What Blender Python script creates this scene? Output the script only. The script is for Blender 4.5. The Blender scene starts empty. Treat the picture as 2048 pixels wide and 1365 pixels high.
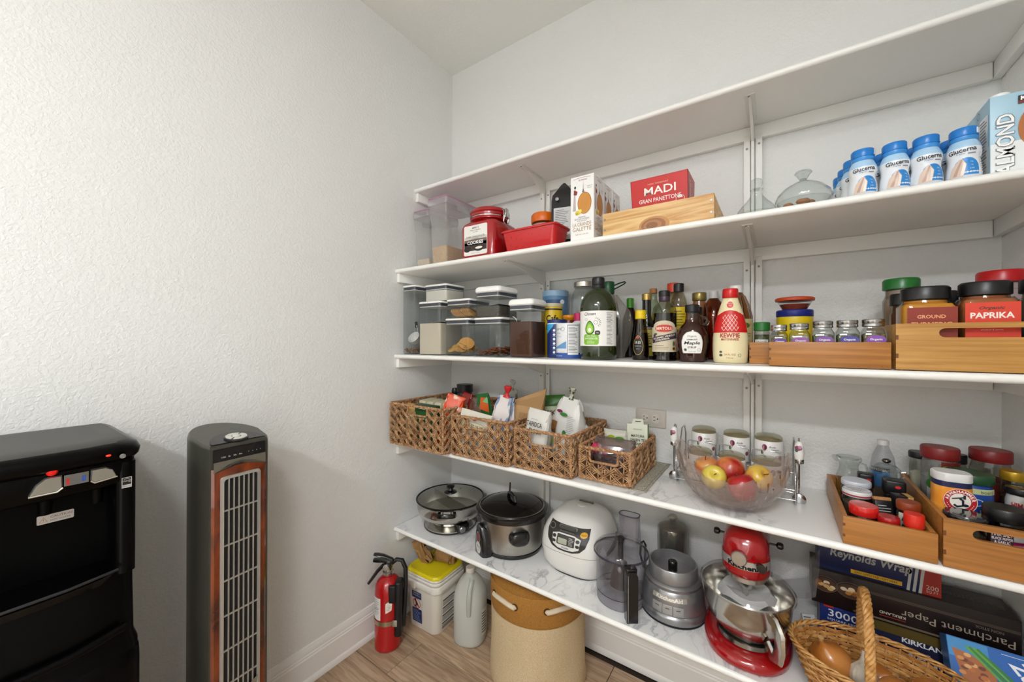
import bpy, bmesh, math, random
from mathutils import Vector, Matrix
random.seed(7)
PI = math.pi
SC = bpy.context.scene
COL = SC.collection

# ------------------------------------------------------------------ camera
YAW, PITCH, ROLL = 0.60387, 0.00221, 0.00268
CAM = Vector((1.4574, -1.532, 1.2875))
fw = Vector((-math.sin(YAW), math.cos(YAW), 0)); rt = Vector((math.cos(YAW), math.sin(YAW), 0)); up = Vector((0, 0, 1))
f2 = fw * math.cos(PITCH) + up * math.sin(PITCH); u2 = up * math.cos(PITCH) - fw * math.sin(PITCH)
r3 = rt * math.cos(ROLL) + u2 * math.sin(ROLL); u3 = u2 * math.cos(ROLL) - rt * math.sin(ROLL)
cam_data = bpy.data.cameras.new('camera'); cam = bpy.data.objects.new('camera', cam_data); COL.objects.link(cam)
cam.matrix_world = Matrix(((r3.x, u3.x, -f2.x, CAM.x), (r3.y, u3.y, -f2.y, CAM.y), (r3.z, u3.z, -f2.z, CAM.z), (0, 0, 0, 1)))
cam_data.sensor_width = 36; cam_data.lens = 765.54 / 2048 * 36; cam_data.clip_start = 0.02
SC.camera = cam

# ------------------------------------------------------------------ world, light, exposure
world = bpy.data.worlds.new('world'); SC.world = world; world.use_nodes = True
world.node_tree.nodes['Background'].inputs[0].default_value = (1, 0.97, 0.93, 1)
world.node_tree.nodes['Background'].inputs[1].default_value = 0.3
def area_light(name, loc, size, power, color=(1, 0.95, 0.88), rot=(0, 0, 0), sy=None):
    d = bpy.data.lights.new(name, 'AREA'); d.energy = power; d.color = color
    d.shape = 'DISK' if sy is None else 'RECTANGLE'; d.size = size
    if sy: d.size_y = sy
    o = bpy.data.objects.new(name, d); COL.objects.link(o); o.location = loc; o.rotation_euler = rot
    return o
area_light('ceiling_lamp_light', (1.4, -3.3, 2.63), 0.9, 25, (0.96, 0.982, 1.0), (0, 0, 0), 0.16)
area_light('bounce_fill_light', (1.68, -2.2, 2.62), 0.34, 10, (0.96, 0.982, 1.0))  # added lamp, stands in for flash bounced off the ceiling
# fill for the lower left wall, through a doorway added behind the camera
area_light('left_wall_fill_light', (1.95, -2.45, 1.05), 0.85, 8, (1.0, 0.99, 0.97), (PI / 2, 0, PI / 2), 2.0)
SC.view_settings.view_transform = 'Standard'; SC.view_settings.look = 'None'
SC.view_settings.exposure = 0.56; SC.view_settings.gamma = 1.0; SC.view_settings.use_curve_mapping = False
cy = SC.cycles
cy.max_bounces = 10; cy.diffuse_bounces = 5; cy.glossy_bounces = 5; cy.transmission_bounces = 8; cy.transparent_max_bounces = 40
cy.caustics_reflective = False; cy.caustics_refractive = False; cy.sample_clamp_indirect = 6; cy.use_denoising = True

# ------------------------------------------------------------------ materials
def lin(c):
    if isinstance(c, str):
        c = tuple(int(c[i:i + 2], 16) for i in (0, 2, 4))
    return tuple((x / 255 / 12.92 if x / 255 <= 0.04045 else ((x / 255 + 0.055) / 1.055) ** 2.4) for x in c[:3]) + (1,)
MATS = {}
def newmat(name):
    m = bpy.data.materials.new(name); m.use_nodes = True
    nt = m.node_tree; b = nt.nodes['Principled BSDF']
    return m, nt, b
def mat(col, rough=0.5, metal=0.0, coat=0.0, emit=None, es=0.0, spec=0.5, bump=0, bscale=200, vary=0, vscale=40):
    key = (col, rough, metal, coat, emit, es, spec, bump, bscale, vary, vscale)
    if key in MATS: return MATS[key]
    m, nt, b = newmat('m_%s_%d' % (col, len(MATS)))
    b.inputs['Base Color'].default_value = lin(col); b.inputs['Roughness'].default_value = rough
    b.inputs['Metallic'].default_value = metal; b.inputs['Coat Weight'].default_value = coat
    b.inputs['Specular IOR Level'].default_value = spec
    if emit:
        b.inputs['Emission Color'].default_value = lin(emit); b.inputs['Emission Strength'].default_value = es
    if bump or vary:
        tc = nt.nodes.new('ShaderNodeTexCoord')
    if bump:
        n = nt.nodes.new('ShaderNodeTexNoise'); n.inputs['Scale'].default_value = bscale; n.inputs['Detail'].default_value = 3
        bp = nt.nodes.new('ShaderNodeBump'); bp.inputs['Strength'].default_value = bump; bp.inputs['Distance'].default_value = 0.002
        nt.links.new(tc.outputs['Object'], n.inputs['Vector']); nt.links.new(n.outputs['Fac'], bp.inputs['Height']); nt.links.new(bp.outputs['Normal'], b.inputs['Normal'])
    if vary:
        n = nt.nodes.new('ShaderNodeTexNoise'); n.inputs['Scale'].default_value = vscale; n.inputs['Detail'].default_value = 4
        mx = nt.nodes.new('ShaderNodeMix'); mx.data_type = 'RGBA'
        c = lin(col); mx.inputs[6].default_value = tuple(x * (1 - vary) for x in c[:3]) + (1,); mx.inputs[7].default_value = tuple(min(1, x * (1 + vary)) for x in c[:3]) + (1,)
        rp = nt.nodes.new('ShaderNodeMapRange'); rp.inputs[1].default_value = 0.35; rp.inputs[2].default_value = 0.65
        nt.links.new(tc.outputs['Object'], n.inputs['Vector']); nt.links.new(n.outputs['Fac'], rp.inputs[0]); nt.links.new(rp.outputs[0], mx.inputs[0]); nt.links.new(mx.outputs[2], b.inputs['Base Color'])
    MATS[key] = m
    return m
def two_tone(name, c1, c2, scale, lo=0.4, hi=0.6, stretch=(1, 1, 1), rough=0.5, metal=0, bump=0, detail=4, dist=0, rand=0, coat=0, kind='noise'):
    """procedural colour mix of two colours by (stretched) noise"""
    if name in MATS: return MATS[name]
    m, nt, b = newmat(name)
    tc = nt.nodes.new('ShaderNodeTexCoord'); mp = nt.nodes.new('ShaderNodeMapping'); mp.inputs['Scale'].default_value = stretch
    nt.links.new(tc.outputs['Object'], mp.inputs['Vector'])
    if rand:
        oi = nt.nodes.new('ShaderNodeObjectInfo'); mu = nt.nodes.new('ShaderNodeMath'); mu.operation = 'MULTIPLY'; mu.inputs[1].default_value = 37.0
        nt.links.new(oi.outputs['Random'], mu.inputs[0]); cx = nt.nodes.new('ShaderNodeCombineXYZ')
        for k in range(3): nt.links.new(mu.outputs[0], cx.inputs[k])
        nt.links.new(cx.outputs[0], mp.inputs['Location'])
    if kind == 'noise':
        n = nt.nodes.new('ShaderNodeTexNoise'); n.inputs['Scale'].default_value = scale; n.inputs['Detail'].default_value = detail; n.inputs['Distortion'].default_value = dist
        out = n.outputs['Fac']
    else:
        n = nt.nodes.new('ShaderNodeTexVoronoi'); n.inputs['Scale'].default_value = scale; out = n.outputs['Distance']
    nt.links.new(mp.outputs[0], n.inputs['Vector'])
    rp = nt.nodes.new('ShaderNodeMapRange'); rp.inputs[1].default_value = lo; rp.inputs[2].default_value = hi
    nt.links.new(out, rp.inputs[0])
    mx = nt.nodes.new('ShaderNodeMix'); mx.data_type = 'RGBA'; mx.inputs[6].default_value = lin(c1); mx.inputs[7].default_value = lin(c2)
    nt.links.new(rp.outputs[0], mx.inputs[0])
    col = mx.outputs[2]
    if rand:
        hv = nt.nodes.new('ShaderNodeHueSaturation'); mr = nt.nodes.new('ShaderNodeMapRange'); mr.inputs[3].default_value = 1 - rand; mr.inputs[4].default_value = 1 + rand
        nt.links.new(oi.outputs['Random'], mr.inputs[0]); nt.links.new(mr.outputs[0], hv.inputs['Value']); nt.links.new(col, hv.inputs['Color']); col = hv.outputs[0]
    nt.links.new(col, b.inputs['Base Color'])
    b.inputs['Roughness'].default_value = rough; b.inputs['Metallic'].default_value = metal; b.inputs['Coat Weight'].default_value = coat
    if bump:
        bp = nt.nodes.new('ShaderNodeBump'); bp.inputs['Strength'].default_value = bump; bp.inputs['Distance'].default_value = 0.002
        nt.links.new(out, bp.inputs['Height']); nt.links.new(bp.outputs['Normal'], b.inputs['Normal'])
    MATS[name] = m
    return m
def clear(tint='ffffff', rough=0.03, refl=1.0, haze=0.0, hazecol='ffffff', ior=1.45):
    """clear plastic or glass wall: see-through with a Fresnel gloss, optionally milky"""
    key = ('clear', tint, rough, refl, haze, hazecol, ior)
    if key in MATS: return MATS[key]
    m = bpy.data.materials.new('clear_%s_%d' % (tint, len(MATS))); m.use_nodes = True; nt = m.node_tree
    for n in list(nt.nodes): nt.nodes.remove(n)
    out = nt.nodes.new('ShaderNodeOutputMaterial'); tr = nt.nodes.new('ShaderNodeBsdfTransparent'); tr.inputs[0].default_value = lin(tint)
    gl = nt.nodes.new('ShaderNodeBsdfGlossy'); gl.inputs['Roughness'].default_value = rough
    lw = nt.nodes.new('ShaderNodeLayerWeight'); lw.inputs[0].default_value = 0.5      # Schlick Fresnel, the same from both sides of the wall
    pw = nt.nodes.new('ShaderNodeMath'); pw.operation = 'POWER'; pw.inputs[1].default_value = 4.5; nt.links.new(lw.outputs['Facing'], pw.inputs[0])
    mu = nt.nodes.new('ShaderNodeMath'); mu.operation = 'MULTIPLY_ADD'; mu.inputs[1].default_value = min(0.9 * refl, 0.95); mu.inputs[2].default_value = 0.045 * refl; mu.use_clamp = True
    nt.links.new(pw.outputs[0], mu.inputs[0])
    tm = nt.nodes.new('ShaderNodeMix'); tm.data_type = 'RGBA'; c0 = lin(tint); tm.inputs[6].default_value = c0; tm.inputs[7].default_value = tuple(x ** 2 * 0.6 for x in c0[:3]) + (1,)   # longer path through the wall at its edges
    p3 = nt.nodes.new('ShaderNodeMath'); p3.operation = 'POWER'; p3.inputs[1].default_value = 5.0; nt.links.new(lw.outputs['Facing'], p3.inputs[0]); nt.links.new(p3.outputs[0], tm.inputs[0]); nt.links.new(tm.outputs[2], tr.inputs[0])
    base = tr.outputs[0]
    if haze:
        df = nt.nodes.new('ShaderNodeBsdfDiffuse'); df.inputs[0].default_value = lin(hazecol)
        tl = nt.nodes.new('ShaderNodeBsdfTranslucent'); tl.inputs[0].default_value = lin(hazecol)
        a = nt.nodes.new('ShaderNodeMixShader'); a.inputs[0].default_value = 0.4
        nt.links.new(df.outputs[0], a.inputs[1]); nt.links.new(tl.outputs[0], a.inputs[2])
        h = nt.nodes.new('ShaderNodeMixShader'); h.inputs[0].default_value = haze
        nt.links.new(base, h.inputs[1]); nt.links.new(a.outputs[0], h.inputs[2]); base = h.outputs[0]
    mx = nt.nodes.new('ShaderNodeMixShader'); nt.links.new(mu.outputs[0], mx.inputs[0]); nt.links.new(base, mx.inputs[1]); nt.links.new(gl.outputs[0], mx.inputs[2])
    nt.links.new(mx.outputs[0], out.inputs[0])
    MATS[key] = m
    return m

# ------------------------------------------------------------------ geometry
def rr(w, d, r, n=4, cx=0, cy=0):
    """rounded rectangle outline, counter-clockwise"""
    r = max(min(r, w / 2 - 1e-5, d / 2 - 1e-5), 1e-5); p = []
    for sx, sy, a0 in ((1, 1, 0), (-1, 1, PI / 2), (-1, -1, PI), (1, -1, 1.5 * PI)):
        for k in range(n + 1):
            a = a0 + k / n * PI / 2
            p.append((cx + sx * (w / 2 - r) + r * math.cos(a), cy + sy * (d / 2 - r) + r * math.sin(a)))
    return p
def ell(a, b, n=32, cx=0, cy=0, p=2.0):
    o = []
    for k in range(n):
        t = 2 * PI * k / n; c, s = math.cos(t), math.sin(t)
        o.append((cx + a * math.copysign(abs(c) ** (2 / p), c), cy + b * math.copysign(abs(s) ** (2 / p), s)))
    return o
class G:
    def __init__(s): s.v = []; s.f = []
    def add(s, v, f, mt=None):
        n = len(s.v)
        s.v += [tuple(mt @ Vector(p)) if mt is not None else tuple(p) for p in v]
        s.f += [tuple(i + n for i in q) for q in f]
        return s
    def loft(s, rings, c0=True, c1=True, mt=None, loop=True):
        n = len(rings[0]); v = [p for r in rings for p in r]; f = []
        for i in range(len(rings) - 1):
            for j in range(n if loop else n - 1):
                k = (j + 1) % n
                f.append((i * n + j, i * n + k, (i + 1) * n + k, (i + 1) * n + j))
        if c0: f.append(tuple(range(n - 1, -1, -1)))
        if c1: f.append(tuple(range((len(rings) - 1) * n, len(rings) * n)))
        return s.add(v, f, mt)
    def box(s, x0, y0, z0, x1, y1, z1, b=0.0, mt=None):
        if b <= 0:
            v = [(x, y, z) for z in (z0, z1) for x, y in ((x0, y0), (x1, y0), (x1, y1), (x0, y1))]
            return s.add(v, [(3, 2, 1, 0), (4, 5, 6, 7), (0, 1, 5, 4), (1, 2, 6, 5), (2, 3, 7, 6), (3, 0, 4, 7)], mt)
        return s.rbox((x0 + x1) / 2, (y0 + y1) / 2, z0, x1 - x0, y1 - y0, z1 - z0, b, b, 2, mt=mt)
    def rbox(s, cx, cy, z0, w, d, h, r, b=0.0, n=4, b1=None, mt=None, taper=0):
        """upright rounded box, corner radius r, bottom/top edge bevel b/b1; taper widens the top"""
        b1 = b if b1 is None else b1; sec = []
        def ring(z, ins, t): return [(x, y, z) for x, y in rr(w - 2 * ins + t, d - 2 * ins + t, max(r - ins, 1e-4), n, cx, cy)]
        K = 3
        if b > 0:
            for k in range(K): a = k / K * PI / 2; sec.append((z0 + b * (1 - math.cos(PI / 2 - (PI / 2 - a))) if 0 else z0 + b * (1 - math.cos(a)), b * (1 - math.sin(a))))
            sec.append((z0 + b, 0))
        else: sec.append((z0, 0))
        if b1 > 0:
            sec.append((z0 + h - b1, 0))
            for k in range(1, K + 1): a = k / K * PI / 2; sec.append((z0 + h - b1 * (1 - math.sin(a)), b1 * (1 - math.cos(a))))
        else: sec.append((z0 + h, 0))
        return s.loft([ring(z, i, taper * (z - z0) / h) for z, i in sec], mt=mt)
    def lathe(s, prof, n=32, cx=0, cy=0, sx=1, sy=1, c0=True, c1=True, mt=None, p=2.0):
        return s.loft([[(x, y, z) for x, y in ell(max(r, 1e-5) * sx, max(r, 1e-5) * sy, n, cx, cy, p)] for r, z in prof], c0, c1, mt)
    def tube(s, pts, r, n=8, closed=False, cap=True, flat=1.0, mt=None):
        pts = [Vector(p) for p in pts]; m = len(pts); rs = r if isinstance(r, (list, tuple)) else [r] * m
        rings = []; prev = None
        for i, p in enumerate(pts):
            if closed: t = pts[(i + 1) % m] - pts[i - 1]
            else: t = pts[min(i + 1, m - 1)] - pts[max(i - 1, 0)]
            if t.length < 1e-9: t = Vector((0, 0, 1))
            t.normalize()
            if prev is None:
                a = Vector((0, 0, 1)) if abs(t.z) < 0.9 else Vector((1, 0, 0)); u = t.cross(a).normalized()
            else:
                u = prev - t * prev.dot(t)
                u = u.normalized() if u.length > 1e-6 else t.orthogonal().normalized()
            prev = u; w = t.cross(u)
            rings.append([tuple(p + u * (math.cos(2 * PI * k / n) * rs[i]) + w * (math.sin(2 * PI * k / n) * rs[i] * flat)) for k in range(n)])
        if closed: rings.append(rings[0]); return s.loft(rings, False, False, mt)
        return s.loft(rings, cap, cap, mt)
    def ball(s, c, rx, ry=None, rz=None, nu=16, nv=10, mt=None):
        ry = rx if ry is None else ry; rz = rx if rz is None else rz
        rings = []
        for i in range(nv + 1):
            a = -PI / 2 + PI * i / nv; k = max(math.cos(a), 1e-4)
            rings.append([(c[0] + rx * k * math.cos(2 * PI * j / nu), c[1] + ry * k * math.sin(2 * PI * j / nu), c[2] + rz * math.sin(a)) for j in range(nu)])
        return s.loft(rings, True, True, mt)
    def prism(s, poly, h, mt=None):
        """poly in xy extruded along z by h"""
        return s.loft([[(x, y, 0) for x, y in poly], [(x, y, h) for x, y in poly]], mt=mt)
    def xf(s, mt): s.v = [tuple(mt @ Vector(p)) for p in s.v]; return s
    def warp(s, fn): s.v = [tuple(fn(*p)) for p in s.v]; return s
def T3(x=0, y=0, z=0): return Matrix.Translation((x, y, z))
def R3(a, ax): return Matrix.Rotation(a, 4, ax)
def basis(o, x, y, z):
    x, y, z = Vector(x).normalized(), Vector(y).normalized(), Vector(z).normalized()
    return Matrix(((x.x, y.x, z.x, o[0]), (x.y, y.y, z.y, o[1]), (x.z, y.z, z.z, o[2]), (0, 0, 0, 1)))
def obj(name, g, m, parent=None, smooth=38, loc=None, rz=None):
    me = bpy.data.meshes.new(name); me.from_pydata(g.v, [], g.f)
    bm = bmesh.new(); bm.from_mesh(me); bmesh.ops.recalc_face_normals(bm, faces=bm.faces); bm.to_mesh(me); bm.free()
    if smooth:
        me.polygons.foreach_set('use_smooth', [True] * len(me.polygons))
        if smooth < 180: me.set_sharp_from_angle(angle=math.radians(smooth))
    if m is not None: me.materials.append(m)
    o = bpy.data.objects.new(name, me); COL.objects.link(o)
    if parent is not None: o.parent = parent
    if loc is not None: o.location = loc
    if rz is not None: o.rotation_euler[2] = rz
    return o
def tag(o, label, cat, group=None):
    o['label'] = label; o['category'] = cat
    if group: o['group'] = group
    return o
def thing(name, label, cat, loc=(0, 0, 0), rz=0.0, group=None):
    o = bpy.data.objects.new(name, None); COL.objects.link(o); o.empty_display_size = 0.02
    o.location = loc; o.rotation_euler = (0, 0, rz)
    return tag(o, label, cat, group)
def struct(o): o['kind'] = 'structure'; return o
def stuff(o): o['kind'] = 'stuff'; return o
def dup(root, loc, rz=None, label=None):
    r = root.copy(); COL.objects.link(r); r.location = loc
    if rz is not None: r.rotation_euler[2] = rz
    if label: r['label'] = label
    for ch in list(root.children):
        c = ch.copy(); COL.objects.link(c); c.parent = r
        for gch in list(ch.children):
            d = gch.copy(); COL.objects.link(d); d.parent = c
    return r

# ------------------------------------------------------------------ flat print on surfaces
def Pl(o, u, v):
    o, u, v = Vector(o), Vector(u).normalized(), Vector(v).normalized(); n = u.cross(v)
    return lambda a, b, off=0.0: o + u * a + v * b + n * off
def front(d, x=0, z=0): return Pl((x, -d / 2, z), (1, 0, 0), (0, 0, 1))
def right(w, y=0, z=0): return Pl((w / 2, y, z), (0, 1, 0), (0, 0, 1))
def top(h): return Pl((0, 0, h), (1, 0, 0), (0, 1, 0))
def Cy(r, a0=-PI / 2, sx=1, sy=1, R=None):
    rf = r if callable(r) else (lambda z: r); R = R or (r if not callable(r) else None)
    def f(u, v, off=0.0):
        q = rf(v) + off; a = a0 + u / (R or q)
        return Vector((q * math.cos(a) * sx, q * math.sin(a) * sy, v))
    return f
def prof_fn(prof):
    def f(z):
        if z <= prof[0][1]: return prof[0][0]
        for (r0, z0), (r1, z1) in zip(prof, prof[1:]):
            if z0 <= z <= z1 and z1 > z0: return r0 + (r1 - r0) * (z - z0) / (z1 - z0)
        return prof[-1][0]
    return f
TXT = {}
def text_geo(s, bold=0.0, shear=0.0, spacing=1.0):
    key = (s, bold, shear, spacing)
    if key in TXT: return TXT[key]
    cu = bpy.data.curves.new('txt', 'FONT'); cu.body = s; cu.size = 1.0; cu.align_x = 'CENTER'; cu.align_y = 'CENTER'
    cu.resolution_u = 2; cu.offset = bold; cu.shear = shear; cu.space_character = spacing
    o = bpy.data.objects.new('txt', cu); me = bpy.data.meshes.new_from_object(o)
    v = [(p.co.x, p.co.y) for p in me.vertices]; f = [tuple(q.vertices) for q in me.polygons]
    bpy.data.objects.remove(o); bpy.data.curves.remove(cu); bpy.data.meshes.remove(me)
    if v:
        y0, y1 = min(p[1] for p in v), max(p[1] for p in v); x0, x1 = min(p[0] for p in v), max(p[0] for p in v)
        v = [(p[0] - (x0 + x1) / 2, p[1] - (y0 + y1) / 2) for p in v]
        TXT[key] = (v, f, x1 - x0, y1 - y0)
    else: TXT[key] = ([], [], 1, 1)
    return TXT[key]
class Print:
    """ink on a surface map f(u, v, off); collects geometry, one mesh per ink colour"""
    def __init__(s, f, off=0.0006):
        s.f = f; s.off = off; s.inks = {}
        a, b, c = f(-0.02, 0.05), f(0, 0.05), f(0.02, 0.05); s.curved = ((a + c) / 2 - b).length > 1e-5
    def _rs(s, pts, step=0.005):
        if not s.curved: return pts
        o = []
        for i, p in enumerate(pts):
            q = pts[(i + 1) % len(pts)]; m = max(1, int(math.hypot(q[0] - p[0], q[1] - p[1]) / step))
            o += [(p[0] + (q[0] - p[0]) * k / m, p[1] + (q[1] - p[1]) * k / m) for k in range(m)]
        return o
    def g(s, col):
        if col not in s.inks: s.inks[col] = G()
        return s.inks[col]
    def _o(s, lift): return s.off + 0.0003 * lift
    def rect(s, col, u0, v0, u1, v1, lift=0, nu=1, nv=1, rot=0):
        if s.curved: nu = max(nu, int(abs(u1 - u0) / 0.005) + 1); nv = max(nv, int(abs(v1 - v0) / 0.02) + 1)
        c, sn = math.cos(rot), math.sin(rot); uc, vc = (u0 + u1) / 2, (v0 + v1) / 2
        v = []
        for j in range(nv + 1):
            for i in range(nu + 1):
                a, b = u0 + (u1 - u0) * i / nu - uc, v0 + (v1 - v0) * j / nv - vc
                v.append(s.f(uc + a * c - b * sn, vc + a * sn + b * c, s._o(lift)))
        fa = [(j * (nu + 1) + i, j * (nu + 1) + i + 1, (j + 1) * (nu + 1) + i + 1, (j + 1) * (nu + 1) + i) for j in range(nv) for i in range(nu)]
        s.g(col).add(v, fa); return s
    def poly(s, col, pts, lift=0, rings=1):
        pts = s._rs(pts); n = len(pts)
        if s.curved: rings = max(rings, int(max(abs(p[0] - pts[n // 2][0]) for p in pts) / 0.008) + 1)
        cu, cv = sum(p[0] for p in pts) / n, sum(p[1] for p in pts) / n
        v = [s.f(cu, cv, s._o(lift))]; fa = []
        for k in range(1, rings + 1):
            t = k / rings; v += [s.f(cu + (p[0] - cu) * t, cv + (p[1] - cv) * t, s._o(lift)) for p in pts]
        for j in range(n): fa.append((0, 1 + j, 1 + (j + 1) % n))
        for k in range(1, rings):
            a = 1 + (k - 1) * n; b = a + n
            for j in range(n): fa.append((a + j, b + j, b + (j + 1) % n, a + (j + 1) % n))
        s.g(col).add(v, fa); return s
    def oval(s, col, u, v, a, b=None, lift=0, n=24, rings=2, p=2.0): return s.poly(col, ell(a, b or a, n, u, v, p), lift, rings)
    def ring(s, col, u, v, a, b, w, lift=0, n=28):
        vs = []; fa = []
        for j in range(n):
            t = 2 * PI * j / n
            for k in (0, 1): vs.append(s.f(u + (a - w * k) * math.cos(t), v + (b - w * k) * math.sin(t), s._o(lift)))
        for j in range(n): k = (j + 1) % n; fa.append((2 * j, 2 * k, 2 * k + 1, 2 * j + 1))
        s.g(col).add(vs, fa); return s
    def text(s, col, t, u, v, h, w=None, lift=1, bold=0.0, shear=0.0, spacing=1.0, rot=0.0, maxw=None):
        """h: height of the inked letters; w: forced width"""
        vs, fa, tw, th = text_geo(t, bold, shear, spacing)
        ky = h / th; kx = (w / tw) if w else ky
        if maxw and tw * kx > maxw: kx = maxw / tw
        c, sn = math.cos(rot), math.sin(rot)
        s.g(col).add([s.f(u + x * kx * c - y * ky * sn, v + x * kx * sn + y * ky * c, s._o(lift)) for x, y in vs], fa); return s
    def line(s, col, pts, w, lift=1, closed=False):
        vs = []; m = len(pts); fa = []
        for i in range(m):
            a = pts[i - 1] if (i or closed) else pts[i]; b = pts[(i + 1) % m] if (i < m - 1 or closed) else pts[i]
            dx, dy = b[0] - a[0], b[1] - a[1]; L = math.hypot(dx, dy) or 1; nx, ny = -dy / L * w / 2, dx / L * w / 2
            vs += [s.f(pts[i][0] + nx, pts[i][1] + ny, s._o(lift)), s.f(pts[i][0] - nx, pts[i][1] - ny, s._o(lift))]
        for i in range(m if closed else m - 1):
            k = (i + 1) % m; fa.append((2 * i, 2 * i + 1, 2 * k + 1, 2 * k))
        s.g(col).add(vs, fa); return s
    def lines(s, col, u0, v0, u1, v1, n, fill=0.45, lift=1, seed=1, nu=1):
        """small print too fine to read: rows of short bars"""
        rnd = random.Random(seed); st = (v1 - v0) / n
        for k in range(n):
            y = v1 - st * (k + 0.5); s.rect(col, u0, y - st * fill / 2, u0 + (u1 - u0) * rnd.uniform(0.6, 1), y + st * fill / 2, lift, nu)
        return s
    def done(s, parent, rough=0.45, name='print', metal=0):
        o = None
        for col, g in s.inks.items():
            if g.v: o = obj(name, g, mat(col, rough, metal), parent, 180)
        return o

# ================================================================== the setting
XR, YF, HC = 1.937, -4.25, 2.74          # right wall, front wall, ceiling
TZ = {1: 2.033, 2: 1.624, 3: 1.228, 4: 0.827, 5: 0.426}      # shelf tops
def wall_mat(name, col, bs=1.0):
    m, nt, b = newmat(name); b.inputs['Base Color'].default_value = lin(col); b.inputs['Roughness'].default_value = 0.62; b.inputs['Specular IOR Level'].default_value = 0.3
    tc = nt.nodes.new('ShaderNodeTexCoord')
    n1 = nt.nodes.new('ShaderNodeTexNoise'); n1.inputs['Scale'].default_value = 105; n1.inputs['Detail'].default_value = 5; n1.inputs['Roughness'].default_value = 0.55; n1.inputs['Distortion'].default_value = 0.6
    mr = nt.nodes.new('ShaderNodeMapRange'); mr.inputs[1].default_value = 0.4; mr.inputs[2].default_value = 0.62
    n2 = nt.nodes.new('ShaderNodeTexNoise'); n2.inputs['Scale'].default_value = 190; n2.inputs['Detail'].default_value = 2
    ad = nt.nodes.new('ShaderNodeMath'); ad.operation = 'MULTIPLY_ADD'; ad.inputs[1].default_value = 0.35
    bp = nt.nodes.new('ShaderNodeBump'); bp.inputs['Strength'].default_value = 0.3 * bs; bp.inputs['Distance'].default_value = 0.0035
    L = nt.links
    L.new(tc.outputs['Object'], n1.inputs['Vector']); L.new(tc.outputs['Object'], n2.inputs['Vector']); L.new(n1.outputs['Fac'], mr.inputs[0])
    L.new(n2.outputs['Fac'], ad.inputs[0]); L.new(mr.outputs[0], ad.inputs[2]); L.new(ad.outputs[0], bp.inputs['Height']); L.new(bp.outputs['Normal'], b.inputs['Normal'])
    return m
WALL = wall_mat('wall_paint', 'e6e6e3'); CEIL = wall_mat('ceiling_paint', 'f0f0ec', 0.8)
TRIM = mat('eceae6', 0.32, spec=0.45)
def slab(name, *a, m=None): return struct(obj(name, G().box(*a), m, smooth=0))
slab('wall_left', -0.12, YF, -0.05, 0, 0.12, HC, m=WALL)
slab('wall_back', 0, 0, -0.05, XR, 0.12, HC, m=WALL)
# right wall; unseen doorway added behind the camera for the left wall fill
struct(obj('wall_right', G().box(XR, -1.95, -0.05, XR + 0.12, 0.12, HC).box(XR, YF, -0.05, XR + 0.12, -2.95, HC).box(XR, -2.95, 2.1, XR + 0.12, -1.95, HC), WALL, smooth=0))
slab('wall_front', 0, YF - 0.12, -0.05, XR, YF, HC, m=WALL)
slab('ceiling', -0.12, YF - 0.12, HC, XR + 0.12, 0.12, HC + 0.1, m=CEIL)
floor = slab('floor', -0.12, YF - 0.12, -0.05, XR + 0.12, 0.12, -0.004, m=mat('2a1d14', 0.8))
# planks: rows run along x, each row 0.18 wide
OAK = two_tone('oak_plank', '8f735a', 'bda387', 9, 0.32, 0.66, (0.55, 7, 7), rough=0.42, bump=0.15, detail=6, dist=1.2, rand=0.07)
PLM = {}
def plank(x0, x1, y0, y1):
    L, W = round(x1 - x0, 3), round(y1 - y0, 3)
    if (L, W) not in PLM:
        g = G().rbox(L / 2, W / 2, -0.004, L - 0.0026, W - 0.0026, 0.004, 0.0004, 0, 1, 0.0012); PLM[(L, W)] = obj('plank', g, OAK, floor, 30).data
        o = [c for c in floor.children][-1]
    else:
        o = bpy.data.objects.new('plank', PLM[(L, W)]); COL.objects.link(o); o.parent = floor
    o.location = (x0, y0, 0)
edges = [-0.045, -0.224]  # rows start off the wall; bare dark slab stands in for contact shadow
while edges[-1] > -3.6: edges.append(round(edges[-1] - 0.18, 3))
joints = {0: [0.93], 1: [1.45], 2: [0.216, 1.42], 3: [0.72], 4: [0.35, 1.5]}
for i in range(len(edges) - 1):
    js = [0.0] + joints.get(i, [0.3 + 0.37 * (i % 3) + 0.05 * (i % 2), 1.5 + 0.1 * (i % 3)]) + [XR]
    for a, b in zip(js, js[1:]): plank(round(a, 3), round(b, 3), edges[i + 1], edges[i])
# knots on the nearest planks
# baseboards with a stepped cap
def baseboard(name, a, b, nrm):
    """profile swept from a to b; nrm points into the room"""
    prof = [(0, 0), (0.02, 0), (0.02, 0.012), (0.016, 0.022), (0.014, 0.024), (0.014, 0.096), (0.0115, 0.1), (0.0115, 0.106), (0.009, 0.109), (0.009, 0.121), (0.006, 0.128), (0.004, 0.136), (0, 0.138)]
    g = G().loft([[(p[0] + nrm[0] * t, p[1] + nrm[1] * t, z) for t, z in prof] for p in (a, b)])
    return struct(obj(name, g, TRIM, smooth=25))
baseboard('baseboard_left', (0, YF), (0, 0), (1, 0)); baseboard('baseboard_back', (0, 0), (XR, 0), (0, -1)); baseboard('baseboard_right', (XR, 0), (XR, -1.95), (-1, 0))
# ceiling lamp fixture around the lamp light
lamp = thing('ceiling_lamp', 'long white wraparound ceiling lamp behind the camera', 'ceiling lamp', (1.4, -3.3, HC))
obj('lamp_base', G().rbox(0, 0, -0.03, 0.94, 0.22, 0.03, 0.01, 0.002, 3), mat('f2f0ec', 0.4), lamp)
obj('lamp_diffuser', G().rbox(0, 0, -0.095, 0.9, 0.18, 0.065, 0.03, 0.02, 4), mat('ffffff', 0.5, emit='f4f8ff', es=16), lamp)

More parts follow.
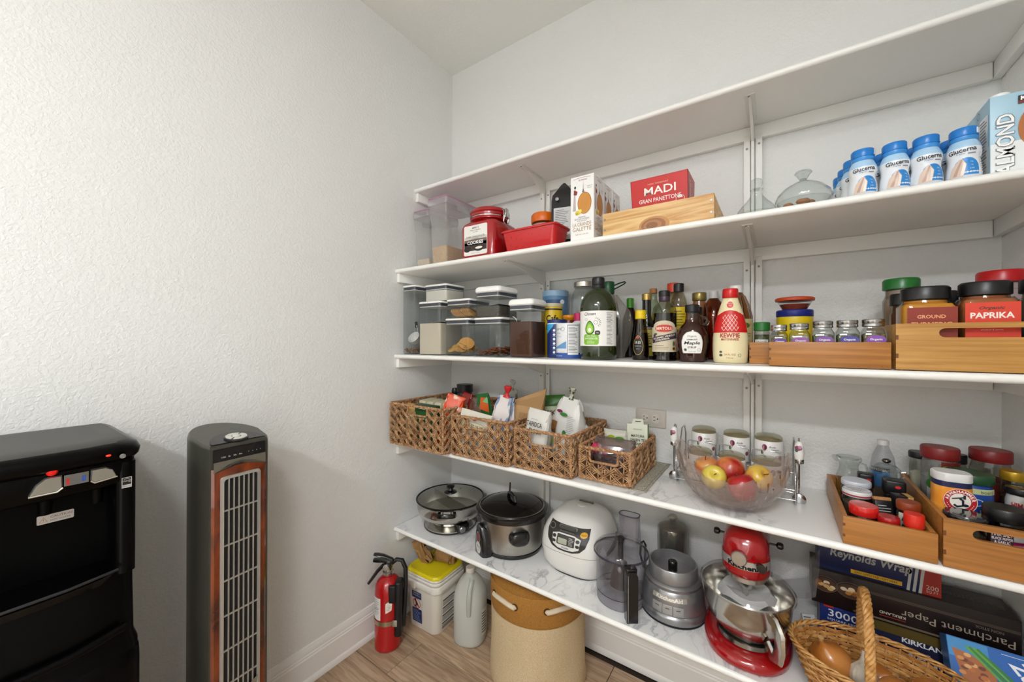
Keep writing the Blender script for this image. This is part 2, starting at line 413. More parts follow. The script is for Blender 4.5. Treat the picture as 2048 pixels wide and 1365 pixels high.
lamp = thing('ceiling_lamp', 'round white flush ceiling lamp, unseen, added as fill light', 'ceiling lamp', (1.68, -2.2, HC))  # unseen fixture, added to house the bounce fill
obj('lamp_base', G().lathe([(0.18, 0), (0.18, -0.03), (0.175, -0.035)], 40), mat('f2f0ec', 0.4), lamp)
obj('lamp_diffuser', G().lathe([(0.172, -0.035), (0.165, -0.065), (0.13, -0.088), (0.0, -0.098)], 40), mat('ffffff', 0.5, emit='f4f8ff', es=4), lamp)

# ------------------------------------------------------------------ shelves
SH = {1: (0.268, 2.033), 2: (0.379, 1.624), 3: (0.382, 1.228), 4: (0.382, 0.827), 5: (0.381, 0.426)}
WHITE = mat('f0efea', 0.35)
MARBLE = None
def marble():
    m, nt, b = newmat('marble_liner'); b.inputs['Roughness'].default_value = 0.3
    tc = nt.nodes.new('ShaderNodeTexCoord'); L = nt.links
    def vein(scale, dist, w, off):
        mp = nt.nodes.new('ShaderNodeMapping'); mp.inputs['Location'].default_value = (off, off * 2, 0); mp.inputs['Rotation'].default_value = (0, 0, 0.6); mp.inputs['Scale'].default_value = (1, 0.55, 1)
        n = nt.nodes.new('ShaderNodeTexNoise'); n.inputs['Scale'].default_value = scale; n.inputs['Detail'].default_value = 5; n.inputs['Distortion'].default_value = dist
        s = nt.nodes.new('ShaderNodeMath'); s.operation = 'SUBTRACT'; s.inputs[1].default_value = 0.5
        a = nt.nodes.new('ShaderNodeMath'); a.operation = 'ABSOLUTE'
        r = nt.nodes.new('ShaderNodeMapRange'); r.inputs[1].default_value = 0; r.inputs[2].default_value = w; r.inputs[3].default_value = 1; r.inputs[4].default_value = 0
        L.new(tc.outputs['Object'], mp.inputs[0]); L.new(mp.outputs[0], n.inputs['Vector']); L.new(n.outputs['Fac'], s.inputs[0]); L.new(s.outputs[0], a.inputs[0]); L.new(a.outputs[0], r.inputs[0])
        return r.outputs[0]
    v1 = vein(7, 1.2, 0.03, 0.3); v2 = vein(15, 0.8, 0.04, 2.2)
    n3 = nt.nodes.new('ShaderNodeTexNoise'); n3.inputs['Scale'].default_value = 5; L.new(tc.outputs['Object'], n3.inputs['Vector'])
    r3 = nt.nodes.new('ShaderNodeMapRange'); r3.inputs[1].default_value = 0.45; r3.inputs[2].default_value = 0.68; L.new(n3.outputs['Fac'], r3.inputs[0])
    mx = nt.nodes.new('ShaderNodeMath'); mx.operation = 'MAXIMUM'; L.new(v1, mx.inputs[0]); L.new(v2, mx.inputs[1])
    mu = nt.nodes.new('ShaderNodeMath'); mu.operation = 'MULTIPLY'; L.new(mx.outputs[0], mu.inputs[0]); L.new(r3.outputs[0], mu.inputs[1])
    ad = nt.nodes.new('ShaderNodeMath'); ad.operation = 'MULTIPLY_ADD'; ad.inputs[1].default_value = 0.16; L.new(r3.outputs[0], ad.inputs[0]); L.new(mu.outputs[0], ad.inputs[2])
    mc = nt.nodes.new('ShaderNodeMix'); mc.data_type = 'RGBA'; mc.inputs[6].default_value = lin('efeeec'); mc.inputs[7].default_value = lin('aaaaad'); L.new(ad.outputs[0], mc.inputs[0]); L.new(mc.outputs[2], b.inputs['Base Color'])
    return m
MARBLE = marble()
SCREW = mat('8a857c', 0.4, 0.7)
RAIL_X = (0.594, 1.393)
WHERE = {1: 'highest white wall shelf, empty on top, above the panettone box', 2: 'white wall shelf carrying the red cookie jar and blue capped bottles', 3: 'white wall shelf carrying oils, spices and clear food containers',
         4: 'marble lined wall shelf carrying the woven baskets', 5: 'lowest marble lined wall shelf carrying the kitchen appliances'}
for k, (dep, zt) in SH.items():
    s = thing('wall_shelf', WHERE[k], 'shelf', (0, 0, zt), group='pantry wall shelves')
    t = 0.019
    # board with a rounded nose
    prof = [(-0.0005, 0.0), (-dep + 0.008, 0.0)] + [(-dep + 0.0095 - 0.0095 * math.sin(a), -t / 2 + (t / 2) * math.cos(a)) for a in [PI * q / 8 for q in range(1, 8)]] + [(-dep + 0.008, -t), (-0.0005, -t)]
    obj('board', G().loft([[(x, y, z) for y, z in prof] for x in (0.001, XR - 0.001)]), WHITE, s, 40)
    if k in (3, 4, 5):
        g = G(); rows = []
        rnd = random.Random(k)
        for i in range(61):
            x = 0.004 + (XR - 0.008) * i / 60
            w = 0.004 * max(0, math.sin(i * 0.55 + k)) * (1 if i > 25 else 0.3)
            rows.append([(x, -dep + 0.006 + w * 0.8, 0.0008), (x, -dep + 0.02, 0.0014), (x, -0.003, 0.001)])
        g.loft(rows, False, False, loop=False)
        obj('shelf_liner', g, MARBLE if k > 3 else mat('f3f2ef', 0.3), s, 60)
    zc = -t; hb = 0.044
    obj('back_cleat', G().box(0.02, -0.019, zc - hb, XR - 0.02, -0.0005, zc - 0.0002, 0.0015), WHITE, s, 30)
    obj('side_cleat', G().box(0.0005, -dep + 0.012, zc - hb + 0.002, 0.019, -0.0005, zc - 0.0002, 0.0015), WHITE, s, 30)
    obj('side_cleat', G().box(XR - 0.019, -dep + 0.012, zc - hb + 0.002, XR - 0.0005, -0.0005, zc - 0.0002, 0.0015), WHITE, s, 30)
    # two steel brackets: wall leg with two flanges and a tapering arm
    for x in RAIL_X:
        zb = -t - 0.372 if k < 5 else -zt + 0.14
        g = G()
        g.box(x - 0.026, -0.0225, zb, x - 0.008, -0.0195, -t - 0.03)
        g.box(x + 0.008, -0.0225, zb, x + 0.026, -0.0195, -t - 0.03)
        g.box(x - 0.004, -0.036, zb, x + 0.004, -0.0195, -t - 0.0852)
        arm = dep - 0.055
        side = [(-0.0195, -0.0005 - t), (-arm, -0.0005 - t), (-arm, -0.006 - t), (-arm + 0.02, -0.009 - t)]
        for q in range(9):
            u = q / 8; side.append((-arm + 0.02 + (arm - 0.062) * u, -t - 0.009 - 0.052 * u ** 1.5))
        side += [(-0.036, -t - 0.085), (-0.0195, -t - 0.085)]
        g.loft([[(xx, y, z) for y, z in side] for xx in (x - 0.004, x + 0.004)])
        g.box(x - 0.013, -arm - 0.008, -t - 0.003, x + 0.013, -0.06, -t - 0.0004)
        br = obj('bracket', g, mat('e6e4de', 0.38), s, 30)
        for dx, z in ((-0.017, -t - 0.075), (0.017, -t - 0.065)):
            obj('screw', G().lathe([(0.0035, 0), (0.0035, 0.0012), (0.0015, 0.002)], 10, mt=basis((x + dx, -0.0225, z), (1, 0, 0), (0, 0, 1), (0, -1, 0))), SCREW, br)
        obj('screw', G().lathe([(0.0032, 0), (0.0032, 0.0012), (0.0012, 0.002)], 10, mt=basis((x - 0.002, -arm, -t - 0.003), (1, 0, 0), (0, 1, 0), (0, 0, -1))), SCREW, br)

# wall outlet, mounted sideways
OUT = thing('wall_outlet', 'beige duplex wall outlet mounted sideways behind the green tea box', 'outlet', (1.057, 0, 0.993))
PLATE = mat('c9c2b8', 0.4)
obj('cover_plate', G().rbox(0, 0, 0, 0.114, 0.07, 0.006, 0.004, 0, 3, 0.003, mt=basis((0, -0.0002, 0), (1, 0, 0), (0, 0, 1), (0, -1, 0))), PLATE, OUT)
for sx in (-0.0195, 0.0195):
    rcp = obj('receptacle', G().prism([(max(-0.0135, min(0.0135, 0.0172 * math.cos(a))), 0.0172 * math.sin(a)) for a in [2 * PI * q / 28 for q in range(28)]], 0.0022, mt=basis((sx, -0.006, 0), (1, 0, 0), (0, 0, 1), (0, -1, 0))), mat('d3ccc0', 0.4), OUT)
    dk = mat('17130f', 0.7)
    for zz in (-0.0064, 0.0064): obj('slot', G().box(sx - 0.008, -0.0085, zz - 0.0011, sx - 0.001, -0.008, zz + 0.0011), dk, rcp, 0)
    obj('slot', G().lathe([(0.0025, 0), (0.0025, 0.0005)], 12, mt=basis((sx + 0.0075, -0.008, 0), (1, 0, 0), (0, 0, 1), (0, -1, 0))), dk, rcp)
obj('screw', G().lathe([(0.002, 0), (0.002, 0.0008)], 10, mt=basis((0, -0.006, 0), (1, 0, 0), (0, 0, 1), (0, -1, 0))), PLATE, OUT)

# ================================================================== shelf 2 (upper, above eye level)
Z2 = TZ[2] + 0.0006
CLEAR = clear('f4f6f6', 0.05, 1.0); MILKY = clear('fafafa', 0.15, 0.5, 0.22, 'f6f6f4')
GLASS = clear('f2f5f4', 0.02, 1.5)
def cereal(loc, w, d, h, fill, grain, label):
    t = thing('cereal_container', label, 'container', loc, group='translucent cereal containers')
    hb = h - 0.03
    rings = []
    for z, e in ((0, -0.02), (0.008, -0.014), (hb * 0.72, -0.008), (hb * 0.80, 0.0), (hb * 0.86, 0.002), (hb, 0.004)):
        rings.append([(x, y, z) for x, y in rr(w + e, d + e, 0.012, 4)])
    obj('body', G().loft(rings, True, False), MILKY, t)
    lid = obj('lid', G().rbox(0, 0, hb - 0.004, w + 0.012, d + 0.012, 0.03, 0.013, 0.002, 4, 0.004), clear('f8f7f8', 0.15, 0.6, 0.4, 'f4f2f5'), t)
    obj('gasket', G().rbox(0, 0, hb + 0.0262, w + 0.009, d + 0.009, 0.0035, 0.012, 0, 4), mat('b77f9c', 0.5), lid)
    for sx in (-1, 1): obj('lid_tab', G().rbox(sx * (w / 2 + 0.007), 0, hb - 0.02, 0.004, d * 0.4, 0.03, 0.002, 0, 2), MILKY, lid)
    rings = [[(x, y, z) for x, y in rr(w + e - 0.006, d + e - 0.006, 0.01, 4)] for z, e in ((0.004, -0.02), (fill, -0.012))]
    stuff(obj('grain', G().loft(rings), grain, t))
RICE = two_tone('rice_fill', 'd9cdb8', 'c2a98a', 420, 0.35, 0.65, rough=0.8, bump=0.5)
OATS = two_tone('oat_fill', 'c9ab82', 'a98558', 300, 0.35, 0.65, rough=0.8, bump=0.6)
cereal((0.072, -0.185, Z2), 0.1, 0.2, 0.285, 0.055, RICE, 'shorter translucent cereal container with a little rice, nearest the left wall')
cereal((0.228, -0.232, Z2), 0.108, 0.2, 0.30, 0.085, OATS, 'tall translucent cereal container of oats beside the red cookie jar')

# red cookie jar
t = thing('cookie_jar', 'red ceramic cookie jar with clamp lid and paper label reading COOKIES', 'jar', (0.457, -0.25, Z2))
RED = mat('a01217', 0.22, coat=0.6)
w = 0.176
rings = [[(x, y, z) for x, y in rr(w - 2 * i, w - 2 * i, max(0.022 - i * 0.3, 0.004) + i * 0.9, 5)] for z, i in ((0, 0.004), (0.004, 0), (0.135, 0), (0.148, 0.004), (0.158, 0.014), (0.162, 0.022))]
rings.append([(0.072 * math.cos(a), 0.072 * math.sin(a), 0.166) for a in [PI / 4 * 0 + 2 * PI * (k + 0.5) / 24 for k in range(24)]])
obj('body', G().loft(rings), RED, t, 50)
lid = obj('lid', G().lathe([(0.076, 0.164), (0.082, 0.168), (0.082, 0.176), (0.079, 0.179), (0.084, 0.183), (0.084, 0.191), (0.08, 0.194), (0.084, 0.198), (0.083, 0.206), (0.074, 0.214), (0.05, 0.219), (0.0, 0.221)], 40), RED, t, 50)
CH = mat('c9c9c9', 0.15, 1.0)
g = G().tube([(0.086, -0.03, 0.20), (0.094, -0.03, 0.196), (0.097, -0.03, 0.17), (0.094, -0.03, 0.15)], 0.0022, 8).tube([(0.086, 0.0, 0.20), (0.094, 0.0, 0.196), (0.097, 0.0, 0.17), (0.094, 0.0, 0.15)], 0.0022, 8)
g.tube([(0.094, -0.03, 0.15), (0.096, -0.015, 0.138), (0.094, 0.0, 0.15)], 0.0022, 8).rbox(0.099, -0.015, 0.168, 0.005, 0.022, 0.036, 0.002, 0.001, 2)
obj('clasp', g, CH, t); obj('clasp_band', G().lathe([(0.0825, 0.1765), (0.0835, 0.1765), (0.0835, 0.1795), (0.0825, 0.1795)], 40, c0=False, c1=False), CH, t)
p = Print(front(w))
p.poly('e9e6e0', rr(0.122, 0.122, 0.006, 3, -0.005, 0.077), 0).poly('c9c5bd', rr(0.118, 0.034, 0.004, 2, -0.005, 0.074), 1)
p.poly('3b2a25', rr(0.118, 0.04, 0.004, 2, -0.005, 0.052), 1).poly('6d5a50', rr(0.118, 0.012, 0.003, 2, -0.005, 0.074), 2).poly('e9e6e0', rr(0.118, 0.016, 0.004, 2, -0.005, 0.026), 2)
p.poly('1c1412', ell(0.026, 0.012, 20, 0.014, 0.042), 3).poly('efe9dd', ell(0.019, 0.005, 16, 0.014, 0.044), 4).poly('1c1412', ell(0.018, 0.012, 20, -0.047, 0.042), 3)
p.text('2a2321', "MERRY'S", -0.005, 0.127, 0.007, bold=0.01).text('5d1d1d', 'Made in Columbus', -0.005, 0.118, 0.005).text('2a2321', 'Since 1994', -0.005, 0.110, 0.004)
p.text('1c1412', 'DARK CHOCOLATE', -0.005, 0.091, 0.0075, lift=3).text('1c1412', 'COVERED', -0.005, 0.081, 0.006, lift=3).text('ffffff', 'COOKIES', -0.005, 0.067, 0.0145, lift=5, bold=0.015, maxw=0.108)
p.text('555049', 'NET WT 12 OZ (340g)', -0.005, 0.024, 0.004, lift=4)
p.done(t)

# red loaf tin
t = thing('loaf_tin', 'bright red enamel loaf pan with a rolled rim on the shelf', 'loaf pan', (0.7, -0.282, Z2))
RED2 = two_tone('red_enamel', 'c41016', '9c0c10', 90, 0.62, 0.7, rough=0.25, coat=0.5)
o1 = [[(x, y, z) for x, y in rr(0.235 + e, 0.115 + e, 0.02, 5)] for z, e in ((0, -0.03), (0.003, -0.024), (0.082, 0.0))]
i1 = [[(x, y, z) for x, y in rr(0.235 + e, 0.115 + e, 0.018, 5)] for z, e in ((0.082, -0.006), (0.006, -0.03))]
obj('pan', G().loft(o1 + i1, True, True), RED2, t)
obj('rim', G().loft([[(x, y, z) for x, y in rr(0.235 + e, 0.115 + e, 0.022, 5)] for z, e in ((0.08, 0.0), (0.08, 0.012), (0.084, 0.014), (0.087, 0.01), (0.086, 0.0), (0.083, -0.004))], False, False), RED2, t)

# jar with orange lid behind the tin
t = thing('orange_lid_jar', 'clear plastic jar with an orange screw lid behind the red loaf pan', 'jar', (0.655, -0.14, Z2))
obj('body', G().lathe([(0.044, 0), (0.048, 0.006), (0.048, 0.135), (0.044, 0.15), (0.042, 0.16)], 28, c1=False), CLEAR, t)
obj('seasoning', G().lathe([(0.045, 0.003), (0.046, 0.15), (0.01, 0.152)], 24), mat('b98d86', 0.8, bump=0.4), t)
ORG = mat('e06a12', 0.35)
obj('lid', G().lathe([(0.05, 0.158), (0.051, 0.162), (0.051, 0.188), (0.046, 0.195), (0.02, 0.197), (0, 0.197)], 36), ORG, t)

# black coffee bag
t = thing('coffee_bag', 'black foil coffee bag with pointed folded top and white text panel', 'bag', (0.765, -0.165, Z2), rz=0.2)
rnd = random.Random(3); rings = []
for i, (z, ww, dd) in enumerate(((0, 0.082, 0.06), (0.01, 0.092, 0.068), (0.08, 0.096, 0.07), (0.16, 0.096, 0.064), (0.22, 0.094, 0.056), (0.245, 0.09, 0.036), (0.262, 0.062, 0.016), (0.285, 0.022, 0.007), (0.294, 0.004, 0.003))):
    rings.append([(x + rnd.uniform(-.0025, .0025), y + rnd.uniform(-.0025, .0025), z) for x, y in rr(ww, dd, min(ww, dd) * 0.2, 3)])
obj('bag_body', G().loft(rings), mat('1b1c1e', 0.28, coat=0.2), t, 30)
p = Print(front(0.075)); p.rect('c8c8c6', -0.032, 0.06, 0.036, 0.185).lines('55565a', -0.026, 0.07, 0.03, 0.178, 16, 0.3); p.done(t)
obj('valve', G().lathe([(0.007, 0), (0.007, 0.002), (0.004, 0.003)], 14, mt=basis((-0.02, -0.033, 0.222), (1, 0, 0), (0, 0, 1), (0, -1, 0))), mat('9a9a9a', 0.3), t)

# boxes of galettes
def galette(loc, label):
    t = thing('cookie_box', label, 'box', loc, group='white boxes of butter galettes')
    W, H = 0.083, 0.214
    obj('carton', G().rbox(0, 0, 0, W, W, H, 0.0012, 0.0008, 1), mat('ecebe8', 0.45), t, 20)
    for f in (front(W), right(W)):
        p = Print(f)
        p.oval('c98a3c', 0.009, 0.122, 0.0245, 0.036, 0, 28).ring('a9681f', 0.009, 0.122, 0.0245, 0.036, 0.002, 1)
        for k in range(5): p.line('b57527', [(-0.012 + k * 0.006, 0.098), (0.004 + k * 0.006, 0.146)], 0.0008, 1)
        p.oval('d8c23a', -0.013, 0.093, 0.011, 0.007, 2).oval('e9d75e', -0.006, 0.098, 0.006, 0.005, 3).oval('b9a628', -0.018, 0.089, 0.005, 0.004, 3)
        # tower silhouette and a figure in a long coat
        p.poly('6d6a68', [(0.0, 0.158), (0.0035, 0.17), (0.0045, 0.196), (0.0055, 0.17), (0.009, 0.158)], 1)
        p.poly('b8adb0', [(-0.033, 0.1), (-0.022, 0.1), (-0.0235, 0.15), (-0.02, 0.165), (-0.024, 0.172), (-0.03, 0.17), (-0.029, 0.15)], 1).oval('3a3030', -0.0245, 0.178, 0.0036, 0.0046, 2).poly('8b2d33', [(-0.03, 0.155), (-0.019, 0.152), (-0.016, 0.164), (-0.028, 0.17)], 2)
        p.text('8b2d33', 'St Michel', 0.003, 0.2, 0.0055, shear=0.2).line('8b2d33', [(-0.03, 0.205), (-0.015, 0.2075), (0, 0.2085), (0.015, 0.2075), (0.03, 0.205)], 0.0008)
        p.text('6d6a68', 'made in', 0.027, 0.176, 0.004).text('6d6a68', 'France', 0.027, 0.17, 0.004)
        p.text('43342c', 'FRENCH', 0, 0.077, 0.0045).text('43342c', 'BUTTER COOKIES', 0, 0.0705, 0.0045).text('43342c', 'WITH SEA SALT', 0, 0.0645, 0.0035)
        p.text('a3814f', 'LA GRANDE', 0, 0.053, 0.012, maxw=0.066).text('a3814f', 'GALETTE', 0, 0.0375, 0.013, maxw=0.066)
        p.text('a3814f', 'NET WT. 5.29 OZ', 0, 0.02, 0.004, maxw=0.06)
        p.done(t)
    p = Print(top(H)); p.rect('e4e2de', -0.03, -0.03, 0.03, 0.03); p.done(t)
galette((0.9285, -0.318, Z2), 'nearest white cookie box with a round golden galette, beside the pine crate')
galette((0.928, -0.2335, Z2), 'second white cookie box from the shelf edge, right behind the nearest one')
galette((0.9285, -0.149, Z2), 'third white cookie box from the shelf edge in the row of galettes')

# pine crate
PINE = two_tone('pine', 'e0bd85', 'c08a4c', 3.2, 0.38, 0.66, (0.9, 3, 9), rough=0.5, bump=0.12, detail=5, dist=2.2)
t = thing('pine_crate', 'shallow pale pine crate with a dark knot and nailed corners', 'crate', (1.159, -0.2, Z2))
W, D, H = 0.318, 0.32, 0.072
obj('front_board', G().box(-W / 2, -D / 2, 0, W / 2, -D / 2 + 0.011, H, 0.001), PINE, t, 30)
obj('back_board', G().box(-W / 2, D / 2 - 0.011, 0, W / 2, D / 2, H, 0.001), PINE, t, 30)
for s in (-1, 1): obj('end_board', G().box(s * (W / 2 - 0.0065) - 0.0062, -D / 2 + 0.0112, 0, s * (W / 2 - 0.0065) + 0.0062, D / 2 - 0.0112, H, 0.001), PINE, t, 30)
obj('bottom_board', G().box(-W / 2 + 0.013, -D / 2 + 0.0112, 0.002, W / 2 - 0.013, D / 2 - 0.0112, 0.009), PINE, t, 0)
for sx in (-1, 1):
    for z in (0.02, 0.053): obj('nail', G().lathe([(0.0035, 0), (0.0032, 0.0014)], 10, mt=basis((sx * (W / 2 - 0.007), -D / 2 - 0.0001, z), (1, 0, 0), (0, 0, 1), (0, -1, 0))), mat('8d8a85', 0.35, 0.9), t)
p = Print(front(D), 0.0003)
for k, c in enumerate(('b9854f', '96633a', 'a8754a', '8a5a36')):
    p.oval(c, 0.0 - 0.002 * k, 0.011, 0.044 - 0.009 * k, 0.026 - 0.0055 * k, k * 0.3, 30)
p.done(t, 0.5, 'knot')

# panettone box standing in the crate
t = thing('panettone_box', 'red panettone box lettered MADI standing in the pine crate', 'box', (1.155, -0.24, Z2 + 0.0095))
W, D, H = 0.172, 0.12, 0.17
rings = [[(x, y + (0.012 if z == 0 else 0), z) for x, y in rr(W - e, D - e, 0.003, 2)] for z, e in ((0, 0.012), (H, 0.0))]
obj('carton', G().loft(rings), mat('b5161c', 0.35), t, 20)
def slant(u, v, off=0.0):   # the front leans slightly
    return Vector((u, -D / 2 + 0.006 * 0 + (1 - v / H) * 0.018 - off, v))
p = Print(slant)
p.rect('c4201c', -0.08, 0.03, 0.084, H - 0.004, 0).rect('c9551f', -0.078, 0.004, 0.078, 0.078, 0.5).rect('d8742a', -0.07, 0.03, 0.07, 0.07, 0.8)
p.poly('e2b06a', [(-0.07, 0.05), (-0.06, 0.068), (-0.04, 0.08), (-0.01, 0.087), (0.02, 0.085), (0.05, 0.076), (0.068, 0.06), (0.075, 0.04), (0, 0.03)], 1, 2)
rnd = random.Random(5)
for k in range(26):
    u = rnd.uniform(-0.06, 0.06); v = 0.045 + rnd.uniform(0, 0.032) * (1 - abs(u) / 0.09); p.oval(rnd.choice(['efd08e', 'c98a40', '6b3a1e', 'f2dca6', 'b8722f', '4a2412']), u, v, rnd.uniform(0.004, 0.011), rnd.uniform(0.002, 0.005), 2 + k * 0.05, 10)
p.text('f6efe6', 'MADI', 0.005, 0.128, 0.024, bold=0.012, w=0.094, lift=3).text('f6efe6', 'GRAN PANETTONE', 0.004, 0.1, 0.0125, w=0.125, lift=3, bold=0.008).text('f0c9b0', 'FORNO TRADIZIONALE', 0.0, 0.149, 0.004, lift=3)
p.ring('f6efe6', 0.064, 0.087, 0.013, 0.013, 0.0009, 3).poly('f6efe6', [(0.057, 0.092), (0.071, 0.092), (0.068, 0.099), (0.064, 0.102), (0.06, 0.099)], 3).text('f6efe6', 'NOVITA', 0.064, 0.083, 0.004, lift=3)
p.done(t, 0.35)
p = Print(right(W)); p.lines('e8a59a', -0.04, 0.09, -0.005, 0.15, 9, 0.4); p.done(t)
obj('string_handle', G().tube([(-0.03, 0.0, H), (-0.025, -0.002, H + 0.012), (0.0, -0.004, H + 0.02), (0.008, -0.004, H + 0.022), (0.012, 0.0, H)], 0.001, 6), mat('7a4a2a', 0.8), t)

# two covered glass dishes
def dish(name, label, loc, R, zr, lidprof, knob, sx=1.0, petals=16, amp=0.03):
    t = thing(name, label, 'glass dish', loc, group='covered glass candy dishes')
    def flut(prof, n=64):
        return [[(r * (1 + amp * abs(math.sin(petals / 2 * 2 * PI * k / n))) * math.cos(2 * PI * k / n) * sx, r * (1 + amp * abs(math.sin(petals / 2 * 2 * PI * k / n))) * math.sin(2 * PI * k / n), z) for k in range(n)] for r, z in prof]
    obj('bowl', G().loft(flut([(R * 0.55, 0), (R * 0.62, 0.004), (R * 0.8, zr * 0.5), (R, zr), (R * 0.95, zr), (R * 0.74, zr * 0.5), (R * 0.5, 0.008)])), GLASS, t, 60)
    obj('lid', G().loft(flut(lidprof), False, True), GLASS, t, 60)
    obj('knob', G().lathe(knob, 20, sx=sx if False else 1), GLASS, t, 60)
    return t
t = dish('candy_dish', 'small covered glass dish with a ball knob, next to the pine crate', (1.411, -0.235, Z2), 0.044, 0.032, [(0.048, 0.03), (0.046, 0.04), (0.036, 0.055), (0.024, 0.068), (0.014, 0.082), (0.012, 0.094), (0.016, 0.1)],
         [(0.006, 0.098), (0.007, 0.102), (0.013, 0.108), (0.0155, 0.117), (0.013, 0.127), (0.005, 0.132)])
t = dish('candy_dish', 'wide covered glass dish holding orange candy, beside the blue capped bottles', (1.515, -0.285, Z2), 0.056, 0.03, [(0.058, 0.028), (0.06, 0.034), (0.054, 0.05), (0.04, 0.066), (0.02, 0.078), (0.008, 0.082), (0.007, 0.088)],
         [(0.007, 0.086), (0.01, 0.09), (0.014, 0.098), (0.019, 0.103), (0.016, 0.108), (0.012, 0.106), (0.006, 0.11)], petals=12)
g = G(); rnd = random.Random(9)
for k in range(16):
    a = rnd.uniform(0, 2 * PI); r = rnd.uniform(0, 0.034); g.ball((r * math.cos(a), r * math.sin(a), 0.015 + rnd.uniform(0, 0.016)), 0.012, 0.009, 0.007, 10, 6, mt=None)
stuff(obj('candy', g, mat('b8703a', 0.35), t))

# nutrition drink bottles
BLUE = mat('1f78c8', 0.3)
def shake(loc, rz, label, master=[None]):
    if master[0] is not None: return dup(master[0], loc, rz, label)
    t = thing('shake_bottle', label, 'bottle', loc, rz, group='white shake bottles with blue caps')
    prof = [(0.021, 0), (0.025, 0.003), (0.026, 0.012), (0.025, 0.026), (0.0226, 0.04), (0.023, 0.05), (0.0252, 0.06), (0.0246, 0.07), (0.0215, 0.079), (0.0188, 0.086), (0.0186, 0.092), (0.0192, 0.094), (0.0186, 0.096)]
    obj('body', G().lathe(prof, 32), mat('e4e9ee', 0.28), t, 60)
    obj('shoulder_tint', G().lathe([(0.0247, 0.0655), (0.0247, 0.0702), (0.0218, 0.0792), (0.0191, 0.0858)], 32, c0=False, c1=False), mat('a8cdea', 0.3), t, 60)
    c = obj('cap', G().lathe([(0.0205, 0.0955), (0.0208, 0.097), (0.0208, 0.112), (0.0195, 0.1145), (0, 0.1148)], 36), BLUE, t)
    obj('seal_band', G().lathe([(0.0195, 0.0855), (0.0203, 0.087), (0.0203, 0.0945), (0.0195, 0.0955)], 32), mat('3d8fd6', 0.3), t)
    g = G()
    for k in range(6): g.rbox(0, 0, 0, 0.0012, 0.003, 0.012, 0.0004, 0, 1, mt=R3(-0.5 + k * 0.09, 'Z') @ T3(0.0208, 0, 0.0985))
    obj('cap_mark', g, mat('dfe9f3', 0.4), c)
    p = Print(Cy(prof_fn(prof), -PI / 2, R=0.0245), 0.0004)
    p.text('2b2a3d', 'Glucerna', -0.002, 0.062, 0.0098, bold=0.02, w=0.04, rot=0.08).line('c9b55a', [(-0.016, 0.058), (0, 0.0585), (0.016, 0.061)], 0.0008).text('4f7fb5', 'original', -0.004, 0.054, 0.004, shear=0.2).rect('8d8aa0', 0.006, 0.052, 0.018, 0.0545)
    p.rect('2f86cf', 0.0, 0.006, 0.022, 0.03, 0, 6, 2).oval('2f86cf', 0.004, 0.03, 0.017, 0.015, 0, 20, 3)
    p.poly('d9c3b4', [(-0.02, 0.004), (0.0, 0.004), (0.004, 0.03), (-0.002, 0.044), (-0.008, 0.04), (-0.016, 0.026)], 1, 3).poly('b99a88', [(-0.014, 0.006), (-0.009, 0.006), (-0.001, 0.042), (-0.004, 0.041)], 2, 2).poly('efe3d9', [(-0.004, 0.006), (0.0, 0.006), (0.003, 0.03), (0.0, 0.036)], 2, 2)
    for k in range(4): p.text('dcecf8', ('10g', '4g', '160', '27')[k], 0.011, 0.034 - k * 0.0075, 0.003, lift=3)
    p.rect('eef0f2', 0.026, 0.01, 0.05, 0.058, 0, 6, 3).lines('3a3a42', 0.028, 0.012, 0.048, 0.056, 9, 0.35, nu=4)
    p.done(t, 0.35)
    t.scale = (1, 1, 0.93)
    master[0] = t
    return t
for (x, y, rz, lb) in ((1.622, -0.342, 0.05, 'front white shake bottle standing next to the wide glass dish'), (1.675, -0.342, 0.15, 'second front shake bottle from the glass dishes'), (1.724, -0.342, 0.12, 'third front shake bottle from the glass dishes'),
                       (1.7785, -0.342, -0.25, 'front shake bottle nearest the almond milk carton'), (1.614, -0.288, 0.1, 'shake bottle partly hidden behind the one next to the glass dish'), (1.609, -0.234, 0.1, 'third shake bottle back in the row behind the glass dish side'),
                       (1.605, -0.180, 0.1, 'farthest shake bottle back on the glass dish side'), (1.668, -0.288, 0.1, 'shake bottle whose cap shows between the first and second front bottles'), (1.722, -0.288, 0.1, 'shake bottle whose cap shows between the second and third front bottles'),
                       (1.776, -0.288, 0.0, 'shake bottle whose cap shows between the third and fourth front bottles')):
    shake((x, y, Z2), rz, lb)

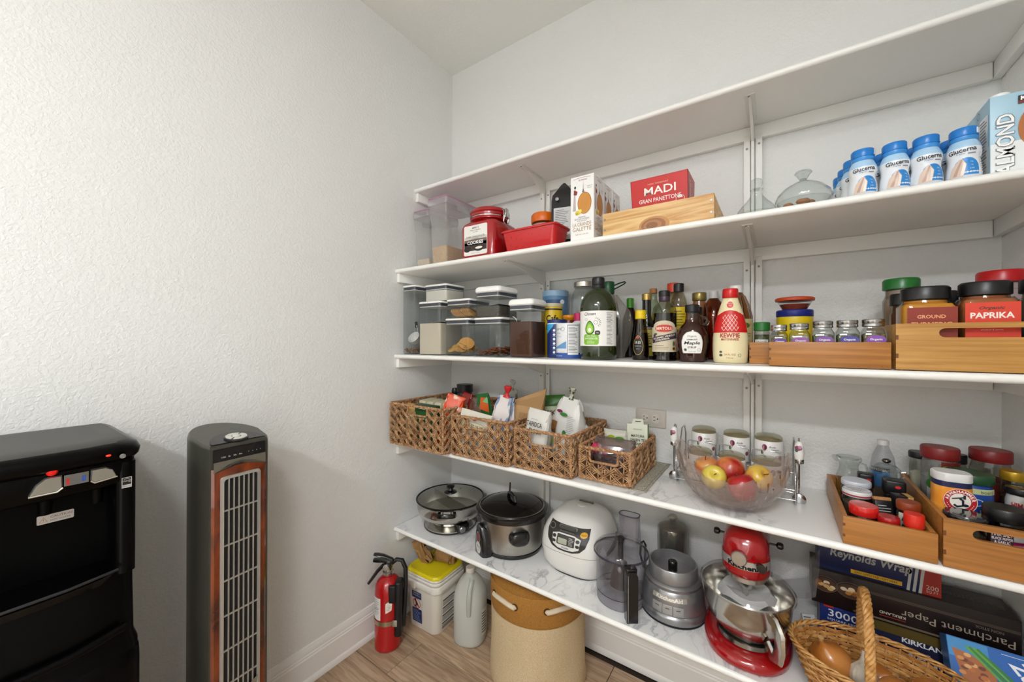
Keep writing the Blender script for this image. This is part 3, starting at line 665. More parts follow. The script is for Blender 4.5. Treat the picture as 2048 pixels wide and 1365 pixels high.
# almond milk cartons
def almond(loc, label):
    t = thing('milk_carton', label, 'carton', loc, group='light blue almond milk cartons')
    W, D, H = 0.096, 0.064, 0.158
    obj('carton', G().rbox(0, 0, 0, W, D, H, 0.002, 0.001, 2), mat('9fc4d6', 0.35), t, 25)
    obj('cap', G().lathe([(0.0135, 0), (0.0145, 0.001), (0.0145, 0.012), (0.012, 0.014), (0, 0.014)], 28, mt=T3(-0.026, 0, H)), mat('f2f2f0', 0.35), t)
    p = Print(front(D))
    p.rect('e9ecec', -0.047, 0.002, 0.047, 0.062, 0).poly('b06a35', ell(0.042, 0.052, 30, 0.03, 0.085), 1, 2)
    rnd = random.Random(4)
    for k in range(14): p.oval(rnd.choice(['c98a50', '8a4d22', 'd9a066', '9c5a2b']), 0.012 + rnd.uniform(0, 0.034), 0.05 + rnd.uniform(0, 0.07), 0.005, 0.013, 2 + 0.1 * k, 12)
    p.rect('2a2320', -0.012, 0.133, 0.047, 0.149, 3).rect('7a2420', -0.012, 0.133, 0.047, 0.138, 4).text('ffffff', 'KIRKLAND', 0.02, 0.1432, 0.008, bold=0.03, w=0.058, lift=5)
    p.text('5a6b74', 'ALMOND', -0.0285, 0.058, 0.0255, w=0.122, rot=PI / 2, lift=5, bold=0.035).text('f4f4f2', 'ALMOND', -0.0285, 0.058, 0.0235, w=0.119, rot=PI / 2, lift=6, bold=0.02)
    p.done(t, 0.35)
    p = Print(Pl((-W / 2, 0, 0), (0, -1, 0), (0, 0, 1))); p.rect('dfe6e8', -0.03, 0.002, 0.03, 0.06, 0).rect('eef1f2', -0.012, 0.01, 0.027, 0.128, 1).lines('4a4a50', -0.009, 0.014, 0.024, 0.124, 17, 0.35, 2).ring('3a4a50', -0.017, 0.143, 0.007, 0.007, 0.0012, 2); p.done(t, 0.35)
almond((1.860, -0.318, Z2), 'nearest almond milk carton lettered ALMOND with a white cap')
almond((1.862, -0.2525, Z2), 'second almond milk carton from the shelf edge')
almond((1.864, -0.187, Z2), 'third almond milk carton from the shelf edge, mostly hidden')

# ================================================================== shelf 3 (just below eye level)
Z3 = TZ[3] + 0.002
GREYBAND = mat('4a4b55', 0.4); LIDW = mat('f1f0ec', 0.35)
ACR = clear('eef0f0', 0.03, 1.1)
def pop(loc, w, d, h, label, tall_lid=False):
    """clear square storage container with a push-button style lid"""
    t = thing('storage_container', label, 'container', loc, group='clear square storage containers')
    hb = h - (0.024 if tall_lid else 0.008); r = 0.014
    wall = [[(x, y, z) for x, y in rr(w - e, d - e, r - e / 3, 5)] for z, e in ((0.0, 0.012), (0.002, 0.005), (0.006, 0.001), (hb, 0.0))]
    obj('body', G().loft(wall, True, False), ACR, t)
    obj('base_edge', G().loft([[(x, y, z) for x, y in rr(w - e, d - e, r, 5)] for z, e in ((0.0005, 0.014), (0.0025, 0.006), (0.0025, 0.012))], False, False), clear('b9bcbf', 0.05, 1.5), t)
    if tall_lid:
        l = [(hb - 0.001, 0.002), (hb + 0.004, -0.006), (hb + 0.016, -0.004), (hb + 0.0215, 0.003), (hb + 0.024, 0.012)]
    else:
        l = [(hb - 0.001, 0.0), (hb + 0.001, -0.004), (hb + 0.006, -0.003), (hb + 0.008, 0.004)]
    obj('lid', G().loft([[(x, y, z) for x, y in rr(w - e, d - e, r + 0.002, 5)] for z, e in l]), LIDW, t)
    obj('seal', G().loft([[(x, y, z) for x, y in rr(w - 0.005, d - 0.005, r - 0.002, 5)] for z in (hb - 0.013, hb - 0.0015)], True, True), GREYBAND, t)
    obj('seal_rim', G().loft([[(x, y, z) for x, y in rr(w - 0.004, d - 0.004, r - 0.002, 5)] for z in (hb - 0.017, hb - 0.0135)], True, True), mat('dcdcd8', 0.4), t)
    return t
def fill(t, name, w, d, z0, z1, m, bumpy=0.0, seed=1, tilt=0.0, k=None):
    r = 0.011; rnd = random.Random(seed); n = 10
    g = G(); g.loft([[(x, y, z) for x, y in rr(w - 0.006, d - 0.006, r, 4)] for z in (z0, z1 - 0.0001)], True, False)
    vs = []; fs = []
    for j in range(n + 1):
        for i in range(n + 1):
            u, v = i / n - 0.5, j / n - 0.5; e = 0 if i in (0, n) or j in (0, n) else rnd.uniform(0, bumpy)
            vs.append((u * (w - 0.0066), v * (d - 0.0066), z1 + e + tilt * u))
    fs = [(j * (n + 1) + i, j * (n + 1) + i + 1, (j + 1) * (n + 1) + i + 1, (j + 1) * (n + 1) + i) for j in range(n) for i in range(n)]
    g.add(vs, fs); return stuff(obj(name, g, m, t, 60))
FLOUR = mat('e0d3bd', 0.9, bump=0.25, bscale=300); SUGAR = mat('e6dfd2', 0.85, bump=0.3, bscale=500)
COCOA = mat('54321f', 0.9, bump=0.3, bscale=300)
CHIA = two_tone('chia_seed', '17130f', '8c8376', 520, 0.45, 0.62, rough=0.6, bump=0.6)
LENT = two_tone('dry_bean', '6e4a35', 'b08c70', 150, 0.4, 0.6, rough=0.55, bump=0.9, kind='voronoi')
# tall one by the wall with a measuring scoop
pop((0.068, -0.282, Z3), 0.086, 0.15, 0.316, 'tall narrow clear container holding beans and a white scoop, by the left wall')
t = bpy.context.scene.objects['storage_container']
g = G(); rnd = random.Random(2)
for k in range(150):
    a, b = rnd.uniform(-0.036, 0.036), rnd.uniform(-0.066, 0.066)
    if k < 90: b = -0.066 + rnd.uniform(0, 0.02)
    q = R3(rnd.uniform(0, PI), 'Z') @ R3(rnd.uniform(-0.6, 0.6), 'X'); g.ball((0, 0, 0), 0.0042, 0.0032, 0.0026, 7, 5, mt=T3(a, b, 0.007 + rnd.uniform(0, 0.02)) @ q)
stuff(obj('dry_beans', g, LENT, t))
sc = thing('measuring_scoop', 'white measuring scoop with a black handle standing in the tall bean container', 'scoop', (0.075, -0.305, Z3 + 0.034), rz=0.3)
mt = R3(0.95, 'X') @ R3(-0.15, 'Y')
cupo = [(0.012, -0.004), (0.02, 0.0), (0.026, 0.012), (0.028, 0.034), (0.0295, 0.036), (0.027, 0.036), (0.0245, 0.012), (0.018, 0.003), (0.0, 0.002)]
obj('cup', G().lathe([(r, z) for r, z in cupo], 28, mt=T3(0, 0, 0.024) @ mt), mat('e9e8e4', 0.4), sc)
obj('handle', G().tube([(-0.004, 0.012, 0.05), (-0.008, 0.012, 0.075), (-0.012, 0.012, 0.1)], [0.0048, 0.004, 0.006], 8, flat=0.5), mat('e9e8e4', 0.4), sc)
obj('grip', G().rbox(0, 0, 0, 0.014, 0.006, 0.03, 0.003, 0.002, 3, mt=T3(-0.0135, 0.012, 0.088) @ R3(-0.15, 'Y')), mat('1d1d1f', 0.4), sc)
# sugar on top of flour
t = pop((0.2055, -0.285, Z3), 0.137, 0.15, 0.234, 'clear container more than half full of flour, carrying a small container'); fill(t, 'flour', 0.137, 0.15, 0.003, 0.138, FLOUR, 0.004, 2, 0.01)
t = pop((0.2145, -0.27, Z3 + 0.2345), 0.137, 0.125, 0.077, 'small clear container of sugar stacked on the flour container'); fill(t, 'sugar', 0.137, 0.125, 0.003, 0.05, SUGAR, 0.002, 3)
# chips with crackers on top
t = pop((0.3675, -0.285, Z3), 0.132, 0.15, 0.155, 'clear container with a few broken chips, under the cracker container')
g = G(); rnd = random.Random(11)
for k in range(60):
    a, b = rnd.uniform(-0.05, 0.05), rnd.uniform(-0.06, 0.0); s = rnd.uniform(0.009, 0.017)
    q = T3(a, b, 0.018 + max(0, 0.035 - abs(a + 0.0) * 0.4) * rnd.uniform(0, 1.0)) @ R3(rnd.uniform(0, 6), 'Z') @ R3(rnd.uniform(-1.1, 1.1), 'X') @ R3(rnd.uniform(-0.8, 0.8), 'Y')
    rings = []
    for z in (0, 0.0016): rings.append([(x, y, z + 3.0 * x * x) for x, y in ell(s, s * 0.75, 12)])
    g.loft(rings, mt=q)
stuff(obj('chips', g, two_tone('chip', 'd6ad62', 'c08a3a', 60, rough=0.6), t, 50))
obj('chip', G().loft([[(x, y, z + 2.0 * y * y) for x, y in ell(0.034, 0.026, 16)] for z in (0, 0.002)], mt=T3(0.036, -0.05, 0.05) @ R3(1.25, 'X') @ R3(0.4, 'Y')), mat('c98f3f', 0.6), t, 50)
t = pop((0.3675, -0.282, Z3 + 0.1555), 0.132, 0.142, 0.08, 'clear container holding a slanted stack of round crackers')
cr = None
for k in range(9):
    loc = (0.328 + k * 0.0102, -0.316 + 0.001 * k, Z3 + 0.1555 + 0.0215 + (0.003 if k > 4 else 0))
    if cr is None:
        cr = obj('cracker', G().loft([[(x, y, z) for x, y in ell(r, r, 24)] for r, z in ((0.026, 0), (0.028, 0.001), (0.028, 0.0035), (0.026, 0.0045))], mt=R3(0.75, 'Y')), two_tone('cracker_bake', 'd1a367', 'b27d43', 40, rough=0.7), None); tag(cr, 'cracker closest to the flour container in the slanted stack', 'cracker', 'crackers in the clear container'); cr.location = loc
    else:
        c = cr.copy(); COL.objects.link(c); c.location = loc; c['label'] = ('second', 'third', 'fourth', 'fifth, middle', 'sixth', 'seventh', 'eighth', 'ninth and last')[k - 1] + ' cracker from the flour container in the slanted stack'
# almonds with chia on top
t = pop((0.5275, -0.285, Z3), 0.137, 0.15, 0.153, 'clear container with a layer of almonds, under the chia seeds')
g = G(); rnd = random.Random(21)
for k in range(170):
    a, b = rnd.uniform(-0.055, 0.055), rnd.uniform(-0.062, 0.06); h = 0.008 + rnd.uniform(0, 0.03) * (0.45 + 0.55 * (a + 0.055) / 0.11)
    q = T3(a, b, h) @ R3(rnd.uniform(0, 6.3), 'Z') @ R3(rnd.uniform(-0.5, 0.5), 'Y')
    g.loft([[(x, y, z) for y, z in ell(r, r * 0.62, 7)] for x, r in ((-0.0115, 0.001), (-0.006, 0.0058), (0.0, 0.0068), (0.006, 0.0048), (0.0115, 0.0008))], mt=q)
stuff(obj('almonds', g, two_tone('almond_skin', '8d4f2a', '6b3519', 120, rough=0.55), t, 60))
t = pop((0.512, -0.272, Z3 + 0.1535), 0.122, 0.137, 0.125, 'clear container of black chia seeds with a thick white lid', True); fill(t, 'chia_seeds', 0.122, 0.137, 0.003, 0.046, CHIA, 0.003, 5, 0.012)
t = pop((0.6775, -0.297, Z3), 0.106, 0.11, 0.217, 'tall clear container of brown cocoa powder with a thick white lid', True); fill(t, 'cocoa', 0.106, 0.11, 0.003, 0.132, COCOA, 0.003, 6)
obj('scoop_handle', G().tube([(-0.03, -0.03, 0.125), (-0.022, -0.042, 0.14), (-0.03, -0.045, 0.15), (-0.038, -0.045, 0.152)], 0.0018, 6), mat('e9e8e4', 0.4), t)

# ---- bottles and cans
def bottle(name, label, cat, loc, prof, m, cap=None, liquid=None, n=28, sx=1, sy=1, rz=0, group=None, capn='cap', p=2.0):
    t = thing(name, label, cat, loc, rz, group)
    obj('body', G().lathe(prof, n, sx=sx, sy=sy, c1=True, p=p), m, t, 50)
    if liquid:
        zl, lm = liquid; f = prof_fn(prof); lp = [(max(r - 0.0018, 0.001), max(z, 0.002)) for r, z in prof if z < zl] + [(max(f(zl) - 0.0018, 0.001), zl)]
        obj('contents', G().lathe(lp, n, sx=sx, sy=sy, p=p), lm, t, 50)
    if cap:
        for cp, cm in (cap if isinstance(cap, list) else [cap]): obj(capn, G().lathe(cp, 28), cm, t)
    return t
def capprof(r, z0, z1, b=0.002): return [(r - 0.001, z0), (r, z0 + 0.001), (r, z1 - b), (r - b, z1), (0, z1)]
BLK = mat('121214', 0.35); DARKG = mat('1c2410', 0.06, coat=0.4); AMBER = clear('8a4a16', 0.03, 1.2); BROWNLIQ = mat('3a1407', 0.15)
# light blue tub, yellow can, navy canister
t = bottle('blue_tub', 'light blue plastic tub behind the yellow coffee can', 'can', (0.675, -0.07, Z3), [(0.05, 0), (0.052, 0.004), (0.054, 0.24), (0.055, 0.25)], mat('5d87b0', 0.35), (capprof(0.0565, 0.25, 0.275), mat('8fb0cc', 0.3)))
p = Print(Cy(0.0545, -PI / 2 + 0.4), 0.0006); p.rect('35567f', -0.04, 0.215, 0.04, 0.235, 0, 10).oval('e8eef2', 0.035, 0.225, 0.01, 0.01, 1).lines('2b4563', -0.03, 0.1, 0.03, 0.2, 8, 0.4, nu=6); p.done(t)
t = bottle('coffee_can', 'yellow coffee can lettered Cafe beside the cocoa container', 'can', (0.716, -0.175, Z3), [(0.042, 0), (0.043, 0.003), (0.043, 0.197), (0.041, 0.2)], mat('d9b516', 0.4), (capprof(0.044, 0.196, 0.21), mat('c9c1a0', 0.3)), rz=0.5)
p = Print(Cy(0.043, -PI / 2), 0.0006); p.rect('1c1c40', -0.05, 0.183, 0.05, 0.189, 0, 12).text('171412', 'Cafe', 0.002, 0.15, 0.026, bold=0.02, w=0.05).text('171412', 'Latte', 0.004, 0.117, 0.026, bold=0.02, w=0.052)
p.done(t)
t = bottle('salt_canister', 'navy blue salt canister with a light blue swoosh', 'canister', (0.7855, -0.262, Z3), [(0.036, 0), (0.037, 0.002), (0.037, 0.124), (0.036, 0.126)], mat('1d2c66', 0.4), (capprof(0.037, 0.126, 0.14), mat('23306b', 0.35)), rz=0.3)
p = Print(Cy(0.037, -PI / 2), 0.0006); p.poly('39a5dc', [(-0.045, 0.085), (-0.03, 0.093), (-0.01, 0.112), (-0.005, 0.123), (-0.045, 0.123)], 0, 3).rect('e8eef2', -0.045, 0.123, 0.03, 0.1265, 0, 8)
for k in range(6): p.oval('e8eef2', -0.004, 0.1 - k * 0.016, 0.0045, 0.0045, 1).rect('9aa6cf', -0.01, 0.0925 - k * 0.016, 0.003, 0.0935 - k * 0.016, 1)
p.done(t)
t = bottle('orange_bottle', 'small orange capped bottle behind the salt canister', 'bottle', (0.784, -0.16, Z3), [(0.022, 0), (0.023, 0.004), (0.023, 0.13), (0.02, 0.143)], mat('6a2a1a', 0.3), ([(0.016, 0.142), (0.024, 0.15), (0.025, 0.158), (0.022, 0.163), (0, 0.164)], mat('d98a1c', 0.35)))
t = bottle('powder_can', 'white and blue powder can with a nutrition panel beside the avocado oil', 'can', (0.8585, -0.313, Z3), [(0.042, 0), (0.0435, 0.002), (0.0435, 0.119), (0.042, 0.122), (0.04, 0.1225)], mat('dfe0e0', 0.35), None, rz=0.25)
p = Print(Cy(0.0435, -PI / 2), 0.0006)
p.rect('2b4f96', -0.06, 0.001, 0.06, 0.02, 0, 14).poly('5f93c4', [(-0.06, 0.035), (-0.03, 0.045), (0.0, 0.06), (0.0, 0.035)], 0, 3).text('7a8f96', 'pure', -0.031, 0.1, 0.009).text('5fae9f', 'whey', -0.031, 0.088, 0.008).text('8fa3aa', 'lactose', -0.03, 0.077, 0.006)
p.rect('e8e8e6', 0.004, 0.014, 0.045, 0.116, 1, 8).rect('22305e', 0.004, 0.0135, 0.0055, 0.116, 2).rect('22305e', 0.004, 0.114, 0.045, 0.116, 2, 8).lines('5a5a60', 0.008, 0.02, 0.042, 0.11, 18, 0.35, 2, nu=6).ring('55606a', -0.012, 0.102, 0.007, 0.007, 0.0008, 2).text('e8eef2', 'NET 12.8 OZ', -0.03, 0.01, 0.004, lift=2); p.done(t)
t = bottle('pink_cap_bottle', 'white squeeze bottle with a hot pink cap behind the powder can', 'bottle', (0.842, -0.195, Z3), [(0.038, 0), (0.04, 0.005), (0.04, 0.09), (0.036, 0.115), (0.022, 0.132), (0.016, 0.138)], mat('d9d7d4', 0.4), (capprof(0.0185, 0.138, 0.167), mat('c81e62', 0.35)))
# large glass jar behind
t = bottle('glass_jar', 'empty clear glass jar with a steel lid behind the avocado oil', 'jar', (0.805, -0.062, Z3), [(0.05, 0), (0.052, 0.005), (0.052, 0.24), (0.046, 0.262), (0.039, 0.272), (0.039, 0.28)], GLASS, (capprof(0.043, 0.283, 0.304), mat('c8c3bb', 0.2, 1.0)), liquid=(0.14, mat('c9a878', 0.8)))
# avocado oil
P_OIL = [(0.05, 0), (0.057, 0.003), (0.0605, 0.012), (0.061, 0.04), (0.06, 0.044), (0.06, 0.16), (0.061, 0.164), (0.0605, 0.176), (0.056, 0.196), (0.046, 0.215), (0.033, 0.228), (0.023, 0.234), (0.0205, 0.24)]
t = bottle('oil_bottle', 'big dark green avocado oil bottle with white label and black cap', 'bottle', (0.965, -0.308, Z3), P_OIL, mat('202a0c', 0.08, coat=0.5), [([(0.0215, 0.236), (0.0225, 0.238), (0.0225, 0.246), (0.0205, 0.248), (0.0212, 0.25), (0.0212, 0.27), (0.019, 0.2735), (0, 0.2735)], BLK)], rz=0.12)
p = Print(Cy(0.06, -PI / 2), 0.0008)
p.rect('eceae6', -0.062, 0.045, 0.09, 0.159, 0, 22)
p.text('1a1a1a', 'Chosen', -0.012, 0.149, 0.0105, bold=0.01, shear=0.25, w=0.04)
av = [(-0.012 + 0.0155 * math.cos(a) * (1 - 0.28 * math.sin(a)), 0.104 + 0.0225 * math.sin(a)) for a in [2 * PI * k / 26 for k in range(26)]]
p.poly('1f3a12', av, 1, 2).poly('76b82a', [(-0.012 + (u + 0.012) * 0.84, 0.104 + (v - 0.104) * 0.86) for u, v in av], 2, 2).poly('a9d45e', [(-0.012 + (u + 0.012) * 0.62, 0.101 + (v - 0.104) * 0.66) for u, v in av], 3, 2).oval('f2f2e2', -0.0115, 0.0965, 0.0058, 0.0065, 4)
for k in range(7):
    a = -0.9 + k * 0.4; p.line('1a1a1a', [(0.008 + 0.011 * math.cos(a), 0.121 + 0.011 * math.sin(a)), (0.008 + 0.017 * math.cos(a), 0.121 + 0.017 * math.sin(a))], 0.0014, 2)
p.ring('1a1a1a', 0.008, 0.121, 0.0065, 0.0065, 0.0009, 0.5).poly('eceae6', ell(0.0056, 0.0056, 14, 0.008, 0.121), 0.6).ring('1a1a1a', -0.025, 0.131, 0.006, 0.003, 0.0007, 1)
p.oval('2a2a2a', 0.0135, 0.0875, 0.0085, 0.0072, 1, p=3).text('eceae6', 'OIL', 0.0135, 0.0875, 0.004, lift=3)
p.poly('7db52c', rr(0.052, 0.034, 0.007, 3, -0.008, 0.066), 1, 1).text('eceae6', '100% Pure', -0.008, 0.0775, 0.0052, lift=2).text('f5f5ee', 'AVOCADO OIL', -0.008, 0.069, 0.006, lift=2, bold=0.02, w=0.045).lines('dcebbd', -0.022, 0.052, 0.006, 0.063, 3, 0.35, 2)
p.rect('1a1a1a', 0.043, 0.128, 0.066, 0.13, 1, 3).text('1a1a1a', 'Nutrition Facts', 0.0545, 0.1535, 0.0035, maxw=0.024).lines('77777a', 0.043, 0.05, 0.066, 0.126, 18, 0.32, 1, nu=3).lines('55555a', 0.043, 0.131, 0.066, 0.15, 5, 0.3, 1, nu=3)
p.done(t, 0.5)
obj('grip_recess', G().rbox(0, 0, 0, 0.01, 0.02, 0.06, 0.004, 0.004, 3, mt=T3(0.058, 0.012, 0.08)), mat('0c0f06', 0.3), t)
# bagged bottle with green cap and loop
t = bottle('vinegar_bottle', 'bottle with a dark green loop handle cap wrapped in a clear bag', 'bottle', (0.935, -0.132, Z3), [(0.042, 0), (0.044, 0.004), (0.044, 0.15), (0.034, 0.2), (0.02, 0.235), (0.018, 0.245)], clear('b58a50', 0.05, 1.0), ([(0.021, 0.24), (0.022, 0.243), (0.022, 0.282), (0.02, 0.285), (0, 0.285)], mat('14502c', 0.35)), liquid=(0.15, mat('6a3412', 0.2)))
obj('cap_loop', G().tube([(0.02, 0, 0.27), (0.045, -0.004, 0.277), (0.064, -0.006, 0.28), (0.068, -0.006, 0.277), (0.06, -0.006, 0.271), (0.038, -0.003, 0.262), (0.02, 0, 0.256)], 0.0026, 8), mat('10331f', 0.4), t)
rnd = random.Random(8); rings = []
for z, a, b, cx in ((0.002, 0.05, 0.05, 0.012), (0.06, 0.062, 0.052, 0.022), (0.12, 0.066, 0.05, 0.028), (0.17, 0.058, 0.046, 0.026), (0.205, 0.04, 0.036, 0.014), (0.235, 0.026, 0.024, 0.004)):
    rings.append([(x + rnd.uniform(-.003, .003), y + rnd.uniform(-.003, .003), z) for x, y in ell(a, b, 22, cx, 0)])
obj('plastic_bag', G().loft(rings, False, False), clear('eceae6', 0.12, 0.9, 0.22, 'e2ddd4'), t, 25)
t = bottle('sesame_bottle', 'amber sauce bottle with a bright green cap behind the clear bag', 'bottle', (0.99, -0.045, Z3), [(0.028, 0), (0.03, 0.004), (0.03, 0.14), (0.014, 0.19)], AMBER, (capprof(0.0135, 0.19, 0.228), mat('3f8c1e', 0.35)), liquid=(0.14, BROWNLIQ))
# soy / sesame bottle with yellow cap
P_F = [(0.024, 0), (0.0262, 0.003), (0.0262, 0.03), (0.0245, 0.07), (0.021, 0.095), (0.018, 0.115), (0.0155, 0.13), (0.0155, 0.14)]
t = bottle('sesame_oil_bottle', 'small dark bottle with a yellow cap and black teardrop label', 'bottle', (1.0925, -0.262, Z3), P_F, clear('c4b490', 0.03, 1.2), (capprof(0.0172, 0.133, 0.162), mat('e0c214', 0.35)), liquid=(0.088, mat('1b0d06', 0.12)))
p = Print(Cy(prof_fn(P_F), -PI / 2 - 0.05, R=0.0255), 0.0007); tear = [(0.016 * math.cos(a) * (1 - 0.35 * max(0, math.sin(a))), 0.048 + 0.031 * math.sin(a)) for a in [2 * PI * k / 26 for k in range(26)]]
p.poly('151213', tear, 0, 3).line('c9a85a', tear, 0.0012, 1, True).oval('a8442a', -0.002, 0.073, 0.006, 0.004, 1).text('e8e4da', '太白', -0.001, 0.057, 0.009, lift=2).text('b9b4aa', 'SESAME OIL', 0, 0.045, 0.003, lift=2).text('b9b4aa', '150ml', 0, 0.036, 0.003, lift=2); p.done(t)
# slim dark bottle, gold cap
P_S = [(0.024, 0), (0.026, 0.003), (0.026, 0.11), (0.018, 0.138), (0.0145, 0.15), (0.0145, 0.2)]
t = bottle('wine_vinegar_bottle', 'slim dark bottle with a gold cap and yellow label', 'bottle', (1.0945, -0.197, Z3), P_S, mat('15120e', 0.08, coat=0.4), (capprof(0.0165, 0.2, 0.223), mat('b59a5a', 0.25, 0.8)))
p = Print(Cy(0.026, -PI / 2 + 0.35), 0.0007); p.rect('c5b55a', -0.026, 0.045, 0.03, 0.1, 0, 10).rect('15120e', -0.026, 0.1, 0.03, 0.11, 1, 8).text('e8e4da', 'ROSSO', 0.0, 0.105, 0.006, lift=2).lines('55481c', -0.02, 0.05, 0.02, 0.09, 5, 0.35, nu=6).rect('b9a43c', -0.026, 0.012, 0.03, 0.04, 0, 10); p.done(t)
t = bottle('cork_bottle', 'clear bottle closed with a cork behind the slim dark bottle', 'bottle', (1.083, -0.068, Z3), [(0.032, 0), (0.034, 0.004), (0.034, 0.17), (0.018, 0.205), (0.013, 0.215), (0.013, 0.235), (0.015, 0.237)], clear('dfe8d8', 0.02, 1.3), (capprof(0.0135, 0.238, 0.256), mat('b57a4e', 0.8)), liquid=(0.05, mat('6b5a2a', 0.2)))
# balsamic
P_B = [(0.03, 0), (0.0355, 0.002), (0.036, 0.008), (0.0335, 0.014), (0.035, 0.02), (0.036, 0.05), (0.036, 0.15), (0.033, 0.166), (0.024, 0.177), (0.0165, 0.183), (0.0155, 0.2)]
t = bottle('balsamic_bottle', 'balsamic vinegar bottle with a red oval badge on beige label', 'bottle', (1.1685, -0.27, Z3), P_B, clear('d8d8cc', 0.03, 1.3), [(capprof(0.0172, 0.2, 0.219), BLK), ([(0.0162, 0.186), (0.0166, 0.188), (0.0166, 0.2), (0.016, 0.201)], mat('3c2438', 0.35))], liquid=(0.148, mat('120a08', 0.1)), rz=0.2)
p = Print(Cy(0.036, -PI / 2), 0.0008)
lab = [(-0.045, 0.028), (0.045, 0.028), (0.045, 0.1), (0.03, 0.113), (0.012, 0.122), (-0.012, 0.122), (-0.03, 0.113), (-0.045, 0.1)]
p.rect('cbbfa5', -0.05, 0.028, 0.05, 0.104, 0, 16, 1).poly('cbbfa5', ell(0.036, 0.02, 26, 0, 0.104), 0.2, 4).oval('c33a28', 0, 0.1, 0.029, 0.0125, 1, 26, 4).ring('e8dcc4', 0, 0.1, 0.0285, 0.012, 0.0007, 2).text('f4ecdc', 'BERTOLLI', 0, 0.1, 0.0085, lift=3, bold=0.02, w=0.047)
p.rect('3a2a3c', -0.043, 0.062, 0.043, 0.08, 1, 14, 1, rot=0.2).text('e9dfcc', 'BALSAMIC VINEGAR', 0.0, 0.0745, 0.0055, lift=2, bold=0.02, rot=0.2, w=0.07).text('e9dfcc', 'OF MODENA', -0.006, 0.066, 0.0055, lift=2, bold=0.02, rot=0.2)
p.oval('3c5a2a', -0.026, 0.083, 0.006, 0.003, 2).oval('4a2a4c', -0.03, 0.078, 0.005, 0.005, 2.5).oval('2e7a3c', 0.029, 0.053, 0.0032, 0.008, 1).oval('c33a28', 0.034, 0.053, 0.0022, 0.008, 1.2).oval('d9a52a', 0.03, 0.038, 0.006, 0.006, 1).oval('3a2413', 0.03, 0.038, 0.0042, 0.0042, 2).lines('8a7a60', -0.03, 0.034, 0.015, 0.05, 3, 0.25, 1, nu=6)
p.done(t, 0.55)
# two tall bottles behind
t = bottle('rice_vinegar_bottle', 'clear bottle with a red cap and yellow label behind the balsamic bottle', 'bottle', (1.149, -0.05, Z3), [(0.032, 0), (0.034, 0.004), (0.034, 0.16), (0.022, 0.215), (0.018, 0.235)], clear('e6dfc2', 0.03, 1.2), (capprof(0.021, 0.238, 0.272), mat('d8401a', 0.35)), liquid=(0.15, mat('c9962c', 0.3)))
p = Print(Cy(0.034, -PI / 2 + 0.5), 0.0008); p.rect('e0c81c', -0.04, 0.11, 0.04, 0.165, 0, 12); p.done(t)
t = bottle('cooking_wine_bottle', 'clear bottle with a black cap and yellow label beside the red capped one', 'bottle', (1.186, -0.145, Z3), [(0.026, 0), (0.028, 0.004), (0.028, 0.16), (0.024, 0.2), (0.0155, 0.225)], clear('ded8c8', 0.03, 1.2), (capprof(0.0165, 0.228, 0.256), BLK), liquid=(0.1, mat('b08a4a', 0.3)))
p = Print(Cy(0.028, -PI / 2 + 0.3), 0.0008); p.rect('d9bd1c', -0.035, 0.1, 0.035, 0.175, 0, 12).lines('6b5a14', -0.02, 0.11, 0.02, 0.165, 6, 0.3, nu=5); p.done(t)
# maple syrups
P_M = [(0.028, 0), (0.034, 0.002), (0.0365, 0.012), (0.037, 0.022), (0.0385, 0.026), (0.0425, 0.045), (0.043, 0.06), (0.041, 0.08), (0.034, 0.1), (0.024, 0.112), (0.019, 0.12), (0.0175, 0.14), (0.0175, 0.146)]
def maple(loc, label, rz, level):
    t = bottle('syrup_bottle', label, 'bottle', loc, P_M, clear('c9a688', 0.03, 1.3), ([(0.0185, 0.146), (0.0195, 0.147), (0.0195, 0.166), (0.0175, 0.168), (0, 0.168)], BLK), liquid=(level, mat('4a1606', 0.08)), sy=0.72, rz=rz, group='maple syrup bottles')
    obj('finger_loop', G().tube([(0.026, 0, 0.108), (0.036, 0, 0.112), (0.04, 0, 0.122), (0.034, 0, 0.13), (0.02, 0, 0.134)], 0.0032, 8), clear('d8c0a0', 0.03, 1.4), t)
    return t
t = maple((1.2535, -0.3, Z3), 'maple syrup jug with a white label lettered Maple, beside the mayonnaise', 0.15, 0.125)
fM = prof_fn(P_M); SM = lambda u, v, off=0.0: Vector(((fM(v) + off) * math.sin(u / 0.042), -(fM(v) + off) * math.cos(u / 0.042) * 0.72 - off * 0.4, v))
p = Print(SM, 0.0009); lab = [(-0.026, 0.026), (0.026, 0.026), (0.028, 0.03), (0.0285, 0.062), (0.025, 0.076), (0.016, 0.086), (0.0, 0.09), (-0.016, 0.086), (-0.025, 0.076), (-0.0285, 0.062), (-0.028, 0.03)]
p.poly('e9e7e1', lab, 0, 5).line('222222', [(u * 0.95, 0.058 + (v - 0.058) * 0.95) for u, v in lab], 0.0005, 1, True).text('222222', 'Organic', 0, 0.0745, 0.0072, shear=0.15).text('222222', 'VERMONT', 0, 0.0655, 0.0045, bold=0.02).text('222222', 'Maple', 0, 0.0545, 0.0115, shear=0.2, bold=0.02, w=0.042).text('222222', 'SYRUP', 0, 0.043, 0.0058, bold=0.025).oval('3a4a3a', -0.018, 0.036, 0.004, 0.004, 1).ring('555555', 0.019, 0.036, 0.0045, 0.0045, 0.0006, 1).text('222222', '12.5 FL OZ', 0, 0.0305, 0.003); p.done(t, 0.5)
maple((1.249, -0.215, Z3), 'half hidden syrup jug behind the labelled maple syrup', 0.4, 0.08)
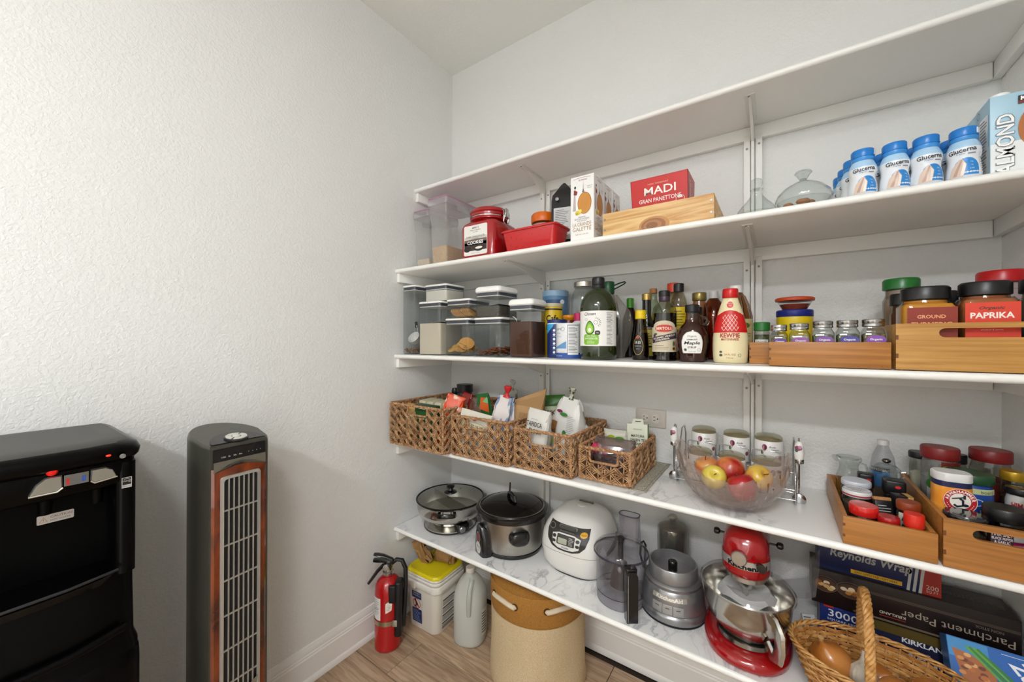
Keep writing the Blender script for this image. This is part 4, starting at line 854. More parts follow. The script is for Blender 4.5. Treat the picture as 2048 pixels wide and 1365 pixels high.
t = bottle('gold_cap_bottle', 'amber bottle with a gold cap behind the maple syrup', 'bottle', (1.247, -0.13, Z3), [(0.025, 0), (0.026, 0.004), (0.026, 0.13), (0.024, 0.165), (0.019, 0.19), (0.018, 0.2)], clear('d6b088', 0.03, 1.2), ([(0.021, 0.196), (0.022, 0.198), (0.022, 0.22), (0.0205, 0.222), (0, 0.222)], mat('8c7a44', 0.3, 0.7)), liquid=(0.12, mat('7a3a12', 0.15)))
t = bottle('honey_bottle', 'honey bottle with a white cap behind the gold capped bottle', 'bottle', (1.279, -0.045, Z3), [(0.036, 0), (0.038, 0.004), (0.038, 0.14), (0.028, 0.19), (0.014, 0.21)], clear('c98a4a', 0.03, 1.2), (capprof(0.0145, 0.208, 0.235), mat('e6e4e0', 0.4)), liquid=(0.16, mat('a0541a', 0.15)))
# mayonnaise
P_K = [(0.038, 0), (0.042, 0.003), (0.0435, 0.02), (0.0445, 0.045), (0.044, 0.07), (0.0405, 0.1), (0.034, 0.13), (0.027, 0.155), (0.0215, 0.172), (0.019, 0.182), (0.0185, 0.186)]
t = bottle('mayonnaise_bottle', 'cream mayonnaise squeeze bottle with red netting print and red cap', 'bottle', (1.3505, -0.288, Z3), P_K, mat('e6d9ae', 0.35), [([(0.0195, 0.183), (0.0205, 0.185), (0.0195, 0.207), (0.018, 0.209), (0, 0.209)], mat('c4120f', 0.3))], rz=0.06, sy=0.75)
fK = prof_fn(P_K); SK = lambda u, v, off=0.0: Vector(((fK(v) + off) * math.sin(u / 0.044), -(fK(v) * 0.75 + off) * math.cos(u / 0.044), v))
p = Print(SK, 0.0006)
p.rect('c4120f', -0.058, 0.085, 0.058, 0.135, 0, 20, 6).poly('c4120f', [(-0.058, 0.13), (0.058, 0.13), (0.04, 0.138), (0.02, 0.145), (0, 0.148), (-0.02, 0.145), (-0.04, 0.138)], 0.2, 4)
for s in (-1, 1):
    for k in range(-4, 5):
        pts = []
        for q in range(9):
            v = 0.09 + 0.045 * q / 8; u = k * 0.0105 + s * (v - 0.112) * 0.72
            if abs(u) < 0.024: pts.append((u, v))
        if len(pts) > 1: p.line('f3ded0', pts, 0.001, 2)
p.text('a81c22', 'KEWPIE', 0, 0.077, 0.012, bold=0.03, w=0.05).text('a81c22', 'MAYONNAISE', 0, 0.066, 0.0065, bold=0.015, w=0.043)
p.oval('c9352a', 0, 0.163, 0.0135, 0.0095, 1).text('f3ded0', 'DELICIOUS', 0, 0.166, 0.003, lift=2).text('f3ded0', 'MAYO', 0, 0.161, 0.003, lift=2)
p.text('b0602a', '24 FL OZ', 0, 0.024, 0.005).text('b0602a', '710 mL', 0, 0.0145, 0.004).oval('4a4a42', -0.023, 0.031, 0.004, 0.003, 1).oval('4a4a42', -0.023, 0.022, 0.0045, 0.0035, 1).ring('4a4a42', 0.024, 0.022, 0.0045, 0.0045, 0.0009, 1)
p.done(t, 0.4)
t = bottle('cider_bottle', 'large ribbed amber bottle with a white cap behind the mayonnaise', 'bottle', (1.352, -0.125, Z3), [(0.042, 0), (0.045, 0.005), (0.046, 0.11), (0.044, 0.14), (0.036, 0.175), (0.024, 0.205), (0.018, 0.215)], clear('caa880', 0.03, 1.2), (capprof(0.019, 0.214, 0.238), mat('e8e6e2', 0.35)), liquid=(0.1, mat('5a1c0c', 0.15)))
g = G()
for k in range(12):
    a = 2 * PI * k / 12; g.tube([(r * math.cos(a), r * math.sin(a), z) for r, z in ((0.0462, 0.11), (0.0445, 0.14), (0.0365, 0.175), (0.0245, 0.205))], 0.0012, 5)
obj('ribs', g, mat('7a4a22', 0.3), t)
p = Print(Cy(0.0458, -PI / 2 + 0.5), 0.0008); p.rect('c9bd84', -0.03, 0.05, 0.05, 0.13, 0, 12).oval('5a6b2a', 0.01, 0.11, 0.012, 0.008, 1).lines('6b5a2a', -0.02, 0.06, 0.03, 0.095, 5, 0.3, nu=5); p.done(t)

# ---- bamboo trays
def bamboo(name, c1, c2):
    return two_tone(name, c1, c2, 5, 0.3, 0.7, (1.2, 20, 26), rough=0.38, bump=0.06, detail=5, dist=0.4)
BAM = bamboo('bamboo_dark', 'b87c3c', '95602a'); BAM2 = bamboo('bamboo_light', 'c8984f', 'a87432')
def tray(label, x0, x1, y0, y1, z, h, m, slot=None, th=0.009):
    t = thing('bamboo_tray', label, 'tray', ((x0 + x1) / 2, (y0 + y1) / 2, z), group='bamboo organizer trays'); W, D = x1 - x0, y1 - y0
    if slot:
        for nm, yy in (('front_panel', -D / 2), ('back_panel', D / 2 - th)):
            a, b, c, d = slot    # slot from a to b in x, c to d in z
            n = 6; r = (d - c) / 2; hole = [(a + r + r * math.cos(q), (c + d) / 2 + r * math.sin(q)) for q in [PI / 2 + PI * k / n for k in range(n + 1)]] + [(b - r + r * math.cos(q), (c + d) / 2 + r * math.sin(q)) for q in [-PI / 2 + PI * k / n for k in range(n + 1)]]
            hole = hole[::-1] if False else hole
            outer = []
            N = len(hole)
            # match the outer rectangle to the hole point by point
            for (u, v) in hole:
                if u <= a + r + 1e-6: outer.append((-W / 2, 0 if v < (c + d) / 2 - r * 0.5 else (h if v > (c + d) / 2 + r * 0.5 else v)))
                else: outer.append((W / 2, 0 if v < (c + d) / 2 - r * 0.5 else (h if v > (c + d) / 2 + r * 0.5 else v)))
            vs = []; fs = []
            for yq in (yy, yy + th):
                vs += [(u, yq, v) for u, v in outer] + [(u, yq, v) for u, v in hole]
            for j in range(N):
                k = (j + 1) % N; o2 = 2 * N
                fs += [(j, k, N + k, N + j), (o2 + k, o2 + j, o2 + N + j, o2 + N + k), (N + j, N + k, o2 + N + k, o2 + N + j), (j, o2 + j, o2 + k, k)]
            obj(nm, G().add(vs, fs), m, t, 30)
    else:
        obj('front_panel', G().box(-W / 2, -D / 2, 0, W / 2, -D / 2 + th, h, 0.0008), m, t, 30); obj('back_panel', G().box(-W / 2, D / 2 - th, 0, W / 2, D / 2, h, 0.0008), m, t, 30)
    for s in (-1, 1): obj('end_panel', G().box(s * (W / 2 - th / 2) - th / 2 + 0.0001, -D / 2 + th + 0.0002, 0, s * (W / 2 - th / 2) + th / 2 - 0.0001, D / 2 - th - 0.0002, h - 0.0005, 0.0008), m, t, 30)
    obj('base_panel', G().box(-W / 2 + th, -D / 2 + th, 0.0005, W / 2 - th, D / 2 - th, 0.005), m, t, 0)
    for z2 in (h * 0.3, h * 0.7): obj('finger_joint', G().box(-W / 2 - 0.0003, -D / 2 - 0.0003, z2 - h * 0.05, -W / 2 + 0.004, -D / 2 + 0.003, z2 + h * 0.05), mat('6b3d16', 0.5), t, 0)
    return t
TB = tray('low bamboo tray behind the row of small spice jars', 1.397, 1.662, -0.298, -0.04, Z3, 0.058, BAM)
TA = tray('long low bamboo tray holding five square spice jars in front', 1.443, 1.664, -0.378, -0.302, Z3, 0.059, BAM)
TC = tray('tall light bamboo tray with a slot handle, holding big spice jars', 1.671, 1.931, -0.378, -0.05, Z3, 0.099, BAM2, slot=(-0.066, 0.066, 0.069, 0.088))
# square spice jars with silver lids
SIL = mat('b9b9b8', 0.22, 1.0)
def spice(loc, w, h, herb, oval, word, label, rz=0.0):
    t = thing('spice_jar', label, 'spice jar', loc, rz, group='square spice jars with silver lids')
    obj('glass', G().loft([[(x, y, z) for x, y in rr(w - e, w - e, 0.006, 4)] for z, e in ((0, 0.004), (0.003, 0), (h * 0.72, 0), (h * 0.79, 0.007), (h * 0.82, 0.01), (h * 0.86, 0.01))], True, False), clear('e6eae6', 0.03, 1.2), t)
    obj('herb', G().loft([[(x, y, z) for x, y in rr(w - 0.004 - e, w - 0.004 - e, 0.005, 3)] for z, e in ((0.002, 0.002), (h * 0.66, 0), (h * 0.7, 0.01))]), herb, t)
    obj('lid', G().lathe([(w * 0.44, h * 0.84), (w * 0.47, h * 0.85), (w * 0.47, h * 0.9), (w * 0.45, h * 0.91), (w * 0.47, h * 0.925), (w * 0.47, h * 0.985), (w * 0.44, h), (0, h)], 30), SIL, t)
    p = Print(front(w), 0.0004); p.rect('e8e6e4', -w * 0.3, h * 0.06, w * 0.44, h * 0.5, 0).oval(oval, 0.002, h * 0.55, w * 0.4, h * 0.1, 1).text('f4f2f6', 'Organic', 0.002, h * 0.56, w * 0.15, lift=2, bold=0.02, maxw=w * 0.66).text('f4f2f6', 'spice', 0.005, h * 0.5, w * 0.075, lift=2).text('4a4a48', word, 0.004, h * 0.37, w * 0.1, lift=2, maxw=w * 0.6); p.done(t)
HG = two_tone('herb_green', '6b7050', '4a4f38', 160, rough=0.9, bump=0.6); HB = two_tone('herb_brown', '8a7a4a', '5c4a30', 160, rough=0.9, bump=0.6); HP = two_tone('herb_pale', 'b9a98c', '8d8a6c', 160, rough=0.9, bump=0.6)
for x, w, h, hb, ov, wd, lb in ((1.4635, 0.037, 0.097, HB, '5a3f86', 'thyme', 'spice jar nearest the green capped jar'), (1.505, 0.042, 0.1, HP, '8d4f9a', 'basil', 'spice jar second from the green capped jar, pinkish purple oval'), (1.5505, 0.042, 0.104, HG, '7d4f9c', 'parsley', 'middle of the five square spice jars'), (1.5955, 0.042, 0.105, HG, '4f4496', 'oregano', 'spice jar with a blue violet oval, fourth in the row'), (1.6405, 0.042, 0.106, HB, '8449a8', 'rosemary', 'square spice jar at the end beside the tall bamboo tray')):
    spice((x, -0.34, Z3 + 0.0055), w, h, hb, ov, wd, lb)
# green capped spice bottle
t = bottle('herb_bottle', 'round herb bottle with a green cap in the bamboo tray beside the mayonnaise', 'spice jar', (1.425, -0.268, Z3 + 0.0055), [(0.017, 0), (0.0185, 0.002), (0.0185, 0.078), (0.016, 0.085)], clear('e0e4dc', 0.03, 1.2), (capprof(0.0195, 0.084, 0.108), mat('1f6a2a', 0.35)), liquid=(0.074, HG))
p = Print(Cy(0.0185, -PI / 2), 0.0005); p.rect('e4e6e2', -0.017, 0.05, 0.017, 0.06, 0, 6).text('1f2a20', 'ORGANIC', 0, 0.055, 0.0055, lift=1, w=0.026).text('e4e6e2', 'CARDAMOM', 0, 0.045, 0.005, lift=1, w=0.026).rect('1f3a2a', -0.017, 0.02, 0.017, 0.05, 0, 6); p.done(t)
# stacked tubs
t = thing('snack_tub', 'yellow plastic tub with a navy lid behind the spice jars', 'tub', (1.5015, -0.15, Z3 + 0.0055))
obj('tub', G().lathe([(0.036, 0), (0.038, 0.003), (0.0425, 0.1), (0.044, 0.118), (0.043, 0.126)], 36), mat('e0c414', 0.35), t); obj('lid', G().lathe([(0.0435, 0.126), (0.0445, 0.128), (0.0445, 0.143), (0.042, 0.146), (0, 0.146)], 36), mat('1e2a7c', 0.35), t)
t = thing('salsa_cup', 'small clear cup of red powder with an orange lid on the navy lid', 'cup', (1.5015, -0.15, Z3 + 0.152))
obj('cup', G().lathe([(0.028, 0), (0.03, 0.002), (0.042, 0.026)], 32, c1=False), CLEAR, t); obj('powder', G().lathe([(0.028, 0.001), (0.0365, 0.016), (0, 0.017)], 28), mat('8a3418', 0.8, bump=0.4), t)
obj('lid', G().lathe([(0.044, 0.025), (0.047, 0.026), (0.0475, 0.033), (0.042, 0.036), (0, 0.036)], 32), mat('c0431a', 0.4), t)
# big spice jars in the tall tray
def bigjar(loc, w, d, hb, h, body, powder, capm, label, prints=None, rz=0, r=None, cat='spice jar'):
    t = thing('big_spice_jar', label, cat, loc, rz, group='large spice jars in the tall bamboo tray')
    rc = r or 0.012
    obj('jar', G().loft([[(x, y, z) for x, y in rr(w - e, d - e, max(rc, 0.004), 5)] for z, e in ((0, 0.006), (0.004, 0), (hb * 0.94, 0), (hb, 0.01))], True, False), body, t)
    obj('powder', G().loft([[(x, y, z) for x, y in rr(w - 0.004 - e, d - 0.004 - e, max(rc - 0.002, 0.003), 5)] for z, e in ((0.002, 0.004), (hb * 0.92, 0), (hb * 0.97, 0.008))]), powder, t)
    cr = min(w, d) * 0.46
    obj('neck', G().lathe([(cr * 0.96, hb - 0.001), (cr * 0.92, hb + 0.006), (cr * 0.92, h - 0.028)], 28, sx=w / d if w > d else 1), body, t); obj('neck_powder', G().lathe([(cr * 0.86, hb * 0.95), (cr * 0.86, h - 0.03)], 24, sx=w / d if w > d else 1), powder, t)
    obj('cap', G().lathe([(cr + 0.001, h - 0.028), (cr + 0.003, h - 0.027), (cr + 0.003, h - 0.004), (cr, h), (0, h + 0.001)], 32, sx=(w / d) ** 0.6 if w > d else 1), capm, t)
    if prints:
        p = Print(front(d), 0.0006); prints(p); p.done(t)
    return t
CJ = clear('ece6dc', 0.03, 1.0)
TUR = mat('d99a14', 0.8, bump=0.3); PAP = mat('b06a3a', 0.8, bump=0.3)
bigjar((1.7265, -0.325, Z3 + 0.0055), 0.084, 0.066, 0.14, 0.174, CJ, TUR, BLK, 'large jar of yellow turmeric with label GROUND and black cap', lambda p: p.rect('8a2a12', -0.034, 0.02, 0.04, 0.128, 0).text('f0a878', 'GROUND', 0.002, 0.108, 0.0075, bold=0.02, w=0.042).text('f0a878', 'TURMERIC', 0.002, 0.092, 0.009, bold=0.02, w=0.06))
bigjar((1.8125, -0.325, Z3 + 0.0055), 0.078, 0.066, 0.145, 0.178, CJ, PAP, BLK, 'large jar of paprika with a bright red orange label', lambda p: p.rect('d8402a', -0.036, 0.02, 0.037, 0.134, 0).text('4a3012', 'Organic', 0.0, 0.122, 0.008, shear=0.3, bold=0.02, w=0.034).text('f2ece4', 'PAPRIKA', 0.0, 0.108, 0.012, bold=0.03, w=0.058).text('f2d8c8', 'smoked & sweet', 0.0, 0.079, 0.003))
bigjar((1.889, -0.325, Z3 + 0.0055), 0.062, 0.06, 0.142, 0.179, CJ, mat('8c8784', 0.7), BLK, 'large jar with a purple label and black cap at the right wall', lambda p: p.rect('3c1e6e', -0.024, 0.02, 0.03, 0.13, 0).text('e6e0ee', 'GARLIC', 0.003, 0.1, 0.008, w=0.04))
bigjar((1.7215, -0.155, Z3 + 0.0055), 0.07, 0.07, 0.17, 0.216, clear('e4e6e2', 0.03, 1.2), mat('b49a86', 0.8), mat('1f6a2a', 0.3), 'tall clear jar with a dark green lid at the back of the tall tray', r=0.034)
bigjar((1.708, -0.24, Z3 + 0.0055), 0.044, 0.044, 0.13, 0.17, CJ, mat('6a3a1c', 0.8), BLK, 'small brown spice jar behind the turmeric jar', r=0.02)
bigjar((1.776, -0.235, Z3 + 0.0055), 0.045, 0.045, 0.13, 0.172, CJ, mat('3a2a1c', 0.8), BLK, 'small black capped spice jar between turmeric and paprika', r=0.02)
bigjar((1.826, -0.235, Z3 + 0.0055), 0.045, 0.045, 0.13, 0.172, CJ, mat('7a3a1c', 0.8), BLK, 'small black capped spice jar behind the paprika', r=0.02)
bigjar((1.884, -0.165, Z3 + 0.0055), 0.076, 0.076, 0.175, 0.218, clear('eae6e6', 0.03, 1.0, 0.12), mat('c9b8b4', 0.8), mat('b8141a', 0.3), 'tall jar with a wide red lid at the back by the right wall', r=0.037)

# ================================================================== shelf 4 (baskets, bowl, spice trays)
Z4 = TZ[4] + 0.002
HYA = two_tone('hyacinth', '7a5030', 'd0a87c', 55, 0.28, 0.72, rough=0.6, bump=0.5, detail=3)
HYAD = two_tone('hyacinth_rope', '84593a', 'c49a6e', 90, 0.3, 0.7, rough=0.6, bump=0.5)
def rope(g, pts, r, pitch=0.012, closed=False):
    pts = [Vector(p) for p in pts]
    if closed: pts = pts + [pts[0]]
    path = []
    for a, b in zip(pts, pts[1:]):
        m = max(1, int((b - a).length / 0.0035)); path += [a + (b - a) * k / m for k in range(m)]
    path.append(pts[-1])
    for ph in (0, PI):
        out = []; s = 0
        for i, p in enumerate(path):
            t = (path[min(i + 1, len(path) - 1)] - path[max(i - 1, 0)]).normalized(); a = Vector((0, 0, 1)) if abs(t.z) < 0.8 else Vector((1, 0, 0)); u = t.cross(a).normalized(); w = t.cross(u)
            if i: s += (p - path[i - 1]).length
            q = ph + 2 * PI * s / pitch; out.append(p + (u * math.cos(q) + w * math.sin(q)) * r * 0.45)
        g.tube(out, r * 0.68, 5)
def woven_panel(W, H, mp, hole=None, seed=1, c=0.041, c2=0.037):
    """open caning: upright pairs, level pairs and both diagonals, each strand a flat ribbon; mp maps (u, v, depth) to space"""
    g = G(); rnd = random.Random(seed); nx = max(3, round(W / c)); nz = max(2, round(H / c2)); cx, cz = W / nx, H / nz
    def inside(u, v):
        if not (-0.0005 <= u <= W + 0.0005 and -0.0005 <= v <= H + 0.0005): return False
        return not (hole and hole[0] - 0.004 < u < hole[1] + 0.004 and hole[2] - 0.004 < v < hole[3] + 0.006)
    def strand(p, q, ph, r, d0):
        L = math.hypot(q[0] - p[0], q[1] - p[1]); m = max(2, int(L / 0.008)); run = []
        for k in range(m + 1):
            t = k / m; u, v = p[0] + (q[0] - p[0]) * t, p[1] + (q[1] - p[1]) * t
            if inside(u, v): run.append(mp(u, v, d0 + 0.0028 * math.sin(ph + L * t / cx * PI)))
            else:
                if len(run) > 1: g.tube(run, r, 5, flat=0.75)
                run = []
        if len(run) > 1: g.tube(run, r, 5, flat=0.75)
    for i in range(nx + 1):
        for o in (-0.0042, 0.0038): strand((i * cx + o, 0), (i * cx + o + rnd.uniform(-.001, .001), H), i * PI, 0.0034, 0.0)
    for j in range(nz + 1):
        for o in (-0.003, 0.003): strand((0, j * cz + o), (W, j * cz + o), j * PI, 0.0025, 0.002)
    for i in range(nx): strand(((i + 0.5) * cx, 0), ((i + 0.5) * cx, H), 0, 0.0045, -0.0065)
    for i in range(-nz - 1, nx + 1):
        for o in (-0.0036, 0.0036):
            u0 = (i + 0.5) * cx + o * 1.3
            strand((u0, 0), (u0 + nz * cx, H), i * PI + 1, 0.0029, 0.0045); strand((u0 + nz * cx, 0), (u0, H), i * PI, 0.0029, 0.0055)
    return g
def basket(label, x0, x1, y0, y1, z, h, hole, seed):
    t = thing('woven_basket', label, 'basket', ((x0 + x1) / 2, (y0 + y1) / 2, z), group='woven hyacinth baskets'); W, D = x1 - x0, y1 - y0
    stuff(obj('front_weave', woven_panel(W - 0.012, h - 0.008, lambda u, v, d: (u - W / 2 + 0.006, -D / 2 + 0.008 - d, v + 0.004), hole, seed), HYA, t, 60))
    stuff(obj('back_weave', woven_panel(W - 0.012, h - 0.008, lambda u, v, d: (u - W / 2 + 0.006, D / 2 - 0.008 + d, v + 0.004), None, seed + 1), HYA, t, 60))
    for s in (-1, 1):
        stuff(obj('side_weave', woven_panel(D - 0.012, h - 0.008, lambda u, v, d, s=s: (s * (W / 2 - 0.008 + d), u - D / 2 + 0.006, v + 0.004), None, seed + 2), HYA, t, 60))
    for z2, r, nm in ((h, 0.0062, 'rim'), (0.006, 0.006, 'foot_rim')):
        g = G(); rope(g, [(x, y, z2) for x, y in rr(W - 0.008, D - 0.008, 0.01, 2)], r, closed=True); obj(nm, g, HYAD, t, 60)
    for sx in (-1, 1):
        for sy in (-1, 1):
            g = G(); rope(g, [(sx * (W / 2 - 0.006), sy * (D / 2 - 0.006), 0.006), (sx * (W / 2 - 0.006), sy * (D / 2 - 0.006), h)], 0.0055); obj('corner_post', g, HYAD, t, 60)
    if hole:
        a, b, c, d = hole; g = G(); o = lambda u, v: (u - W / 2 + 0.006, -D / 2 + 0.005, v + 0.004)
        rope(g, [o(a, d), o(a, c + 0.006), o(a + 0.006, c), o(b - 0.006, c), o(b, c + 0.006), o(b, d)], 0.0045); obj('handle_edge', g, HYAD, t, 60)
    obj('base', G().box(-W / 2 + 0.012, -D / 2 + 0.012, 0.003, W / 2 - 0.012, D / 2 - 0.012, 0.008), HYAD, t, 0)
    return t
basket('largest woven basket in the corner by the left wall, holding boxes and an orange bag', 0.02, 0.358, -0.425, -0.035, Z4, 0.182, (0.115, 0.235, 0.14, 0.176), 11)
basket('second woven basket from the left wall, holding a kraft paper bag', 0.366, 0.654, -0.392, -0.04, Z4, 0.16, (0.085, 0.185, 0.115, 0.152), 23)
basket('third woven basket from the left wall, holding the tapioca flour', 0.664, 0.9, -0.375, -0.045, Z4, 0.142, (0.065, 0.165, 0.09, 0.134), 37)
basket('smallest woven basket, holding the matcha box, on a woven mat', 0.91, 1.09, -0.35, -0.05, Z4 + 0.0035, 0.106, (0.035, 0.13, 0.058, 0.098), 51)
# mat under the smallest basket
t = thing('woven_mat', 'grey beige woven place mat under the smallest basket', 'mat', (1.024, -0.178, Z4))
obj('mat_field', G().box(-0.108, -0.165, 0, 0.108, 0.165, 0.0028, 0.0006), two_tone('mat_weave', '8f8a78', 'c4bfae', 260, 0.4, 0.6, rough=0.8, bump=0.6), t, 30)
p = Print(top(0.0028), 0.0002); p.line('5c5848', [(-0.1, -0.157), (0.1, -0.157), (0.1, 0.157), (-0.1, 0.157)], 0.0014, 0, True); p.done(t, 0.8, 'mat_stitch')

# ---- things in the baskets
def pouch(w, d, h, seed, waist=0.0, topw=0.9, jit=0.004, n=5):
    rnd = random.Random(seed); rings = []
    for i, f in enumerate((0, 0.04, 0.3, 0.6, 0.82, 0.93, 1.0)):
        th = d * (1, 1.0, 1.0, 0.9, 0.6, 0.28, 0.08)[i] * (0.8 if i == 0 else 1); ww = w * (0.92 if i == 0 else 1 - (1 - topw) * f ** 3 - waist * math.sin(PI * f))
        rings.append([(x + rnd.uniform(-jit, jit), y + rnd.uniform(-jit, jit) * (0.5 if i > 4 else 1), f * h + rnd.uniform(-jit, jit) * (0.6 if 0 < i else 0)) for x, y in rr(ww, th, min(ww, th) * 0.4, n)])
    return G().loft(rings)
def bag(name, label, cat, loc, w, d, h, m, seed, rot=(0, 0, 0), pr=None, topw=0.9, jit=0.004, smooth=40, tie=None):
    t = thing(name, label, cat, loc); t.rotation_euler = rot
    obj('bag_body', pouch(w, d, h, seed, 0, topw, jit), m, t, smooth)
    if pr: p = Print(front(d), 0.004); pr(p); p.done(t)
    if tie is not None:
        rnd = random.Random(seed + 5); rings = [[(x + rnd.uniform(-.002, .002), y + rnd.uniform(-.002, .002), h - 0.004 + z) for x, y in ell(r, r * 0.7, 10)] for z, r in ((0, 0.016), (0.012, 0.007), (0.018, 0.006), (0.028, 0.012), (0.04, 0.017), (0.046, 0.012))]
        obj('tied_top', G().loft(rings), tie, t, 30)
    return t
B1, B2, B3, B4 = Z4 + 0.0105, Z4 + 0.0105, Z4 + 0.0105, Z4 + 0.014
# basket one
bag('corn_bag', 'cream and yellow dried food bag in the corner basket', 'bag', (0.075, -0.34, B1), 0.07, 0.07, 0.165, two_tone('corn_pack', 'd8c79a', 'c08a3a', 14, 0.45, 0.55, rough=0.4), 1, (0.05, 0.1, 0.2))
t = thing('patty_box', 'dark green box lettered VEGGIE PATTI in the corner basket', 'box', (0.182, -0.335, B1)); t.rotation_euler = (0.06, 0, -0.05)
obj('carton', G().rbox(0, 0, 0, 0.13, 0.036, 0.166, 0.001, 0.0006, 1), mat('1f4a26', 0.4), t, 20); p = Print(front(0.036)); p.text('e4e8da', 'VEGGIE PATTI', 0.005, 0.154, 0.0095, bold=0.02, w=0.09).rect('2f6a34', -0.06, 0.02, 0.06, 0.14, 0); p.done(t)
for k in range(4):
    t = thing('rice_cake_pack', ('pale rice cake pack nearest the left wall in the corner basket', 'second pale rice cake pack in the corner basket', 'third pale rice cake pack in the corner basket', 'pale rice cake pack nearest the orange bag')[k], 'packet', (0.075 + k * 0.047, -0.235, B1), group='pale rice cake packs'); t.rotation_euler = (0.05, 0.03 * k, 0.1)
    obj('wrapper', G().rbox(0, 0, 0, 0.043, 0.09, 0.172, 0.012, 0.01, 3), mat('c9c2a4', 0.35, bump=0.3, bscale=60), t)
bag('orange_snack_bag', 'crumpled orange red snack bag leaning out of the corner basket', 'bag', (0.29, -0.342, B1), 0.086, 0.06, 0.225, two_tone('orange_pack', 'd94a18', 'e8d5c0', 16, 0.56, 0.62, rough=0.3, coat=0.3), 7, (0.0, 0.25, 0.3), jit=0.007, smooth=25)
bag('red_snack_bag', 'dark red foil bag behind the orange snack bag', 'bag', (0.31, -0.25, B1), 0.07, 0.05, 0.225, mat('8a1a18', 0.3, coat=0.3), 9, (0, 0.15, -0.2), jit=0.006, smooth=25)
t = bottle('black_lid_jar', 'jar with a black screw lid at the back of the corner basket', 'jar', (0.19, -0.105, B1), [(0.036, 0), (0.038, 0.004), (0.038, 0.19), (0.034, 0.2)], mat('2a2420', 0.2), (capprof(0.04, 0.2, 0.238), BLK))
t = bottle('black_knob_jar', 'small black topped grinder beside the black lid jar', 'grinder', (0.125, -0.105, B1), [(0.02, 0), (0.02, 0.15), (0.015, 0.175)], mat('2e2a26', 0.3), ([(0.012, 0.175), (0.016, 0.185), (0.018, 0.2), (0.014, 0.214), (0, 0.217)], BLK))
# basket two
bag('zip_bag', 'clear zip bag of pink brown snack at the left of the second basket', 'bag', (0.41, -0.255, B2), 0.066, 0.05, 0.205, clear('eadfd8', 0.1, 0.9, 0.35, 'b08a78'), 12, (0, -0.08, 0.15), jit=0.006)
t = bag('seasoning_packet', 'green and orange foil seasoning packet in the second basket', 'packet', (0.448, -0.23, B2 + 0.05), 0.06, 0.02, 0.18, mat('2a6a34', 0.3, coat=0.3), 13, (0.15, -0.15, 0.3), lambda p: p.poly('d9642a', [(-0.02, 0.12), (0.02, 0.1), (0.026, 0.165), (-0.005, 0.17)], 1).poly('e8d9a8', [(-0.02, 0.06), (0.02, 0.05), (0.015, 0.09)], 1).poly('6ac08a', [(0.0, 0.15), (0.024, 0.14), (0.024, 0.17)], 2))
t = bag('flour_paper_bag', 'white paper flour bag with handwriting in front of the second basket', 'bag', (0.452, -0.355, B2), 0.15, 0.032, 0.17, mat('d9d4c4', 0.7), 14, (0.0, 0.14, 0.08), lambda p: p.oval('c23a2a', 0.005, 0.145, 0.011, 0.008, 1).text('3a3a3a', 'FLOUR', 0.05, 0.148, 0.008).rect('cfc5a4', -0.06, 0.09, 0.06, 0.13, 0).text('1c1c1c', '루가루', 0.02, 0.112, 0.02, w=0.06).ring('2a3a6a', 0.02, 0.112, 0.042, 0.02, 0.001, 1), topw=1.0, jit=0.002)
bag('striped_bag', 'striped white and blue bag with a twisted red top in the second basket', 'bag', (0.535, -0.295, B2), 0.11, 0.065, 0.235, two_tone('striped_pack', 'd8cfcc', '7a8fa8', 9, 0.52, 0.56, (3, 3, 0.6), rough=0.35), 15, (0.0, 0.18, 0.1), tie=mat('c4242a', 0.4), topw=0.55, jit=0.006, smooth=30)
t = thing('kraft_bag', 'brown kraft paper bag folded at the top in the second basket', 'bag', (0.618, -0.245, B2)); t.rotation_euler = (-0.02, 0.1, 0.35)
rnd = random.Random(4); rings = [[(x + rnd.uniform(-.002, .002), y + rnd.uniform(-.002, .002) + (0.012 if z > 0.2 else 0), z + (0.03 * (x / 0.06) if z > 0.2 else 0)) for x, y in rr(w_, d_, 0.006, 3)] for z, w_, d_ in ((0, 0.11, 0.065), (0.06, 0.125, 0.07), (0.15, 0.134, 0.07), (0.195, 0.138, 0.054), (0.215, 0.14, 0.014), (0.235, 0.14, 0.005))]
obj('bag_body', G().loft(rings), mat('b08a5c', 0.75, bump=0.15, bscale=90), t, 25)
p = Print(front(0.07), 0.001); p.rect('a07a4c', -0.02, 0.1, 0.055, 0.17, 0).rect('d4d0c6', 0.022, 0.13, 0.052, 0.168, 1).rect('e8e4da', -0.02, 0.1, -0.006, 0.128, 1).text('222222', '28', -0.013, 0.114, 0.012, rot=PI / 2, lift=2).lines('7a5a34', -0.002, 0.105, 0.018, 0.165, 9, 0.25); p.done(t)
bag('black_grain_bag', 'black rice bag at the back of the second basket', 'bag', (0.46, -0.135, B2), 0.11, 0.06, 0.2, two_tone('black_rice', '1a1a1c', '55534e', 200, 0.55, 0.65, rough=0.35), 17, (0, 0.1, 0.1), jit=0.006)
bag('knotted_clear_bag', 'clear plastic bag tied in a knot at the back of the second basket', 'bag', (0.405, -0.075, B2), 0.1, 0.05, 0.235, clear('f0efec', 0.1, 1.0, 0.25, 'e0dcd4'), 18, (0, 0.2, 0), tie=clear('f0efec', 0.1, 1.0, 0.4, 'e8e4dc'), topw=0.5, jit=0.008, smooth=25)
